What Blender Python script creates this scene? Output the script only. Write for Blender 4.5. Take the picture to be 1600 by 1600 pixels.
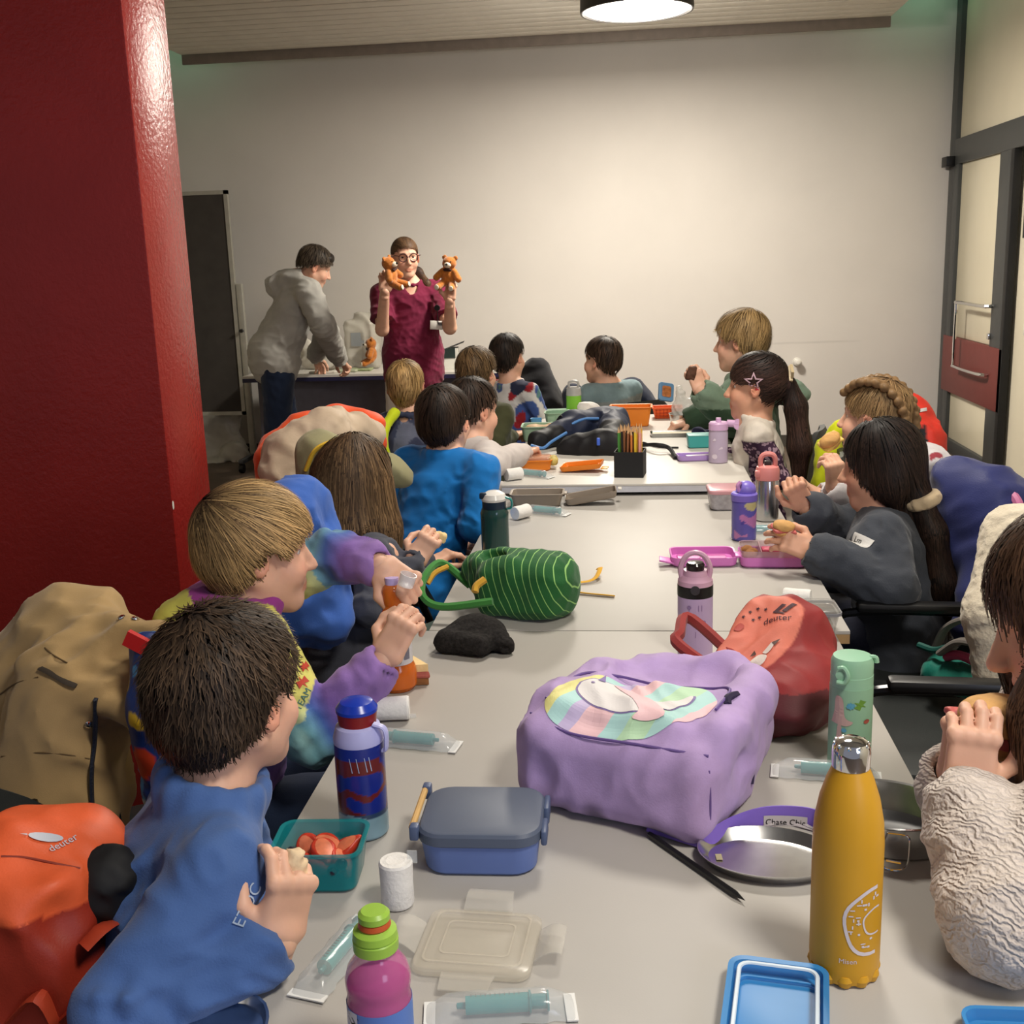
import bpy, bmesh, math, random, time
import numpy as np
from mathutils import Vector, Matrix
from mathutils.bvhtree import BVHTree
T0 = time.time()
random.seed(7); rng = np.random.default_rng(11)
for o in list(bpy.data.objects): bpy.data.objects.remove(o)
SC = bpy.context.scene; COL = SC.collection
PI = math.pi
def V(*a): return np.array(a, float)
def nrm(v): v = np.asarray(v, float); return v/max(np.linalg.norm(v), 1e-9)
# ---------------- camera: eye at 1.50 m, level axes recovered from the room's vanishing points
EYE = V(0, 0, 1.50); FPX = 1760.0
def _cam():
    y = nrm(V(986-800, 397-800, FPX)); dn = nrm(V(1062-800, 8600-800, FPX)); dn = nrm(dn-y*np.dot(dn, y))
    up = -dn; x = np.cross(y, up); return np.array([x, y, up])
RC = _cam()
def ray(px, py): return RC@V((px-800)/FPX, (py-800)/FPX, 1.0)
def on(px, py, z):
    d = ray(px, py); return EYE+d*((z-EYE[2])/d[2])
def at(px, py, y):
    d = ray(px, py); return EYE+d*((y-EYE[1])/d[1])
def onx(px, py, x):
    d = ray(px, py); return EYE+d*((x-EYE[0])/d[0])
cd = bpy.data.cameras.new('camera'); cam = bpy.data.objects.new('camera', cd); COL.objects.link(cam)
cd.sensor_width = 36; cd.lens = 36*FPX/1600; cd.clip_start = .02
r_, u_, b_ = RC@V(1, 0, 0), -(RC@V(0, 1, 0)), -(RC@V(0, 0, 1))
cam.matrix_world = Matrix([[r_[i], u_[i], b_[i], EYE[i]] for i in range(3)]+[[0, 0, 0, 1]])
SC.camera = cam
SC.view_settings.view_transform = 'Standard'; SC.view_settings.look = 'None'
SC.view_settings.gamma = 1; SC.view_settings.use_curve_mapping = False
SC.view_settings.exposure = 0.0
# ---------------- light: dim room fill, ceiling lamps over the table row, a little cool daylight from behind
w = bpy.data.worlds.new('room'); SC.world = w; w.use_nodes = True
w.node_tree.nodes['Background'].inputs[0].default_value = (.78, .80, .95, 1)
w.node_tree.nodes['Background'].inputs[1].default_value = .26
def area(name, loc, aim, size, power, col, shape='DISK', spread=PI):
    l = bpy.data.lights.new(name, 'AREA'); l.shape = shape; l.size = size; l.energy = power; l.color = col; l.spread = spread
    if shape == 'RECTANGLE': l.size_y = size*.6
    o = bpy.data.objects.new(name, l); COL.objects.link(o); o.location = loc
    o.rotation_euler = (Vector(aim)-Vector(loc)).to_track_quat('-Z', 'Y').to_euler(); return o
WARM = (1, .925, .81)
LAMP = at(995, 15, 6.9)
def glow(name, loc, power, rad=.10, col=WARM):
    l = bpy.data.lights.new(name, 'POINT'); l.energy = power; l.shadow_soft_size = rad; l.color = col
    o = bpy.data.objects.new(name, l); COL.objects.link(o); o.location = loc; return o
area('lamp_light_far', (LAMP[0], LAMP[1], LAMP[2]-.03), (LAMP[0], LAMP[1], 0), .56, 105, WARM)
glow('lamp_side_light', (LAMP[0], LAMP[1], LAMP[2]-.16), 30)
glow('upper_glow_right', (2.05, 8.55, 3.28), .9, .1, (.35, 1, .62)); glow('upper_glow_left', (-3.4, 8.5, 3.22), .9, .1, (.35, 1, .62))
area('lamp_light_mid', (.30, 3.1, 2.9), (.30, 3.1, 0), .56, 48, WARM)
area('lamp_light_near', (.9, .4, 2.9), (.9, .4, 0), .56, 50, (1, .93, .82))
area('window_light', (2.1, -1.6, 1.9), (-.1, 1.6, .8), 1.4, 32, (.68, .76, 1), 'RECTANGLE')
# ---------------- naming
def tag(o, label=None, cat=None, group=None, kind=None):
    if label: o['label'] = label
    if cat: o['category'] = cat
    if group: o['group'] = group
    if kind: o['kind'] = kind
    return o
def empty(name, loc, label, cat, group=None, rz=0):
    o = bpy.data.objects.new(name, None); o.empty_display_size = .05; COL.objects.link(o)
    o.location = tuple(loc); o.rotation_euler = (0, 0, rz); return tag(o, label, cat, group)
# ---------------- materials
MATS = {}
def lin(c): return tuple((v/12.92 if v <= .04045 else ((v+.055)/1.055)**2.4) for v in c)
def rgb(r, g, b): return lin((r/255, g/255, b/255))
class NT:
    def __init__(s, name):
        s.m = bpy.data.materials.new(name); s.m.use_nodes = True; s.t = s.m.node_tree
        s.b = s.t.nodes['Principled BSDF']
    def n(s, ty, **k):
        n = s.t.nodes.new(ty)
        for a, v in k.items():
            if a.startswith('i_'): n.inputs[a[2:].replace('_', ' ')].default_value = v
            else: setattr(n, a, v)
        return n
    def l(s, a, b): s.t.links.new(a, b)
    def coord(s, scale=(1, 1, 1), rot=(0, 0, 0)):
        c = s.n('ShaderNodeTexCoord'); m = s.n('ShaderNodeMapping'); m.inputs['Scale'].default_value = scale
        m.inputs['Rotation'].default_value = rot; s.l(c.outputs['Object'], m.inputs[0]); return m.outputs[0]
    def noise(s, scale, detail=3, rough=.5, sc=(1, 1, 1), rot=(0, 0, 0)):
        n = s.n('ShaderNodeTexNoise'); n.inputs['Scale'].default_value = scale; n.inputs['Detail'].default_value = detail
        n.inputs['Roughness'].default_value = rough; s.l(s.coord(sc, rot), n.inputs['Vector']); return n.outputs[0]
    def ramp(s, fac, stops, interp='LINEAR'):
        r = s.n('ShaderNodeValToRGB'); e = r.color_ramp; e.interpolation = interp
        while len(e.elements) < len(stops): e.elements.new(.5)
        for i, (p, c) in enumerate(stops): e.elements[i].position = p; e.elements[i].color = tuple(c)+(1,)
        s.l(fac, r.inputs[0]); return r.outputs[0]
    def bump(s, h, strength=.3, dist=.004):
        b = s.n('ShaderNodeBump'); b.inputs['Strength'].default_value = strength; b.inputs['Distance'].default_value = dist
        s.l(h, b.inputs['Height']); s.l(b.outputs[0], s.b.inputs['Normal'])
    def set(s, **k):
        for a, v in k.items():
            s.b.inputs[a.replace('_', ' ')].default_value = tuple(v)+(1,) if a in ('Base_Color', 'Emission_Color') else v
def shade(c, f): return tuple(min(1, v*f) for v in c)
def plain(name, c, rough=.5, metal=0, spec=.5, alpha=1, trans=0, var=.12, vs=14, bump=0, bs=200, emit=0, ior=1.45, coat=0, sheen=0):
    """procedural surface: colour with slight noise variation, optional fine relief"""
    if name in MATS: return MATS[name]
    m = NT(name); m.set(Roughness=rough, Metallic=metal, Specular_IOR_Level=spec, Alpha=alpha, Transmission_Weight=trans, IOR=ior, Coat_Weight=coat, Sheen_Weight=sheen)
    if var: m.l(m.ramp(m.noise(vs, 4), [(.25, shade(c, 1-var)), (.75, shade(c, 1+var))]), m.b.inputs['Base Color'])
    else: m.set(Base_Color=c)
    if bump: m.bump(m.noise(bs, 3), bump, .002)
    if emit: m.set(Emission_Color=c, Emission_Strength=emit)
    MATS[name] = m.m; return m.m
def fabric(name, c, bump=.25, bs=260, rough=.85, var=.13, sheen=.15): return plain(name, c, rough, spec=.2, var=var, vs=9, bump=bump, bs=bs, sheen=sheen)
def plastic(name, c, rough=.35, **k): return plain(name, c, rough, var=.04, **k)
def clear(name, c, alpha=.25, rough=.08, spec=.5): return plain(name, c, rough, alpha=alpha, var=0, spec=spec)
def colattr(name, rough=.6, bump=.2, bs=250, spec=.35, sss=0, mul=None, sheen=0):
    """colour painted per vertex as a pattern of the thing itself"""
    if name in MATS: return MATS[name]
    m = NT(name); a = m.n('ShaderNodeAttribute'); a.attribute_name = 'col'
    m.set(Roughness=rough, Specular_IOR_Level=spec, Subsurface_Weight=sss, Sheen_Weight=sheen)
    if sss: m.b.inputs['Subsurface Radius'].default_value = (.008, .003, .0015); m.b.inputs['Subsurface Scale'].default_value = 1
    x = m.n('ShaderNodeMixRGB', blend_type='MULTIPLY'); x.inputs[0].default_value = 1; m.l(a.outputs[0], x.inputs[1])
    m.l(m.ramp(m.noise(mul or 30, 4), [(.3, (.9,)*3), (.7, (1.06,)*3)]), x.inputs[2]); m.l(x.outputs[0], m.b.inputs['Base Color'])
    if bump: m.bump(m.noise(bs, 3), bump, .0015)
    MATS[name] = m.m; return m.m
STEEL = plain('brushed steel', (.55, .55, .55), .22, 1, var=.08, vs=40); CHROME = plain('chrome', (.8, .8, .8), .08, 1, var=.03)
BLACKP = plastic('black plastic', rgb(18, 18, 19), .4); WHITEP = plastic('white plastic', rgb(225, 222, 214), .4)
# ---------------- meshes
def link(name, me, mat, parent=None, loc=None):
    o = bpy.data.objects.new(name, me); COL.objects.link(o)
    if mat is not None:
        for mm in (mat if isinstance(mat, (list, tuple)) else [mat]): me.materials.append(mm)
    if parent is not None: o.parent = parent
    if loc is not None: o.location = tuple(loc)
    return o
def meshq(name, vs, faces, mat, parent=None, smooth=True, mi=None):
    me = bpy.data.meshes.new(name); me.from_pydata([tuple(map(float, v)) for v in vs], [], faces); me.update()
    if smooth: me.shade_smooth()
    if mi is not None: me.polygons.foreach_set('material_index', mi)
    return link(name, me, mat, parent)
def arrmesh(name, vs, q, col=None):
    me = bpy.data.meshes.new(name); vs = np.asarray(vs, np.float32); q = np.asarray(q, np.int32); k = q.shape[1]
    me.vertices.add(len(vs)); me.vertices.foreach_set('co', vs.ravel())
    me.loops.add(q.size); me.loops.foreach_set('vertex_index', q.ravel())
    me.polygons.add(len(q)); me.polygons.foreach_set('loop_start', np.arange(0, q.size, k, dtype=np.int32))
    me.update(calc_edges=True); me.shade_smooth()
    if col is not None:
        a = me.attributes.new('col', 'FLOAT_COLOR', 'POINT'); c = np.ones((len(vs), 4), np.float32); c[:, :3] = col; a.data.foreach_set('color', c.ravel())
    return me
class MB:
    """collects boxes, tubes and lathes into one mesh"""
    def __init__(s): s.v = []; s.f = []
    def add(s, vs, fs):
        n = len(s.v); s.v += [tuple(map(float, v)) for v in vs]; s.f += [tuple(i+n for i in f) for f in fs]; return s
    def box(s, c, h, R=None, bev=0):
        c = np.asarray(c, float); h = np.asarray(h, float); bm = bmesh.new(); bmesh.ops.create_cube(bm, size=2)
        for v in bm.verts: v.co = Vector((v.co.x*h[0], v.co.y*h[1], v.co.z*h[2]))
        if bev: bmesh.ops.bevel(bm, geom=bm.edges[:], offset=min(bev, .9*min(h)), segments=2, affect='EDGES', profile=.5)
        bm.verts.index_update(); P = np.array([v.co for v in bm.verts]); P = (P@np.asarray(R).T if R is not None else P)+c
        s.add(P, [[v.index for v in f.verts] for f in bm.faces]); bm.free(); return s
    def tube(s, pts, r, seg=8, cap=True, flat=None):
        pts = [np.asarray(p, float) for p in pts]; n = len(pts); rr = r if hasattr(r, '__len__') else [r]*n; vs = []; fs = []; pu = None
        for i, p in enumerate(pts):
            t = nrm(pts[min(i+1, n-1)]-pts[max(i-1, 0)]); u = np.cross(t, V(0, 0, 1) if abs(t[2]) < .95 else V(1, 0, 0)) if pu is None else pu-t*np.dot(pu, t)
            u = nrm(u); pu = u; wv = np.cross(t, u)
            for k in range(seg):
                a = 2*PI*k/seg; vs.append(p+rr[i]*(math.cos(a)*u+math.sin(a)*wv*(flat or 1)))
        for i in range(n-1):
            for k in range(seg): fs.append((i*seg+k, i*seg+(k+1) % seg, (i+1)*seg+(k+1) % seg, (i+1)*seg+k))
        if cap: fs += [tuple(range(seg))[::-1], tuple((n-1)*seg+k for k in range(seg))]
        return s.add(vs, fs)
    def lathe(s, prof, c=(0, 0, 0), seg=28, R=None, sx=1, sy=1):
        c = np.asarray(c, float); vs = []; fs = []; n = len(prof)
        for r, z in prof:
            for k in range(seg): a = 2*PI*k/seg; vs.append(V(r*math.cos(a)*sx, r*math.sin(a)*sy, z))
        for i in range(n-1):
            for k in range(seg): fs.append((i*seg+k, i*seg+(k+1) % seg, (i+1)*seg+(k+1) % seg, (i+1)*seg+k))
        fs += [tuple(range(seg))[::-1], tuple((n-1)*seg+k for k in range(seg))]
        vs = np.array(vs); vs = (vs@np.asarray(R).T if R is not None else vs)+c; return s.add(vs, fs)
    def loft(s, rings, cap0=True, cap1=True):
        n = len(rings[0]); vs = [p for r in rings for p in r]; fs = []
        for i in range(len(rings)-1):
            for k in range(n): fs.append((i*n+k, i*n+(k+1) % n, (i+1)*n+(k+1) % n, (i+1)*n+k))
        if cap0: fs.append(tuple(range(n))[::-1])
        if cap1: fs.append(tuple((len(rings)-1)*n+k for k in range(n)))
        return s.add(vs, fs)
    def build(s, name, mat, parent=None, smooth=30, loc=None):
        me = bpy.data.meshes.new(name); me.from_pydata(s.v, [], s.f); me.update()
        if smooth:
            me.shade_smooth(); me.set_sharp_from_angle(angle=math.radians(smooth))
        return link(name, me, mat, parent, loc)
def rrect(w, d, r, z, n=5, inset=0):
    w = w/2-inset; d = d/2-inset; r = max(.001, min(r-inset, w, d)); P = []
    for cx, cy, a0 in ((w-r, d-r, 0), (-w+r, d-r, PI/2), (-w+r, -d+r, PI), (w-r, -d+r, 1.5*PI)):
        for k in range(n+1): a = a0+PI/2*k/n; P.append(V(cx+r*math.cos(a), cy+r*math.sin(a), z))
    return P
def rotz(a): c, s = math.cos(a), math.sin(a); return np.array([[c, -s, 0], [s, c, 0], [0, 0, 1]])
def rotx(a): c, s = math.cos(a), math.sin(a); return np.array([[1, 0, 0], [0, c, -s], [0, s, c]])
def roty(a): c, s = math.cos(a), math.sin(a); return np.array([[c, 0, s], [0, 1, 0], [-s, 0, c]])
def frame(fwd, up=(0, 0, 1)):
    """columns right, forward, up"""
    f = nrm(fwd); r = nrm(np.cross(f, up)); u = np.cross(r, f); return np.stack([r, f, u], 1)
def copytree(o, parent=None):
    c = o.copy(); COL.objects.link(c)
    if parent is not None: c.parent = parent
    for ch in list(o.children): copytree(ch, c)
    return c
# ---------------- signed-distance modelling: smooth unions of tapered limbs, meshed with surface nets
def wavy(seed, freq, n=6):
    g = np.random.default_rng(seed); K = g.normal(size=(n, 3)); K /= np.linalg.norm(K, axis=1)[:, None]; K *= freq*(.6+.8*g.random(n))[:, None]; ph = g.random(n)*6.28
    def f(P):
        s = 0
        for i in range(n): s = s+np.sin(P[0]*K[i, 0]+P[1]*K[i, 1]+P[2]*K[i, 2]+ph[i])
        return s/n
    return f
def folds(seed, freq, amp, warp=.6):
    a, b, c = wavy(seed, freq), wavy(seed+1, freq*.5), wavy(seed+2, freq*2.1)
    def f(P):
        wv = b(P)*warp/freq*6; Q = (P[0]+wv, P[1]-wv, P[2]+wv*.6)
        n = a(Q); m = c((Q[0]+.3*wv, Q[1], Q[2]-.5*wv)); return -amp*(.9-2.2*np.abs(n)+.55*(.6-1.8*np.abs(m)))
    return f
class SDF:
    def __init__(s, vox=.008): s.p = []; s.vox = vox; s.disp = None
    def cone(s, a, b, ra, rb=None, k=.02, flat=None, op='u', ax=None, st=1.):
        s.p.append(('c', np.asarray(a, float), np.asarray(b, float), ra, ra if rb is None else rb, k, op, ax, st, flat)); return s
    def ell(s, c, r, R=None, k=.02, op='u'):
        r = np.asarray(r if hasattr(r, '__len__') else [r]*3, float); s.p.append(('e', np.asarray(c, float), r, R, k, op)); return s
    def box(s, c, h, R=None, rd=.02, k=.02, op='u'): s.p.append(('b', np.asarray(c, float), np.asarray(h, float), R, rd, k, op)); return s
    def half(s, c, n, k=.005): s.p.append(('h', np.asarray(c, float), nrm(n), k, 'i')); return s  # keep where (p-c).n<0
    def chain(s, pts, rs, k=.02, **kw):
        for i in range(len(pts)-1): s.cone(pts[i], pts[i+1], rs[i], rs[i+1], k, **kw)
        return s
    def grid(s):
        lo = np.full(3, 1e9); hi = -lo
        for q in s.p:
            if q[-1] == 'i' or (q[0] == 'c' and q[6] != 'u') or (q[0] in 'eb' and q[-1] != 'u'): continue
            if q[0] == 'c':
                m = max(q[3], q[4])*max(1, q[8])
                for pt in (q[1], q[2]): lo = np.minimum(lo, pt-m); hi = np.maximum(hi, pt+m)
            elif q[0] == 'e': m = max(q[2]); lo = np.minimum(lo, q[1]-m); hi = np.maximum(hi, q[1]+m)
            else:
                m = q[2] if q[3] is None else np.abs(q[3])@q[2]; lo = np.minimum(lo, q[1]-m); hi = np.maximum(hi, q[1]+m)
        pad = .025+2*s.vox; lo -= pad; hi += pad; n = np.ceil((hi-lo)/s.vox).astype(int)+1
        s.lo = lo; F = np.full(n, .15, np.float32); axs = [(lo[i]+s.vox*np.arange(n[i])).astype(np.float32) for i in range(3)]; s.axs = axs
        for q in s.p:
            if q[0] == 'h': b0 = lo; b1 = hi
            elif q[0] == 'c': m = max(q[3], q[4])*max(1, q[8])+q[5]+3*s.vox+.01; b0 = np.minimum(q[1], q[2])-m; b1 = np.maximum(q[1], q[2])+m
            elif q[0] == 'e': m = max(q[2])+q[4]+3*s.vox+.01; b0 = q[1]-m; b1 = q[1]+m
            else: m = (q[2] if q[3] is None else np.abs(q[3])@q[2])+q[5]+3*s.vox+.01; b0 = q[1]-m; b1 = q[1]+m
            i0 = np.clip(((b0-lo)/s.vox).astype(int), 0, n-1); i1 = np.clip(np.ceil((b1-lo)/s.vox).astype(int)+1, 1, n)
            if np.any(i1 <= i0): continue
            sl = tuple(slice(a, b) for a, b in zip(i0, i1))
            X = axs[0][sl[0]][:, None, None]; Y = axs[1][sl[1]][None, :, None]; Z = axs[2][sl[2]][None, None, :]
            if q[0] == 'c':
                _, a, b, ra, rb, k, op, ax, st, flat = q; ba = b-a; L = max(np.dot(ba, ba), 1e-9)
                x, y, z = X-a[0], Y-a[1], Z-a[2]; t = np.clip((x*ba[0]+y*ba[1]+z*ba[2])/L, 0, 1)
                dx, dy, dz = x-t*ba[0], y-t*ba[1], z-t*ba[2]; r = ra+(rb-ra)*t
                if ax is not None:
                    u = dx*ax[0]+dy*ax[1]+dz*ax[2]; d2 = dx*dx+dy*dy+dz*dz-u*u+(u/st)**2; d = np.sqrt(np.maximum(d2, 0))-r
                else: d = np.sqrt(dx*dx+dy*dy+dz*dz)-r
                if flat:
                    bn = ba/math.sqrt(L); d = np.maximum(d, (X-b[0])*bn[0]+(Y-b[1])*bn[1]+(Z-b[2])*bn[2])
            elif q[0] == 'h':
                _, c, nn, k, op = q; d = (X-c[0])*nn[0]+(Y-c[1])*nn[1]+(Z-c[2])*nn[2]
            else:
                c = q[1]; x, y, z = X-c[0], Y-c[1], Z-c[2]
                if q[3] is not None: R = q[3]; x, y, z = x*R[0, 0]+y*R[1, 0]+z*R[2, 0], x*R[0, 1]+y*R[1, 1]+z*R[2, 1], x*R[0, 2]+y*R[1, 2]+z*R[2, 2]
                if q[0] == 'e':
                    r = q[2]; k, op = q[4], q[5]
                    k0 = np.sqrt((x/r[0])**2+(y/r[1])**2+(z/r[2])**2); k1 = np.sqrt((x/r[0]**2)**2+(y/r[1]**2)**2+(z/r[2]**2)**2)+1e-6; d = k0*(k0-1)/k1
                else:
                    h, rd, k, op = q[2], q[4], q[5], q[6]; ax_, ay_, az_ = np.abs(x)-h[0]+rd, np.abs(y)-h[1]+rd, np.abs(z)-h[2]+rd
                    d = np.sqrt(np.maximum(ax_, 0)**2+np.maximum(ay_, 0)**2+np.maximum(az_, 0)**2)+np.minimum(np.maximum(ax_, np.maximum(ay_, az_)), 0)-rd
            d = d.astype(np.float32); f = F[sl]
            if op == 'u':
                h = np.maximum(k-np.abs(f-d), 0)/k; F[sl] = np.minimum(f, d)-h*h*k*.25
            else:
                if op == 's': d = -d
                h = np.maximum(k-np.abs(f-d), 0)/k; F[sl] = np.maximum(f, d)+h*h*k*.25
        if s.disp is not None:
            I = np.nonzero(np.abs(F) < .035); P = [axs[i][I[i]] for i in range(3)]; F[I] += s.disp(P).astype(np.float32)
        F[0] = F[-1] = .1; F[:, 0] = F[:, -1] = .1; F[:, :, 0] = F[:, :, -1] = .1
        s.F = F; return F
    def net(s):
        F = s.grid(); ins = F < 0; n = np.array(F.shape)-1
        cnt = np.zeros(n, np.int8)
        for a in (0, 1):
            for b in (0, 1):
                for c in (0, 1): cnt += ins[a:n[0]+a, b:n[1]+b, c:n[2]+c]
        I = np.nonzero((cnt > 0) & (cnt < 8)); idx = np.full(n, -1, np.int32); idx[I] = np.arange(len(I[0]))
        acc = np.zeros((len(I[0]), 3), np.float32); num = np.zeros(len(I[0]), np.float32)
        C = [np.array([a, b, c]) for a in (0, 1) for b in (0, 1) for c in (0, 1)]
        vals = {tuple(c): F[I[0]+c[0], I[1]+c[1], I[2]+c[2]] for c in C}
        for c in C:
            for ax in range(3):
                if c[ax]: continue
                e = c.copy(); e[ax] = 1; f0, f1 = vals[tuple(c)], vals[tuple(e)]; m = (f0 < 0) != (f1 < 0)
                t = np.where(m, f0/np.where(m, f0-f1, 1), 0); pos = np.tile(c.astype(np.float32), (len(t), 1)); pos[:, ax] = t
                acc += pos*m[:, None]; num += m
        vs = (np.stack(I, 1)+acc/num[:, None])*s.vox+s.lo; qs = []
        for ax in range(3):
            b, c = (ax+1) % 3, (ax+2) % 3
            sl0 = [slice(None)]*3; sl1 = [slice(None)]*3; sl0[ax] = slice(0, -1); sl1[ax] = slice(1, None)
            A, B = ins[tuple(sl0)], ins[tuple(sl1)]; E = np.argwhere(A != B)
            if not len(E): continue
            fl = A[tuple(E.T)]; E = E[:]; o1 = np.zeros(3, int); o1[b] = 1; o2 = np.zeros(3, int); o2[c] = 1
            g = lambda X: idx[X[:, 0], X[:, 1], X[:, 2]]
            q = np.stack([g(E-o1-o2), g(E-o2), g(E), g(E-o1)], 1); q[~fl] = q[~fl][:, ::-1]; qs.append(q)
        s.v = vs; s.q = np.concatenate(qs); return vs, s.q
    def obj(s, name, mat, parent=None, colf=None, extra=None, local=True):
        vs, q = s.net()
        if extra is not None:
            for v2, q2 in extra: q = np.concatenate([q, q2+len(vs)]); vs = np.concatenate([vs, v2])
        col = colf(vs) if colf is not None else None
        if parent is not None and local: off = np.array(parent.location); vs = vs-off
        me = arrmesh(name, vs, q, col); o = link(name, me, mat)
        if parent is not None: o.parent = parent
        s.o = o; return o
    def sample(s, P):
        G = np.clip(((P-s.lo)/s.vox), 0, np.array(s.F.shape)-1.001); i = G.astype(int); t = G-i; r = 0
        for a in (0, 1):
            for b in (0, 1):
                for c in (0, 1):
                    wgt = (t[:, 0] if a else 1-t[:, 0])*(t[:, 1] if b else 1-t[:, 1])*(t[:, 2] if c else 1-t[:, 2]); r = r+wgt*s.F[i[:, 0]+a, i[:, 1]+b, i[:, 2]+c]
        return r
    def grad(s, P):
        e = s.vox; g = np.stack([s.sample(P+V(*[e if j == i else 0 for j in range(3)]))-s.sample(P-V(*[e if j == i else 0 for j in range(3)])) for i in range(3)], 1)
        return g/(np.linalg.norm(g, axis=1)[:, None]+1e-9)
def lerp(a, b, t): return a+(b-a)*t
def mixc(c0, c1, t): t = np.clip(t, 0, 1)[:, None]; return np.asarray(c0)*(1-t)+np.asarray(c1)*t
def bez(p0, p1, p2, n=10): return [(1-t)**2*np.asarray(p0)+2*t*(1-t)*np.asarray(p1)+t*t*np.asarray(p2) for t in np.linspace(0, 1, n)]
def spline(pts, n=6):
    pts = [np.asarray(p, float) for p in pts]; P = [2*pts[0]-pts[1]]+pts+[2*pts[-1]-pts[-2]]; out = []
    for i in range(1, len(P)-2):
        for k in range(n):
            t = k/n; out.append(.5*((2*P[i])+(-P[i-1]+P[i+1])*t+(2*P[i-1]-5*P[i]+4*P[i+1]-P[i+2])*t*t+(-P[i-1]+3*P[i]-3*P[i+1]+P[i+2])*t**3))
    return out+[pts[-1]]
# ---------------- flat prints laid on surfaces
def drape(name, polys, mat, target, org, u, v, parent=None, off=.0012, sub=.006, depth=.12, mi=None):
    """2-D polygons (u,v in metres) laid onto a surface by casting along -n"""
    u = nrm(u); v = nrm(np.asarray(v)-u*np.dot(v, u)); n = np.cross(u, v); org = np.asarray(org, float); bm = bmesh.new()
    for i, pl in enumerate(polys):
        f = bm.faces.new([bm.verts.new((p[0], p[1], 0)) for p in pl]); f.material_index = mi[i] if mi else 0
    bmesh.ops.triangulate(bm, faces=bm.faces[:])
    for _ in range(5):
        es = [e for e in bm.edges if e.calc_length() > sub]
        if not es: break
        bmesh.ops.subdivide_edges(bm, edges=es, cuts=1); bmesh.ops.triangulate(bm, faces=bm.faces[:])
    for vv in bm.verts: vv.co = Vector(org+u*vv.co.x+v*vv.co.y)
    if target is not None:
        bpy.context.view_layer.update(); trees = []
        for t in (target if isinstance(target, (list, tuple)) else [target]):
            mw = t.matrix_world; trees.append(BVHTree.FromPolygons([mw@q.co for q in t.data.vertices], [p.vertices[:] for p in t.data.polygons]))
        for vv in bm.verts:
            best = None
            for tr in trees:
                h = tr.ray_cast(vv.co+Vector(n*depth), Vector(-n), 2*depth)
                if h[0] is not None and (best is None or h[3] < best[1]): best = (h[0], h[3])
            if best: vv.co = best[0]+Vector(n*off)
            else:
                h = min((tr.find_nearest(vv.co) for tr in trees), key=lambda h: h[3]); vv.co = h[0]+h[1]*off
    me = bpy.data.meshes.new(name); bm.to_mesh(me); bm.free()
    if parent is not None:
        bpy.context.view_layer.update(); me.transform(parent.matrix_world.inverted())
    return link(name, me, mat, parent)
def textpolys(s, size, align='CENTER'):
    c = bpy.data.curves.new('writing', 'FONT'); c.body = s; c.size = size; c.align_x = align; c.align_y = 'CENTER'; c.resolution_u = 3
    o = bpy.data.objects.new('writing', c); COL.objects.link(o); bpy.context.view_layer.update()
    me = o.to_mesh(); P = [[(me.vertices[i].co.x, me.vertices[i].co.y) for i in p.vertices] for p in me.polygons]; o.to_mesh_clear()
    bpy.data.objects.remove(o); bpy.data.curves.remove(c); return P
def disc2(cx, cy, rx, ry=None, n=16, a0=0): ry = rx if ry is None else ry; return [(cx+rx*math.cos(a0+2*PI*k/n), cy+ry*math.sin(a0+2*PI*k/n)) for k in range(n)]
def star2(cx, cy, r, r2, n=5, a0=PI/2): return [(cx+(r if k % 2 == 0 else r2)*math.cos(a0+PI*k/n), cy+(r if k % 2 == 0 else r2)*math.sin(a0+PI*k/n)) for k in range(2*n)]
def smooth2(pts, n=5): return [(p[0], p[1]) for p in spline([V(a, b, 0) for a, b in pts+[pts[0]]], n)[:-1]]

_TR = {}
def tree_of(o):
    if o.name not in _TR:
        bpy.context.view_layer.update(); mw = o.matrix_world; _TR[o.name] = BVHTree.FromPolygons([mw@q.co for q in o.data.vertices], [p.vertices[:] for p in o.data.polygons])
    return _TR[o.name]
def hit(px, py, o, off=.0):
    """point of a built surface seen at a photo position, and its normal"""
    d = ray(px, py); h = tree_of(o).ray_cast(Vector(EYE), Vector(d)); 
    if h[0] is None: h = tree_of(o).find_nearest(Vector(EYE+nrm(d)*1.6)); return V(*h[0]), V(*h[1])
    n = V(*h[1]); n = n if np.dot(n, d) < 0 else -n; return V(*h[0])+n*off, n
def hits(pts, o, off=.003): return [hit(x, y, o, off)[0] for x, y in pts]
def decal_at(name, polys, mat, o, p, q, parent, off=.0015, sub_=.004, depth=.05, mi=None):
    a, n = hit(*p, o); b, n2_ = hit(*q, o); n = nrm(n+n2_); u = nrm(b-a); v = np.cross(n, u); return drape(name, polys, mat, [o], (a+b)/2, u, v, parent, off=off, sub=sub_, depth=depth, mi=mi)
def sub(o, root): o.data.transform(Matrix.Translation(-root.location)); return o
def lines(pts, r, nm, mat, par, flat=None, n=6): return sub(MB().tube(spline(pts, n), r, 6, flat=flat).build(nm, mat, par), par)
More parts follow.
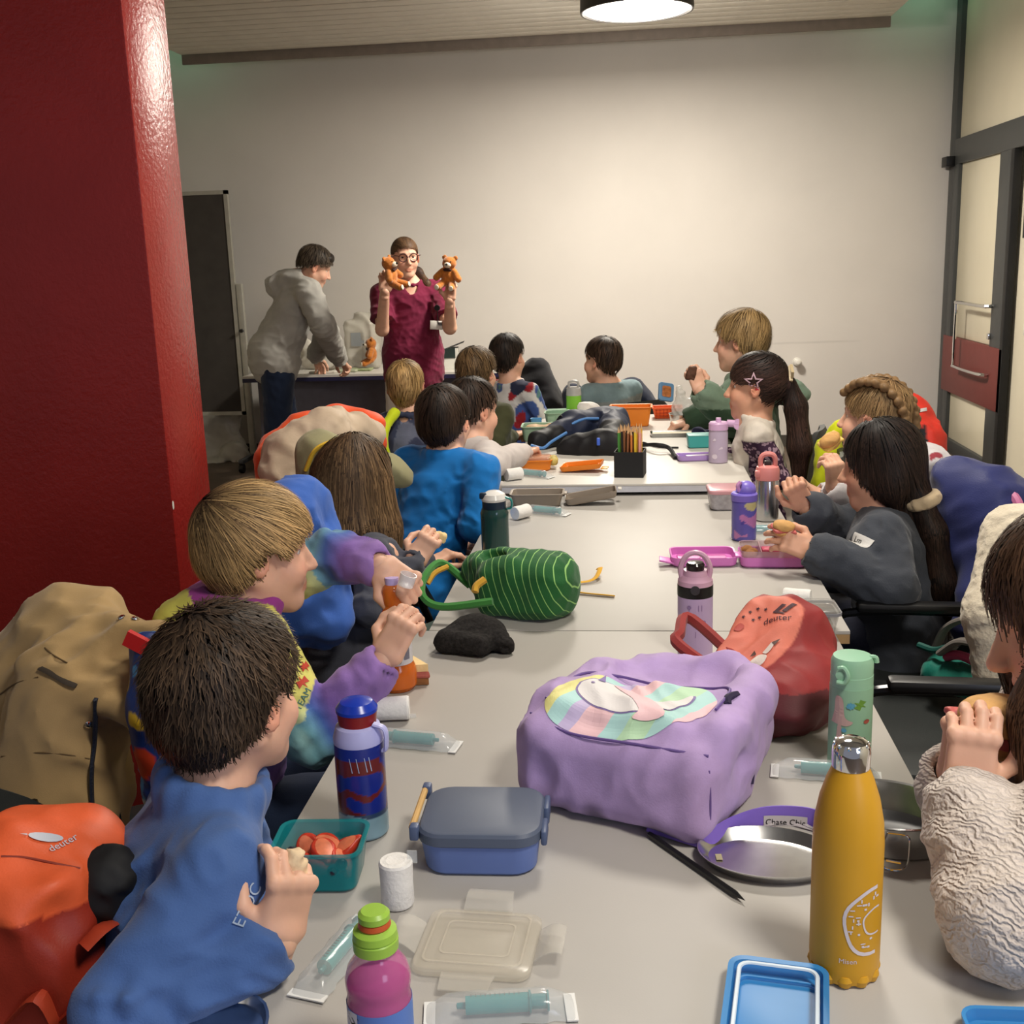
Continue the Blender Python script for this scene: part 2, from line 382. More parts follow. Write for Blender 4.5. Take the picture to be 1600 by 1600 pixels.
# ---------------- people
SKIN = colattr('skin', .5, .06, 300, spec=.35, sss=.12, mul=18)
SK = {'fair': rgb(226, 178, 152), 'warm': rgb(214, 162, 134), 'tan': rgb(190, 138, 110)}
def _eyemesh():
    m = MB().lathe([(0.0001, -1)]+[(math.sin(a), -math.cos(a)) for a in np.linspace(.15, PI-.12, 14)]+[(.0001, 1)], seg=18)
    me = bpy.data.meshes.new('eye'); me.from_pydata(m.v, [], m.f); me.update(); me.shade_smooth()
    a = me.attributes.new('col', 'FLOAT_COLOR', 'POINT')
    for i, v in enumerate(m.v):
        z = v[2]; a.data[i].color = ((.01, .01, .01, 1) if z > .965 else (.09, .05, .025, 1) if z > .84 else (.75, .73, .70, 1))
    me.materials.append(colattr('eyeball', .1, 0, spec=.6)); return me
EYEM = _eyemesh()
def add_head(S, H, ears=True, fine=True):
    c, R, s = H['c'], H['R'], H['s']; P = lambda x, y, z: c+R@V(x, y, z)*s
    S.ell(P(0, -.014, .03), V(.071, .089, .076)*s, R, .02); S.ell(P(0, .028, -.042), V(.056, .060, .068)*s, R, .03*s)
    S.ell(P(0, .064, -.096), V(.019, .015, .014)*s, R, .03*s)
    for q in (-1, 1):
        S.ell(P(q*.034, .056, -.036), V(.024, .022, .022)*s, R, .022*s); S.cone(P(q*.012, .074, .022), P(q*.042, .062, .023), .008*s, .007*s, .015*s)
        S.cone(P(q*.058, -.012, -.045), P(q*.012, .062, -.096), .012*s, .012*s, .03*s)
        if fine:
            S.ell(P(q*.030, .080, .004), V(.015, .012, .009)*s, R, .010*s, 's')
            S.ell(P(q*.030, .0605, .0125), V(.017, .012, .0065)*s, R, .004*s); S.ell(P(q*.030, .0595, -.0065), V(.016, .011, .0055)*s, R, .004*s)
        if ears:
            Re = R@rotz(q*-.35)@rotx(.15); S.ell(P(q*.076, -.010, -.008), V(.007, .018, .030)*s, Re, .006*s)
            S.ell(P(q*.082, -.006, -.006), V(.005, .009, .017)*s, Re, .004*s, 's')
    S.cone(P(0, .078, .008), P(0, .101, -.030), .0065*s, .0105*s, .010*s)
    for q in (-1, 1): S.ell(P(q*.0105, .094, -.033), V(.007, .008, .006)*s, R, .006*s)
    S.ell(P(0, .083, -.060), V(.022, .009, .0065)*s, R, .006*s); S.ell(P(0, .083, -.071), V(.019, .009, .007)*s, R, .005*s)
    if fine: S.ell(P(0, .094, -.0655), V(.020, .007, H.get('mouth', .0016))*s, R, .002*s, 's')
def skincol(H, base, brow):
    c, R, s = H['c'], H['R'], H['s']; base = np.array(base)
    def f(v):
        L = (v-c)@R/s; x, y, z = np.abs(L[:, 0]), L[:, 1], L[:, 2]; col = np.tile(base, (len(v), 1))
        blush = np.exp(-(((x-.038)/.02)**2+((z+.03)/.02)**2))*(y > .03)*(np.linalg.norm(L, axis=1) < .13); col = mixc(base, base*V(1.05, .72, .70), .5*blush) if len(v) else col
        lip = (x < .023*(1-((z+.0655)/.03)**2))*(np.abs(z+.0655) < .0125-.2*x)*(y > .075)*(y < .11); col[lip > 0] = base*V(.88, .66, .62)
        br = (np.abs(z-.026+.25*(x-.03)**2/.02) < .0042)*(x > .012)*(x < .046)*(y > .05)*(y < .12); col[br > 0] = base*.45+np.array(brow)*.55
        er = (x > .072)*(np.abs(y+.008) < .03)*(np.abs(z+.008) < .04); col[er > 0] = base*V(1.0, .80, .76)
        return col
    return f
def hand(wr, d, n, right=True, s=.74, curl=(.5, .5, .5, .5), thumb=.6, spread=.0, vox=.0026, pinch=0):
    """palm, four fingers of their own lengths and an opposed thumb; returns mesh arrays"""
    S = SDF(vox); d = nrm(d); n = nrm(n-d*np.dot(n, d)); x = np.cross(n, d)*(1 if right else -1); wr = np.asarray(wr, float)
    P = lambda a, b, c: wr+(x*a+d*b+n*c)*s
    S.cone(P(0, -.035, 0), P(0, .015, 0), .018*s, .023*s, .012, ax=x, st=1.25)
    S.box(P(.0, .052, 0), V(.036, .046, .0125)*s, np.stack([x, d, n], 1), .012*s, .012)
    S.ell(P(.024, .030, -.009), V(.020, .032, .014)*s, np.stack([x, d, n], 1), .012*s)
    for i, (ox, L, r) in enumerate(((.029, .074, .0092), (.0095, .082, .0094), (-.0105, .076, .0089), (-.029, .060, .0080))):
        c = curl[i]; p = P(ox, .092-(.006 if i == 3 else 0)-(.003 if i == 0 else 0), .002); a = 0; sp = spread*(1.5-i)*.5
        S.ell(P(ox, .090, .006), V(.011, .012, .010)*s, np.stack([x, d, n], 1), .008*s)
        for f, ang, r0, r1 in ((.46, 1.25, r*1.08, r), (.30, 1.45, r*1.02, r*.95), (.24, .95, r*.95, r*.82)):
            a += ang*c; dr = nrm(d*math.cos(a)*math.cos(sp)+x*math.sin(sp)*math.cos(a)*(1 if True else 0)-n*math.sin(a)-(x*ox*.0)); q = p+dr*L*f*s
            S.cone(p, q, r0*s, r1*s, .0028*s); p = q
    p = P(.026, .020, -.006); o = thumb
    for dv, L, r0, r1 in ((d*.62+x*.72-n*.40*o, .044, .0135, .0115), (d*.80+x*(.42-.5*o)-n*.62*o, .034, .0112, .0102), (d*.85+x*(.15-.75*o)-n*.55*o, .027, .0102, .0082)):
        q = p+nrm(dv)*L*s; S.cone(p, q, r0*s, r1*s, .006*s); p = q
    return S.net()
HAIRM = {}
def hairmat(rough=.55):
    if 'h' in HAIRM: return HAIRM['h']
    m = NT('hair strands'); a = m.n('ShaderNodeAttribute'); a.attribute_name = 'col'; m.l(a.outputs[0], m.b.inputs['Base Color'])
    m.set(Roughness=rough, Specular_IOR_Level=.22); HAIRM['h'] = m.m; return m.m
def make_hair(root, H, col, t=.012, curly=0, locks=(), nstr=900, slen=.06, sw=.0022, vox=.006, line=(.066, .004, -.066), lift=.25, seed=0, part=None, down=0, col2=None, crown=(0, -.045, .10), sweep=(0, 0, 0), name='hair', front=0, ear=True, cap=True, clump=.45, over=.014, fade=0):
    c, R, s = H['c'], H['R'], H['s']; P = lambda x, y, z: c+R@V(x, y, z)*s; S = SDF(vox); U = SDF(vox); g = np.random.default_rng(seed+5); col = np.array(col)
    if cap:
        for Q, tt in ((S, t*.72), (U, t)): Q.ell(P(0, -.016, .032), V(.071+tt*.9, .089+tt, .076+tt)*s, R, .01); Q.ell(P(0, -.052, -.022), V(.056+tt*.6, .046+tt*.7, .05)*s, R, .03*s)
        U.ell(P(0, .028, -.042), V(.056+t*.6, .060+t*.4, .068)*s, R, .03*s); U.cone(P(0, -.02, -.06), P(0, -.03, -.14), (.045+t*.2)*s, (.047+t*.2)*s, .03)
        if not ear:
            for q in (-1, 1):
                for Q, tt in ((S, t*.5), (U, t*.75)): Q.ell(P(q*.046, -.024, -.040), V(.034+tt, .040+tt*.5, .062+tt*.5)*s, R, .02*s)
        if front: S.ell(P(0, .055, .075), V(.05, .03, .02+front)*s, R, .02*s)
        if part is not None: S.cone(P(part, .08, .095), P(part*.6, -.06, .125), .003, .003, .008, op='s')
        f, m, b = line   # hairline height at forehead, at the ear, at the nape
        S.half(P(0, .0, m), R@nrm(V(0, (f-m)/.085, -1)), .004+t*.9); S.half(P(0, 0, b), R@V(0, 0, -1.), .01+t*.9)
        if ear:
            for q in (-1, 1): S.ell(P(q*.082, .002, -.012), V(.022, .021, .034)*s, R, .008*s, 's')
    for pts, rs, ax, st in locks:
        for Q in (S, U): Q.chain([np.asarray(p, float) for p in pts], rs, .025, ax=ax, st=st)
    fz = wavy(seed+3, 160 if not curly else 120); am = .0022+curly; S.disp = lambda Pq: am*fz(Pq)
    v, q = S.net(); cr = P(*crown); dn = R@V(*sweep)+(-R[:, 2])*.35; dn0 = V(0, 0, -1.)
    n = nstr; idx = g.integers(0, len(v), n); p = v[idx]+g.normal(size=(n, 3))*vox*.4; K = 6; lf = g.random(n)**1.5; L = slen*s*(.55+.8*g.random(n)); 
    U.grid()
    for _ in range(2): p = p-U.grad(p)*(U.sample(p)-.0006)[:, None]
    if cap:
        Lq = (p-c)@R/s; f, m, b = line; ok = np.maximum((f-m)/.085*Lq[:, 1]-(Lq[:, 2]-m), b-Lq[:, 2]) < .002
        if locks: ok |= np.min([np.linalg.norm(p-a-np.clip((p-a)@(b_-a)/max(np.dot(b_-a, b_-a), 1e-9), 0, 1)[:, None]*(b_-a), axis=1) for pts, _, _, _ in locks for a, b_ in zip(np.asarray(pts, float)[:-1], np.asarray(pts, float)[1:])], 0) < .07
    else: ok = np.ones(n, bool)
    path = [p]; cf = [wavy(seed*3+40+i, 48) for i in range(3)]; pc = [p[:, 0], p[:, 1], p[:, 2]]; jit = g.normal(size=(n, 3))*(.10+6*curly)+np.stack([f_(pc) for f_ in cf], 1)*clump; ctone = 1+.55*wavy(seed+77, 85)(pc)
    segs = [(np.asarray(a, float), np.asarray(b, float)) for pts, _, _, _ in locks for a, b in zip(pts[:-1], pts[1:])]
    N0 = U.grad(p); norms = [N0]
    def flow(p):
        rad = p-cr; rl = np.linalg.norm(rad, axis=1)[:, None]+1e-6; fl = rad/rl+dn
        if segs:
            bd = np.full(len(p), 9.); bdir = np.zeros((len(p), 3))
            for a, b in segs:
                ba = b-a; tt = np.clip((p-a)@ba/np.dot(ba, ba), 0, 1); dd = np.linalg.norm(p-a-tt[:, None]*ba, axis=1); mk = dd < bd; bd[mk] = dd[mk]; bdir[mk] = nrm(ba)
            hd = np.linalg.norm((p-c)@R/s/V(.1, .12, .115), axis=1) if cap else np.full(len(p), 9.); wgt = np.clip((hd-.95)*4, 0, 1)[:, None]; fl = fl*(1-wgt)+bdir*wgt*1.4
        if down: fl = fl+dn0*down
        return fl
    bd = np.full(n, 9.)
    for k in range(K):
        if segs: bd = np.min([np.linalg.norm(p-a-np.clip((p-a)@(b-a)/np.dot(b-a, b-a), 0, 1)[:, None]*(b-a), axis=1) for a, b in segs], 0)
        N = U.grad(p); fl = flow(p)+jit; fl = fl-(fl*N).sum(1)[:, None]*N; fl /= np.linalg.norm(fl, axis=1)[:, None]+1e-6
        if cap:
            Lq = (p-c)@R/s; f, m, b = line; out = np.maximum((f-m)/.085*Lq[:, 1]-(Lq[:, 2]-m), b-Lq[:, 2])-over*(.2+g.random(n))
            if ear: out = np.maximum(out, .006-(np.linalg.norm((np.abs(Lq[:, 0:1])*V(1, 0, 0)+Lq*V(0, 1, 1)-V(.082, .002, -.010))/V(1.4, 1, 1.6), axis=1)-.014))
            free = (np.linalg.norm(Lq/V(.1, .12, .115), axis=1) > 1.02) & (bd < .07); L = np.where((out > 0) & ~free, 0, L)
        if curly: jit = jit*.6+g.normal(size=(n, 3))*3*curly*20
        p = p+fl*(L/K)[:, None]; d = U.sample(p); p = p-N*(d-(.0006+lift*lf*.018*(k/K)**2))[:, None]; path.append(p); norms.append(N)
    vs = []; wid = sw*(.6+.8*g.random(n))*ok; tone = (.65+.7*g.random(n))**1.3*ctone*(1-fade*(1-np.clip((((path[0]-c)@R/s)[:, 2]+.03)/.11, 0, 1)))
    for k in range(K+1):
        t_ = path[min(k+1, K)]-path[max(k-1, 0)]; sd = np.cross(t_, norms[k]); sd /= np.linalg.norm(sd, axis=1)[:, None]+1e-9; ww = wid*(1-.85*(k/K)**2); vs += [path[k]-sd*ww[:, None]*.5, path[k]+sd*ww[:, None]*.5]
    sv = np.concatenate(vs); ar = np.arange(n); qs = np.concatenate([np.stack([2*k*n+ar, (2*k+1)*n+ar, (2*k+3)*n+ar, (2*k+2)*n+ar], 1) for k in range(K)])
    c2 = np.array(col2) if col2 is not None else col*1.0
    base = np.tile(col*.8, (len(v), 1)); sc_ = np.concatenate([np.tile((mixc(col, c2, np.full(n, k/K))*tone[:, None]), (2, 1)).reshape(2*n, 3) for k in range(K+1)])
    V_ = np.concatenate([v, sv])-np.array(root.location); me = arrmesh(name, V_, np.concatenate([q, qs+len(v)]), np.concatenate([base, sc_]))
    o = link(name, me, hairmat(), root); return o, S
def person(label, head, look, neck, shL, shR, pelvis, elL, wrL, elR, wrR, hL=None, hR=None, skin='fair', vox=.006, hs=1., up=(0, 0, 1), bw=1., shirt=None, shcol=None, sleeve=1., group=None, loose=.009, hem=.06, brow=(.05, .03, .02), pants=None, bodyfwd=None, cuff=.012, fold=.0045, ff=62, standing=None, seat=True, collar=.007, collar_h=.012, cst=1.3, mouth=.0016, handsc=.74, neckcut=.014, vneck=0, sleevecol=None, seed=1, arm=1., extra_shirt=None, ears=True, legw=1.):
    base = V(pelvis[0], pelvis[1], 0); root = empty('person', base, label, 'person', group)
    H = {'c': np.asarray(head, float), 'R': frame(look, up), 's': hs, 'mouth': mouth}; ax = nrm(shR-shL); mid = (shL+shR)/2; pelvis = np.asarray(pelvis, float)
    bf = nrm(np.cross(V(0, 0, 1), ax)) if bodyfwd is None else nrm(bodyfwd)   # right-hand side axis -> forward
    S = SDF(vox); add_head(S, H, ears, vox < .0085)
    nk = H['c']+H['R']@V(0, -.022, -.062)*hs; b = bw
    S.cone(nk, neck, .043*hs, .047*hs*b**.5, .03); tor = lerp(mid, pelvis, .18)
    def trunk(Q, e):
        Q.cone(tor, lerp(tor, pelvis, .62), (.078*b+e), (.076*b+e), .04, ax=ax, st=1.32); Q.cone(lerp(tor, pelvis, .62), pelvis, (.076*b+e), (.088*b+e*1.2), .04, ax=ax, st=1.30)
        Q.cone(neck-V(0, 0, .012), shL, .043*b+e*.6, .040*b+e, .04); Q.cone(neck-V(0, 0, .012), shR, .043*b+e*.6, .040*b+e, .04)
    trunk(S, 0); ext = []
    for sh, el, wr, hd, right in ((shL, elL, wrL, hL, False), (shR, elR, wrR, hR, True)):
        if el is None: continue
        S.cone(sh, el, .040*b*arm, .031*b*arm, .03); S.cone(el, wr, .031*b*arm, .022*b*arm, .012)
        if hd is not None: ext.append(hand(wr, hd[0], hd[1], right, handsc, *hd[2:3] or ((.5,)*4,), thumb=hd[3] if len(hd) > 3 else .6, spread=hd[4] if len(hd) > 4 else 0, vox=.0026 if vox < .0065 else .004))
    S.obj('body', SKIN, root, skincol(H, SK[skin] if isinstance(skin, str) else skin, brow), ext)
    for q in (-1, 1):
        e = link('eye', EYEM, None, root); p = H['c']+H['R']@V(q*.030, .0585, .004)*hs-base; r = .0122*hs
        M = np.stack([H['R'][:, 0], -H['R'][:, 2], H['R'][:, 1]], 1)*r; e.matrix_local = Matrix([[*M[i], p[i]] for i in range(3)]+[[0, 0, 0, 1]])
    T = None
    if shirt is not None:
        T = SDF(vox); e = loose; trunk(T, e); T.cone(pelvis, pelvis-V(0, 0, hem), .088*b+e*1.3, .090*b+e*1.4, .03, ax=ax, st=1.30)
        for sh, el, wr in ((shL, elL, wrL), (shR, elR, wrR)):
            if el is None or sleeve == 0: continue
            if sleeve < .99: T.cone(sh, lerp(sh, el, sleeve), .040*b*arm+e, .038*b*arm+e*1.4, .03, flat=True); continue
            end = wr+nrm(wr-el)*cuff; T.cone(sh, el, .040*b*arm+e, .034*b*arm+e, .007); T.cone(el, lerp(el, end, .8), .034*b*arm+e, .026*b*arm+e*1.0, .012); T.cone(lerp(el, end, .72), end, .024*b*arm+e*.8, .0245*b*arm+e*.45, .008, flat=True)
        if extra_shirt: extra_shirt(T)
        if fold:
            f0, nz = folds(seed*7, ff, fold), wavy(seed*7+3, 26); limbs = [(a, b_, k) for sh, el, wr in ((shL, elL, wrL), (shR, elR, wrR)) if el is not None for a, b_, k in ((sh, el, 0), (el, wr, 1))] if sleeve > .99 else []
            def wrk(P):
                s_ = f0(P); q = nz(P)
                for a, b_, k in limbs:
                    ba = b_-a; L_ = np.linalg.norm(ba); ba = ba/L_; t_ = (P[0]-a[0])*ba[0]+(P[1]-a[1])*ba[1]+(P[2]-a[2])*ba[2]; d2 = (P[0]-a[0])**2+(P[1]-a[1])**2+(P[2]-a[2])**2-t_*t_; tt = t_/L_
                    w_ = (np.exp(-((tt-1)/.35)**2)+.5*np.exp(-((tt-.25)/.2)**2)) if k == 0 else (np.exp(-((tt-.05)/.3)**2)+.8*np.exp(-((tt-.9)/.22)**2))
                    s_ = s_+(d2 < .0068)*(tt > -.1)*(tt < 1.1)*w_*np.sin(t_*150+9*q)*fold*.36*(.6+.6*np.sin(7*q))
                return s_*np.clip((np.sqrt((P[0]-neck[0])**2+(P[1]-neck[1])**2+(P[2]-neck[2])**2)-.075)/.05, 0, 1)
            T.disp = wrk
        nn = nrm(nk-neck); T.cone(neck+nn*.004, neck+nn*.14, .044*hs*b**.5+neckcut, .05*hs+neckcut*1.6, .006, op='s')
        if vneck: T.cone(neck+bf*.10-V(0, 0, vneck), neck+bf*.06+V(0, 0, .05), .004, .060, .008, op='s')
        if collar:
            for k in range(14):
                a0, a1 = 2*PI*k/14, 2*PI*(k+1)/14; nn = nrm(nk-neck); xx = ax; yy = np.cross(nn, xx); rr = .044*hs*b**.5+neckcut+.002
                T.cone(neck+nn*collar_h+(xx*math.cos(a0)+yy*math.sin(a0))*rr, neck+nn*collar_h+(xx*math.cos(a1)+yy*math.sin(a1))*rr, collar, collar, .012, ax=nn, st=cst)
        for el, wr in ((elL, wrL), (elR, wrR)):
            if el is not None and sleeve > .99: dd = nrm(wr-el); T.cone(wr+dd*(cuff-.012), wr+dd*(cuff+.05), .0245*b*arm+e*.45-.0035, .03, .004, op='s')
        T.obj('shirt', shirt, root, shcol)
    if pants is not None:
        Q = SDF(max(vox, .011)); st = standing
        for q in (-1, 1):
            hp = pelvis+ax*q*.062*b*1.15-V(0, 0, .075 if st is not None else 0)
            if st is None: kn = hp+bf*.30*b**.6+ax*q*.03+V(0, 0, -.005); an = V(kn[0], kn[1], .09)+bf*.02
            else: an = np.asarray(st[0 if q < 0 else 1], float); kn = (hp+an)/2+bf*.02
            bb = b**.55*legw; Q.cone(hp, kn, .072*bb, .054*bb, .04); Q.cone(kn, an, .052*bb, .044*bb, .02, flat=True)
            sd = SDF(.01); sd.ell(V(an[0], an[1], .045)+bf*.05, V(.042, .10, .042)*b**.5, frame(bf), .02); sd.cone(V(an[0], an[1], .05), an+V(0, 0, .0), .036, .034, .03); sd.half(V(0, 0, .006), V(0, 0, -1)); sd.obj('shoe', plain('dark shoe leather', rgb(38, 36, 40), .6), root)
        Q.disp = folds(seed*5+2, 55, .004); pz = V(0, 0, .085 if standing is not None else .02); Q.cone(pelvis-pz, pelvis-bf*.01-pz, .082*b, .082*b, .04, ax=ax, st=1.25); Q.obj('trousers', pants, root)
    return root, H, S, T
# ---------------- the room
XR, YB = 2.33, 8.85
def struct(o): o['kind'] = 'structure'; return o
m = NT('painted plaster'); c_ = rgb(214, 209, 203)
m.set(Roughness=.75, Specular_IOR_Level=.2)
tc = m.n('ShaderNodeTexCoord'); sx_ = m.n('ShaderNodeSeparateXYZ'); m.l(tc.outputs['Object'], sx_.inputs[0])
zl = at(960, 543, YB)[2]
wv = m.n('ShaderNodeMath', operation='MULTIPLY_ADD'); m.l(m.noise(1.3, 4), wv.inputs[0]); wv.inputs[1].default_value = .03; wv.inputs[2].default_value = -zl-.015
ad = m.n('ShaderNodeMath', operation='ADD'); m.l(sx_.outputs[2], ad.inputs[0]); m.l(wv.outputs[0], ad.inputs[1])
ab = m.n('ShaderNodeMath', operation='ABSOLUTE'); m.l(ad.outputs[0], ab.inputs[0])
ln = m.ramp(ab.outputs[0], [(0, (1, 1, 1)), (.012, (0, 0, 0))]); pt = m.ramp(m.noise(.9, 2), [(.48, (0, 0, 0)), (.56, (1, 1, 1))])
mu = m.n('ShaderNodeMixRGB', blend_type='MULTIPLY'); mu.inputs[0].default_value = 1; m.l(ln, mu.inputs[1]); m.l(pt, mu.inputs[2])
mx = m.n('ShaderNodeMixRGB'); m.l(mu.outputs[0], mx.inputs[0]); m.l(m.ramp(m.noise(2, 5), [(.3, shade(c_, .97)), (.7, shade(c_, 1.03))]), mx.inputs[1]); mx.inputs[2].default_value = shade(c_, .86)+(1,)
m.l(mx.outputs[0], m.b.inputs['Base Color']); m.bump(m.noise(180, 3), .08, .002); PLASTER = m.m
CREAM = plain('cream wall paint', rgb(226, 218, 196), .6, var=.03, vs=3, bump=.05)
DARKF = plain('anthracite door frame', rgb(64, 66, 66), .45, var=.05)
FLOORM = plain('dark brown floor', rgb(92, 78, 66), .55, var=.2, vs=6, bump=.1)
struct(MB().box((-.5, 3.6, -.05), (4.2, 5.6, .05)).build('floor', FLOORM))
struct(MB().box((-.5, YB+.08, 1.7), (4.2, .08, 1.75)).build('wall_back', PLASTER))
struct(MB().box((XR+.12, 3.6, 1.7), (.08, 5.3, 1.75)).build('wall_right', CREAM))
struct(MB().box((-4.2, 3.6, 1.7), (.08, 5.3, 1.75)).build('wall_left', CREAM))
struct(MB().box((-.5, YB-.012, .045), (2.82, .012, .045)).build('baseboard_back', plain('dark baseboard', rgb(70, 66, 60), .5)))
ceil = struct(MB().box((-.5, 3.6, 3.42), (4.2, 5.6, .04)).build('ceiling', plain('ceiling slab', rgb(170, 170, 165), .8)))
plm = plain('grey ceiling board', rgb(214, 209, 198), .6, var=.06, vs=8, bump=.1)
me = MB().box((0, 0, 0), (2.55, .0635, .011), bev=.004).build('plank', plm, ceil).data
x0, x1 = at(283, 90, 8.42)[0], at(1393, 20, 8.42)[0]; me.transform(Matrix.Scale((x1-x0)/5.1, 4, (1, 0, 0)))
first = ceil.children[0]; ZS = 3.015
for k in range(38):
    o = first if k == 0 else link('plank', me, None, ceil); o.location = ((x0+x1)/2, 8.35-.148*k, ZS+.011)
struct(MB().box(((x0+x1)/2, 5.7, ZS+.06), ((x1-x0)/2-.03, 2.7, .015)).build('trim_1', plain('black ceiling void', rgb(30, 28, 26), .8)))
struct(MB().box(((x0+x1)/2, 8.44, ZS-.02), ((x1-x0)/2, .012, .045), bev=.003).build('trim_2', plain('grey fascia', rgb(128, 118, 110), .6)))
# red pillar with a gloss roughcast coat
m = NT('red gloss paint'); cr_ = rgb(150, 38, 34); m.set(Roughness=.26, Specular_IOR_Level=.45)
vch = m.noise(23, 2); chip = m.ramp(m.noise(7, 6, .7), [(.80, (0, 0, 0)), (.82, (1, 1, 1))])
mx = m.n('ShaderNodeMixRGB'); m.l(chip, mx.inputs[0]); m.l(m.ramp(m.noise(5, 4), [(.3, shade(cr_, .92)), (.7, shade(cr_, 1.06))]), mx.inputs[1]); mx.inputs[2].default_value = rgb(215, 200, 190)+(1,)
m.l(mx.outputs[0], m.b.inputs['Base Color']); m.bump(m.noise(70, 4, .6), .55, .004)
pil = MB().box((-1.89, 2.885, 1.7), (.70, .135, 1.7), bev=.006).build('pillar', m.m); struct(pil)
# white paint chips knocked out of the pillar's edge
for px, py in ((274, 790), (291, 948)):
    p = at(px, py, 2.75); p[0] = -1.19; o = MB().lathe([(.0001, 0), (.006, .0006), (.005, .001), (.0001, .0011)], (0, 0, 0), 8, R=roty(PI/2), sy=1, sx=2.2 if py < 900 else .9).build('paint_chip', WHITEP, pil); o.location = tuple(p+V(-.001, .006, 0))
# glazed door in the right wall
D = struct(bpy.data.objects.new('door_1', None)); COL.objects.link(D); D.location = (XR, 8.2, 0)
yc = lambda px, py: onx(px, py, XR)
def wpan(name, y0, y1, z0, z1, mat, x=0., t=.02, parent=D, bev=.003):
    p = np.array(parent.location) if parent is not None else V(0, 0, 0)
    return MB().box(V(XR+x, (y0+y1)/2, (z0+z1)/2)-p, (t, abs(y1-y0)/2, abs(z1-z0)/2), bev=bev).build(name, mat, parent)
Y1 = YB-.01; yh = yc(1495, 238)[1]; zt1 = yc(1545, 201)[2]; zt0 = yc(1530, 248)[2]; ys0 = yc(1558, 420)[1]; ys1 = yc(1577, 420)[1]; yj = yc(1494, 420)[1]
zb1, zb0 = yc(1520, 533)[2], yc(1520, 626)[2]; zr = yc(1520, 706)[2]; yend = yc(1569, 600)[1]-.0
0 and print('door', Y1, yh, zt0, zt1, 'stile', ys0, ys1, yj, 'band', zb0, zb1, 'rail', zr, 'end', yend)
wpan('corner_post', Y1-.13, Y1, 0, 3.38, DARKF, .02, .04); wpan('transom', yc(1600, 190)[1]-.6, Y1-.13, zt0, zt1, DARKF, .01, .03)
pane = plain('frosted cream glazing', rgb(224, 216, 192), .25, var=.03, vs=3, spec=.4)
wpan('hinge_stile', yj, Y1-.13, .0, zt0, DARKF, .0, .02); wpan('lock_stile', ys1+.02, ys0, 0.0, zt0, DARKF, .0, .022); wpan('frame_jamb', ys1-.05, ys1+.01, 0, zt0, plain('black rubber seal', rgb(24, 24, 25), .6), -.004, .024)
wpan('bottom_rail', ys0, yj, 0, zr, DARKF, .0, .02); wpan('pane', ys0, yj, zb1, zt0, pane, .012, .006); wpan('pane', ys0, yj, zr, zb0, pane, .012, .006)
wpan('upper_pane', yc(1600, 190)[1]-.6, Y1-.13, zt1, 3.38, pane, .02, .006)
wpan('red_panel', yend, Y1-.10, zb0, zb1, plain('dull red door panel', rgb(116, 54, 50), .55, var=.05), -.012, .016)
hy = yc(1510, 530)[1]; za, zb = yc(1540, 476)[2], yc(1540, 582)[2]
h = MB().tube(spline([(XR-.02, ys0-.03, za), (XR-.075, ys0, za), (XR-.08, hy-.03, za), (XR-.08, hy, za-.04), (XR-.08, hy, zb+.04), (XR-.08, hy-.03, zb), (XR-.075, ys0, zb), (XR-.02, ys0-.03, zb)], 5), .012).build('handle', CHROME, None); h.parent = D; h.data.transform(Matrix.Translation(-Vector(D.location)))
wpan('lock_cylinder', ys0-.035, ys0-.005, yc(1538, 522)[2]-.02, yc(1538, 522)[2]+.02, CHROME, -.03, .012); wpan('top_pivot', Y1-.15, Y1-.02, zt0-.01, zt0+.06, BLACKP, -.05, .03)
# light switches and dark plate at the right edge, round door stop on the back wall
sw = empty('wall_switch', (XR+.04, yc(1597, 490)[1], yc(1597, 490)[2]), 'white stacked light switch and socket plate on the cream wall beside the door', 'switch')
p_ = np.array(sw.location)
for dz in (.09, 0, -.09):
    MB().box((-.006, 0, dz), (.008, .042, .042), bev=.006).build('plate', WHITEP, sw); MB().box((-.014, 0, dz), (.004, .028, .028), bev=.003).build('rocker', plastic('rocker white', rgb(238, 236, 228), .3), sw)
p = yc(1600, 345); tag(MB().box((XR+.03, p[1], p[2]), (.012, .07, .10), bev=.004).build('wall_sign', plastic('dark sign plate', rgb(60, 58, 56), .4)), 'small dark plate on the cream wall right of the door', 'sign')
p = at(1245, 565, YB); o = MB().lathe([(.0001, 0), (.032, 0), (.032, .012), (.020, .016), (.022, .035), (.030, .05), (.028, .068), (.015, .078), (.0001, .08)], (0, 0, 0), 20, R=rotx(PI/2)).build('door_stop', WHITEP); o.location = tuple(p); tag(o, 'round white knob doorstop mounted on the back wall', 'doorstop')
# ceiling lamp
L = empty('ceiling_lamp', LAMP, 'round dark ceiling lamp with glowing white diffuser disc', 'lamp')
r = .318; hgt = ZS-LAMP[2]-.001
MB().lathe([(r-.03, hgt), (r, hgt), (r+.004, .0), (r+.002, -.012), (r-.008, -.012), (r-.012, .01), (r-.03, .03)], seg=48).build('housing', plain('dark grey lamp housing', rgb(48, 45, 44), .5), L)
m = NT('lit diffuser'); m.set(Base_Color=(1, .97, .9), Emission_Color=(1, .93, .80), Emission_Strength=9)
MB().lathe([(.0001, -.022), (r*.6, -.020), (r*.9, -.010), (r-.012, .0), (r-.03, .012), (.0001, .012)], seg=48).build('diffuser', m.m, L)
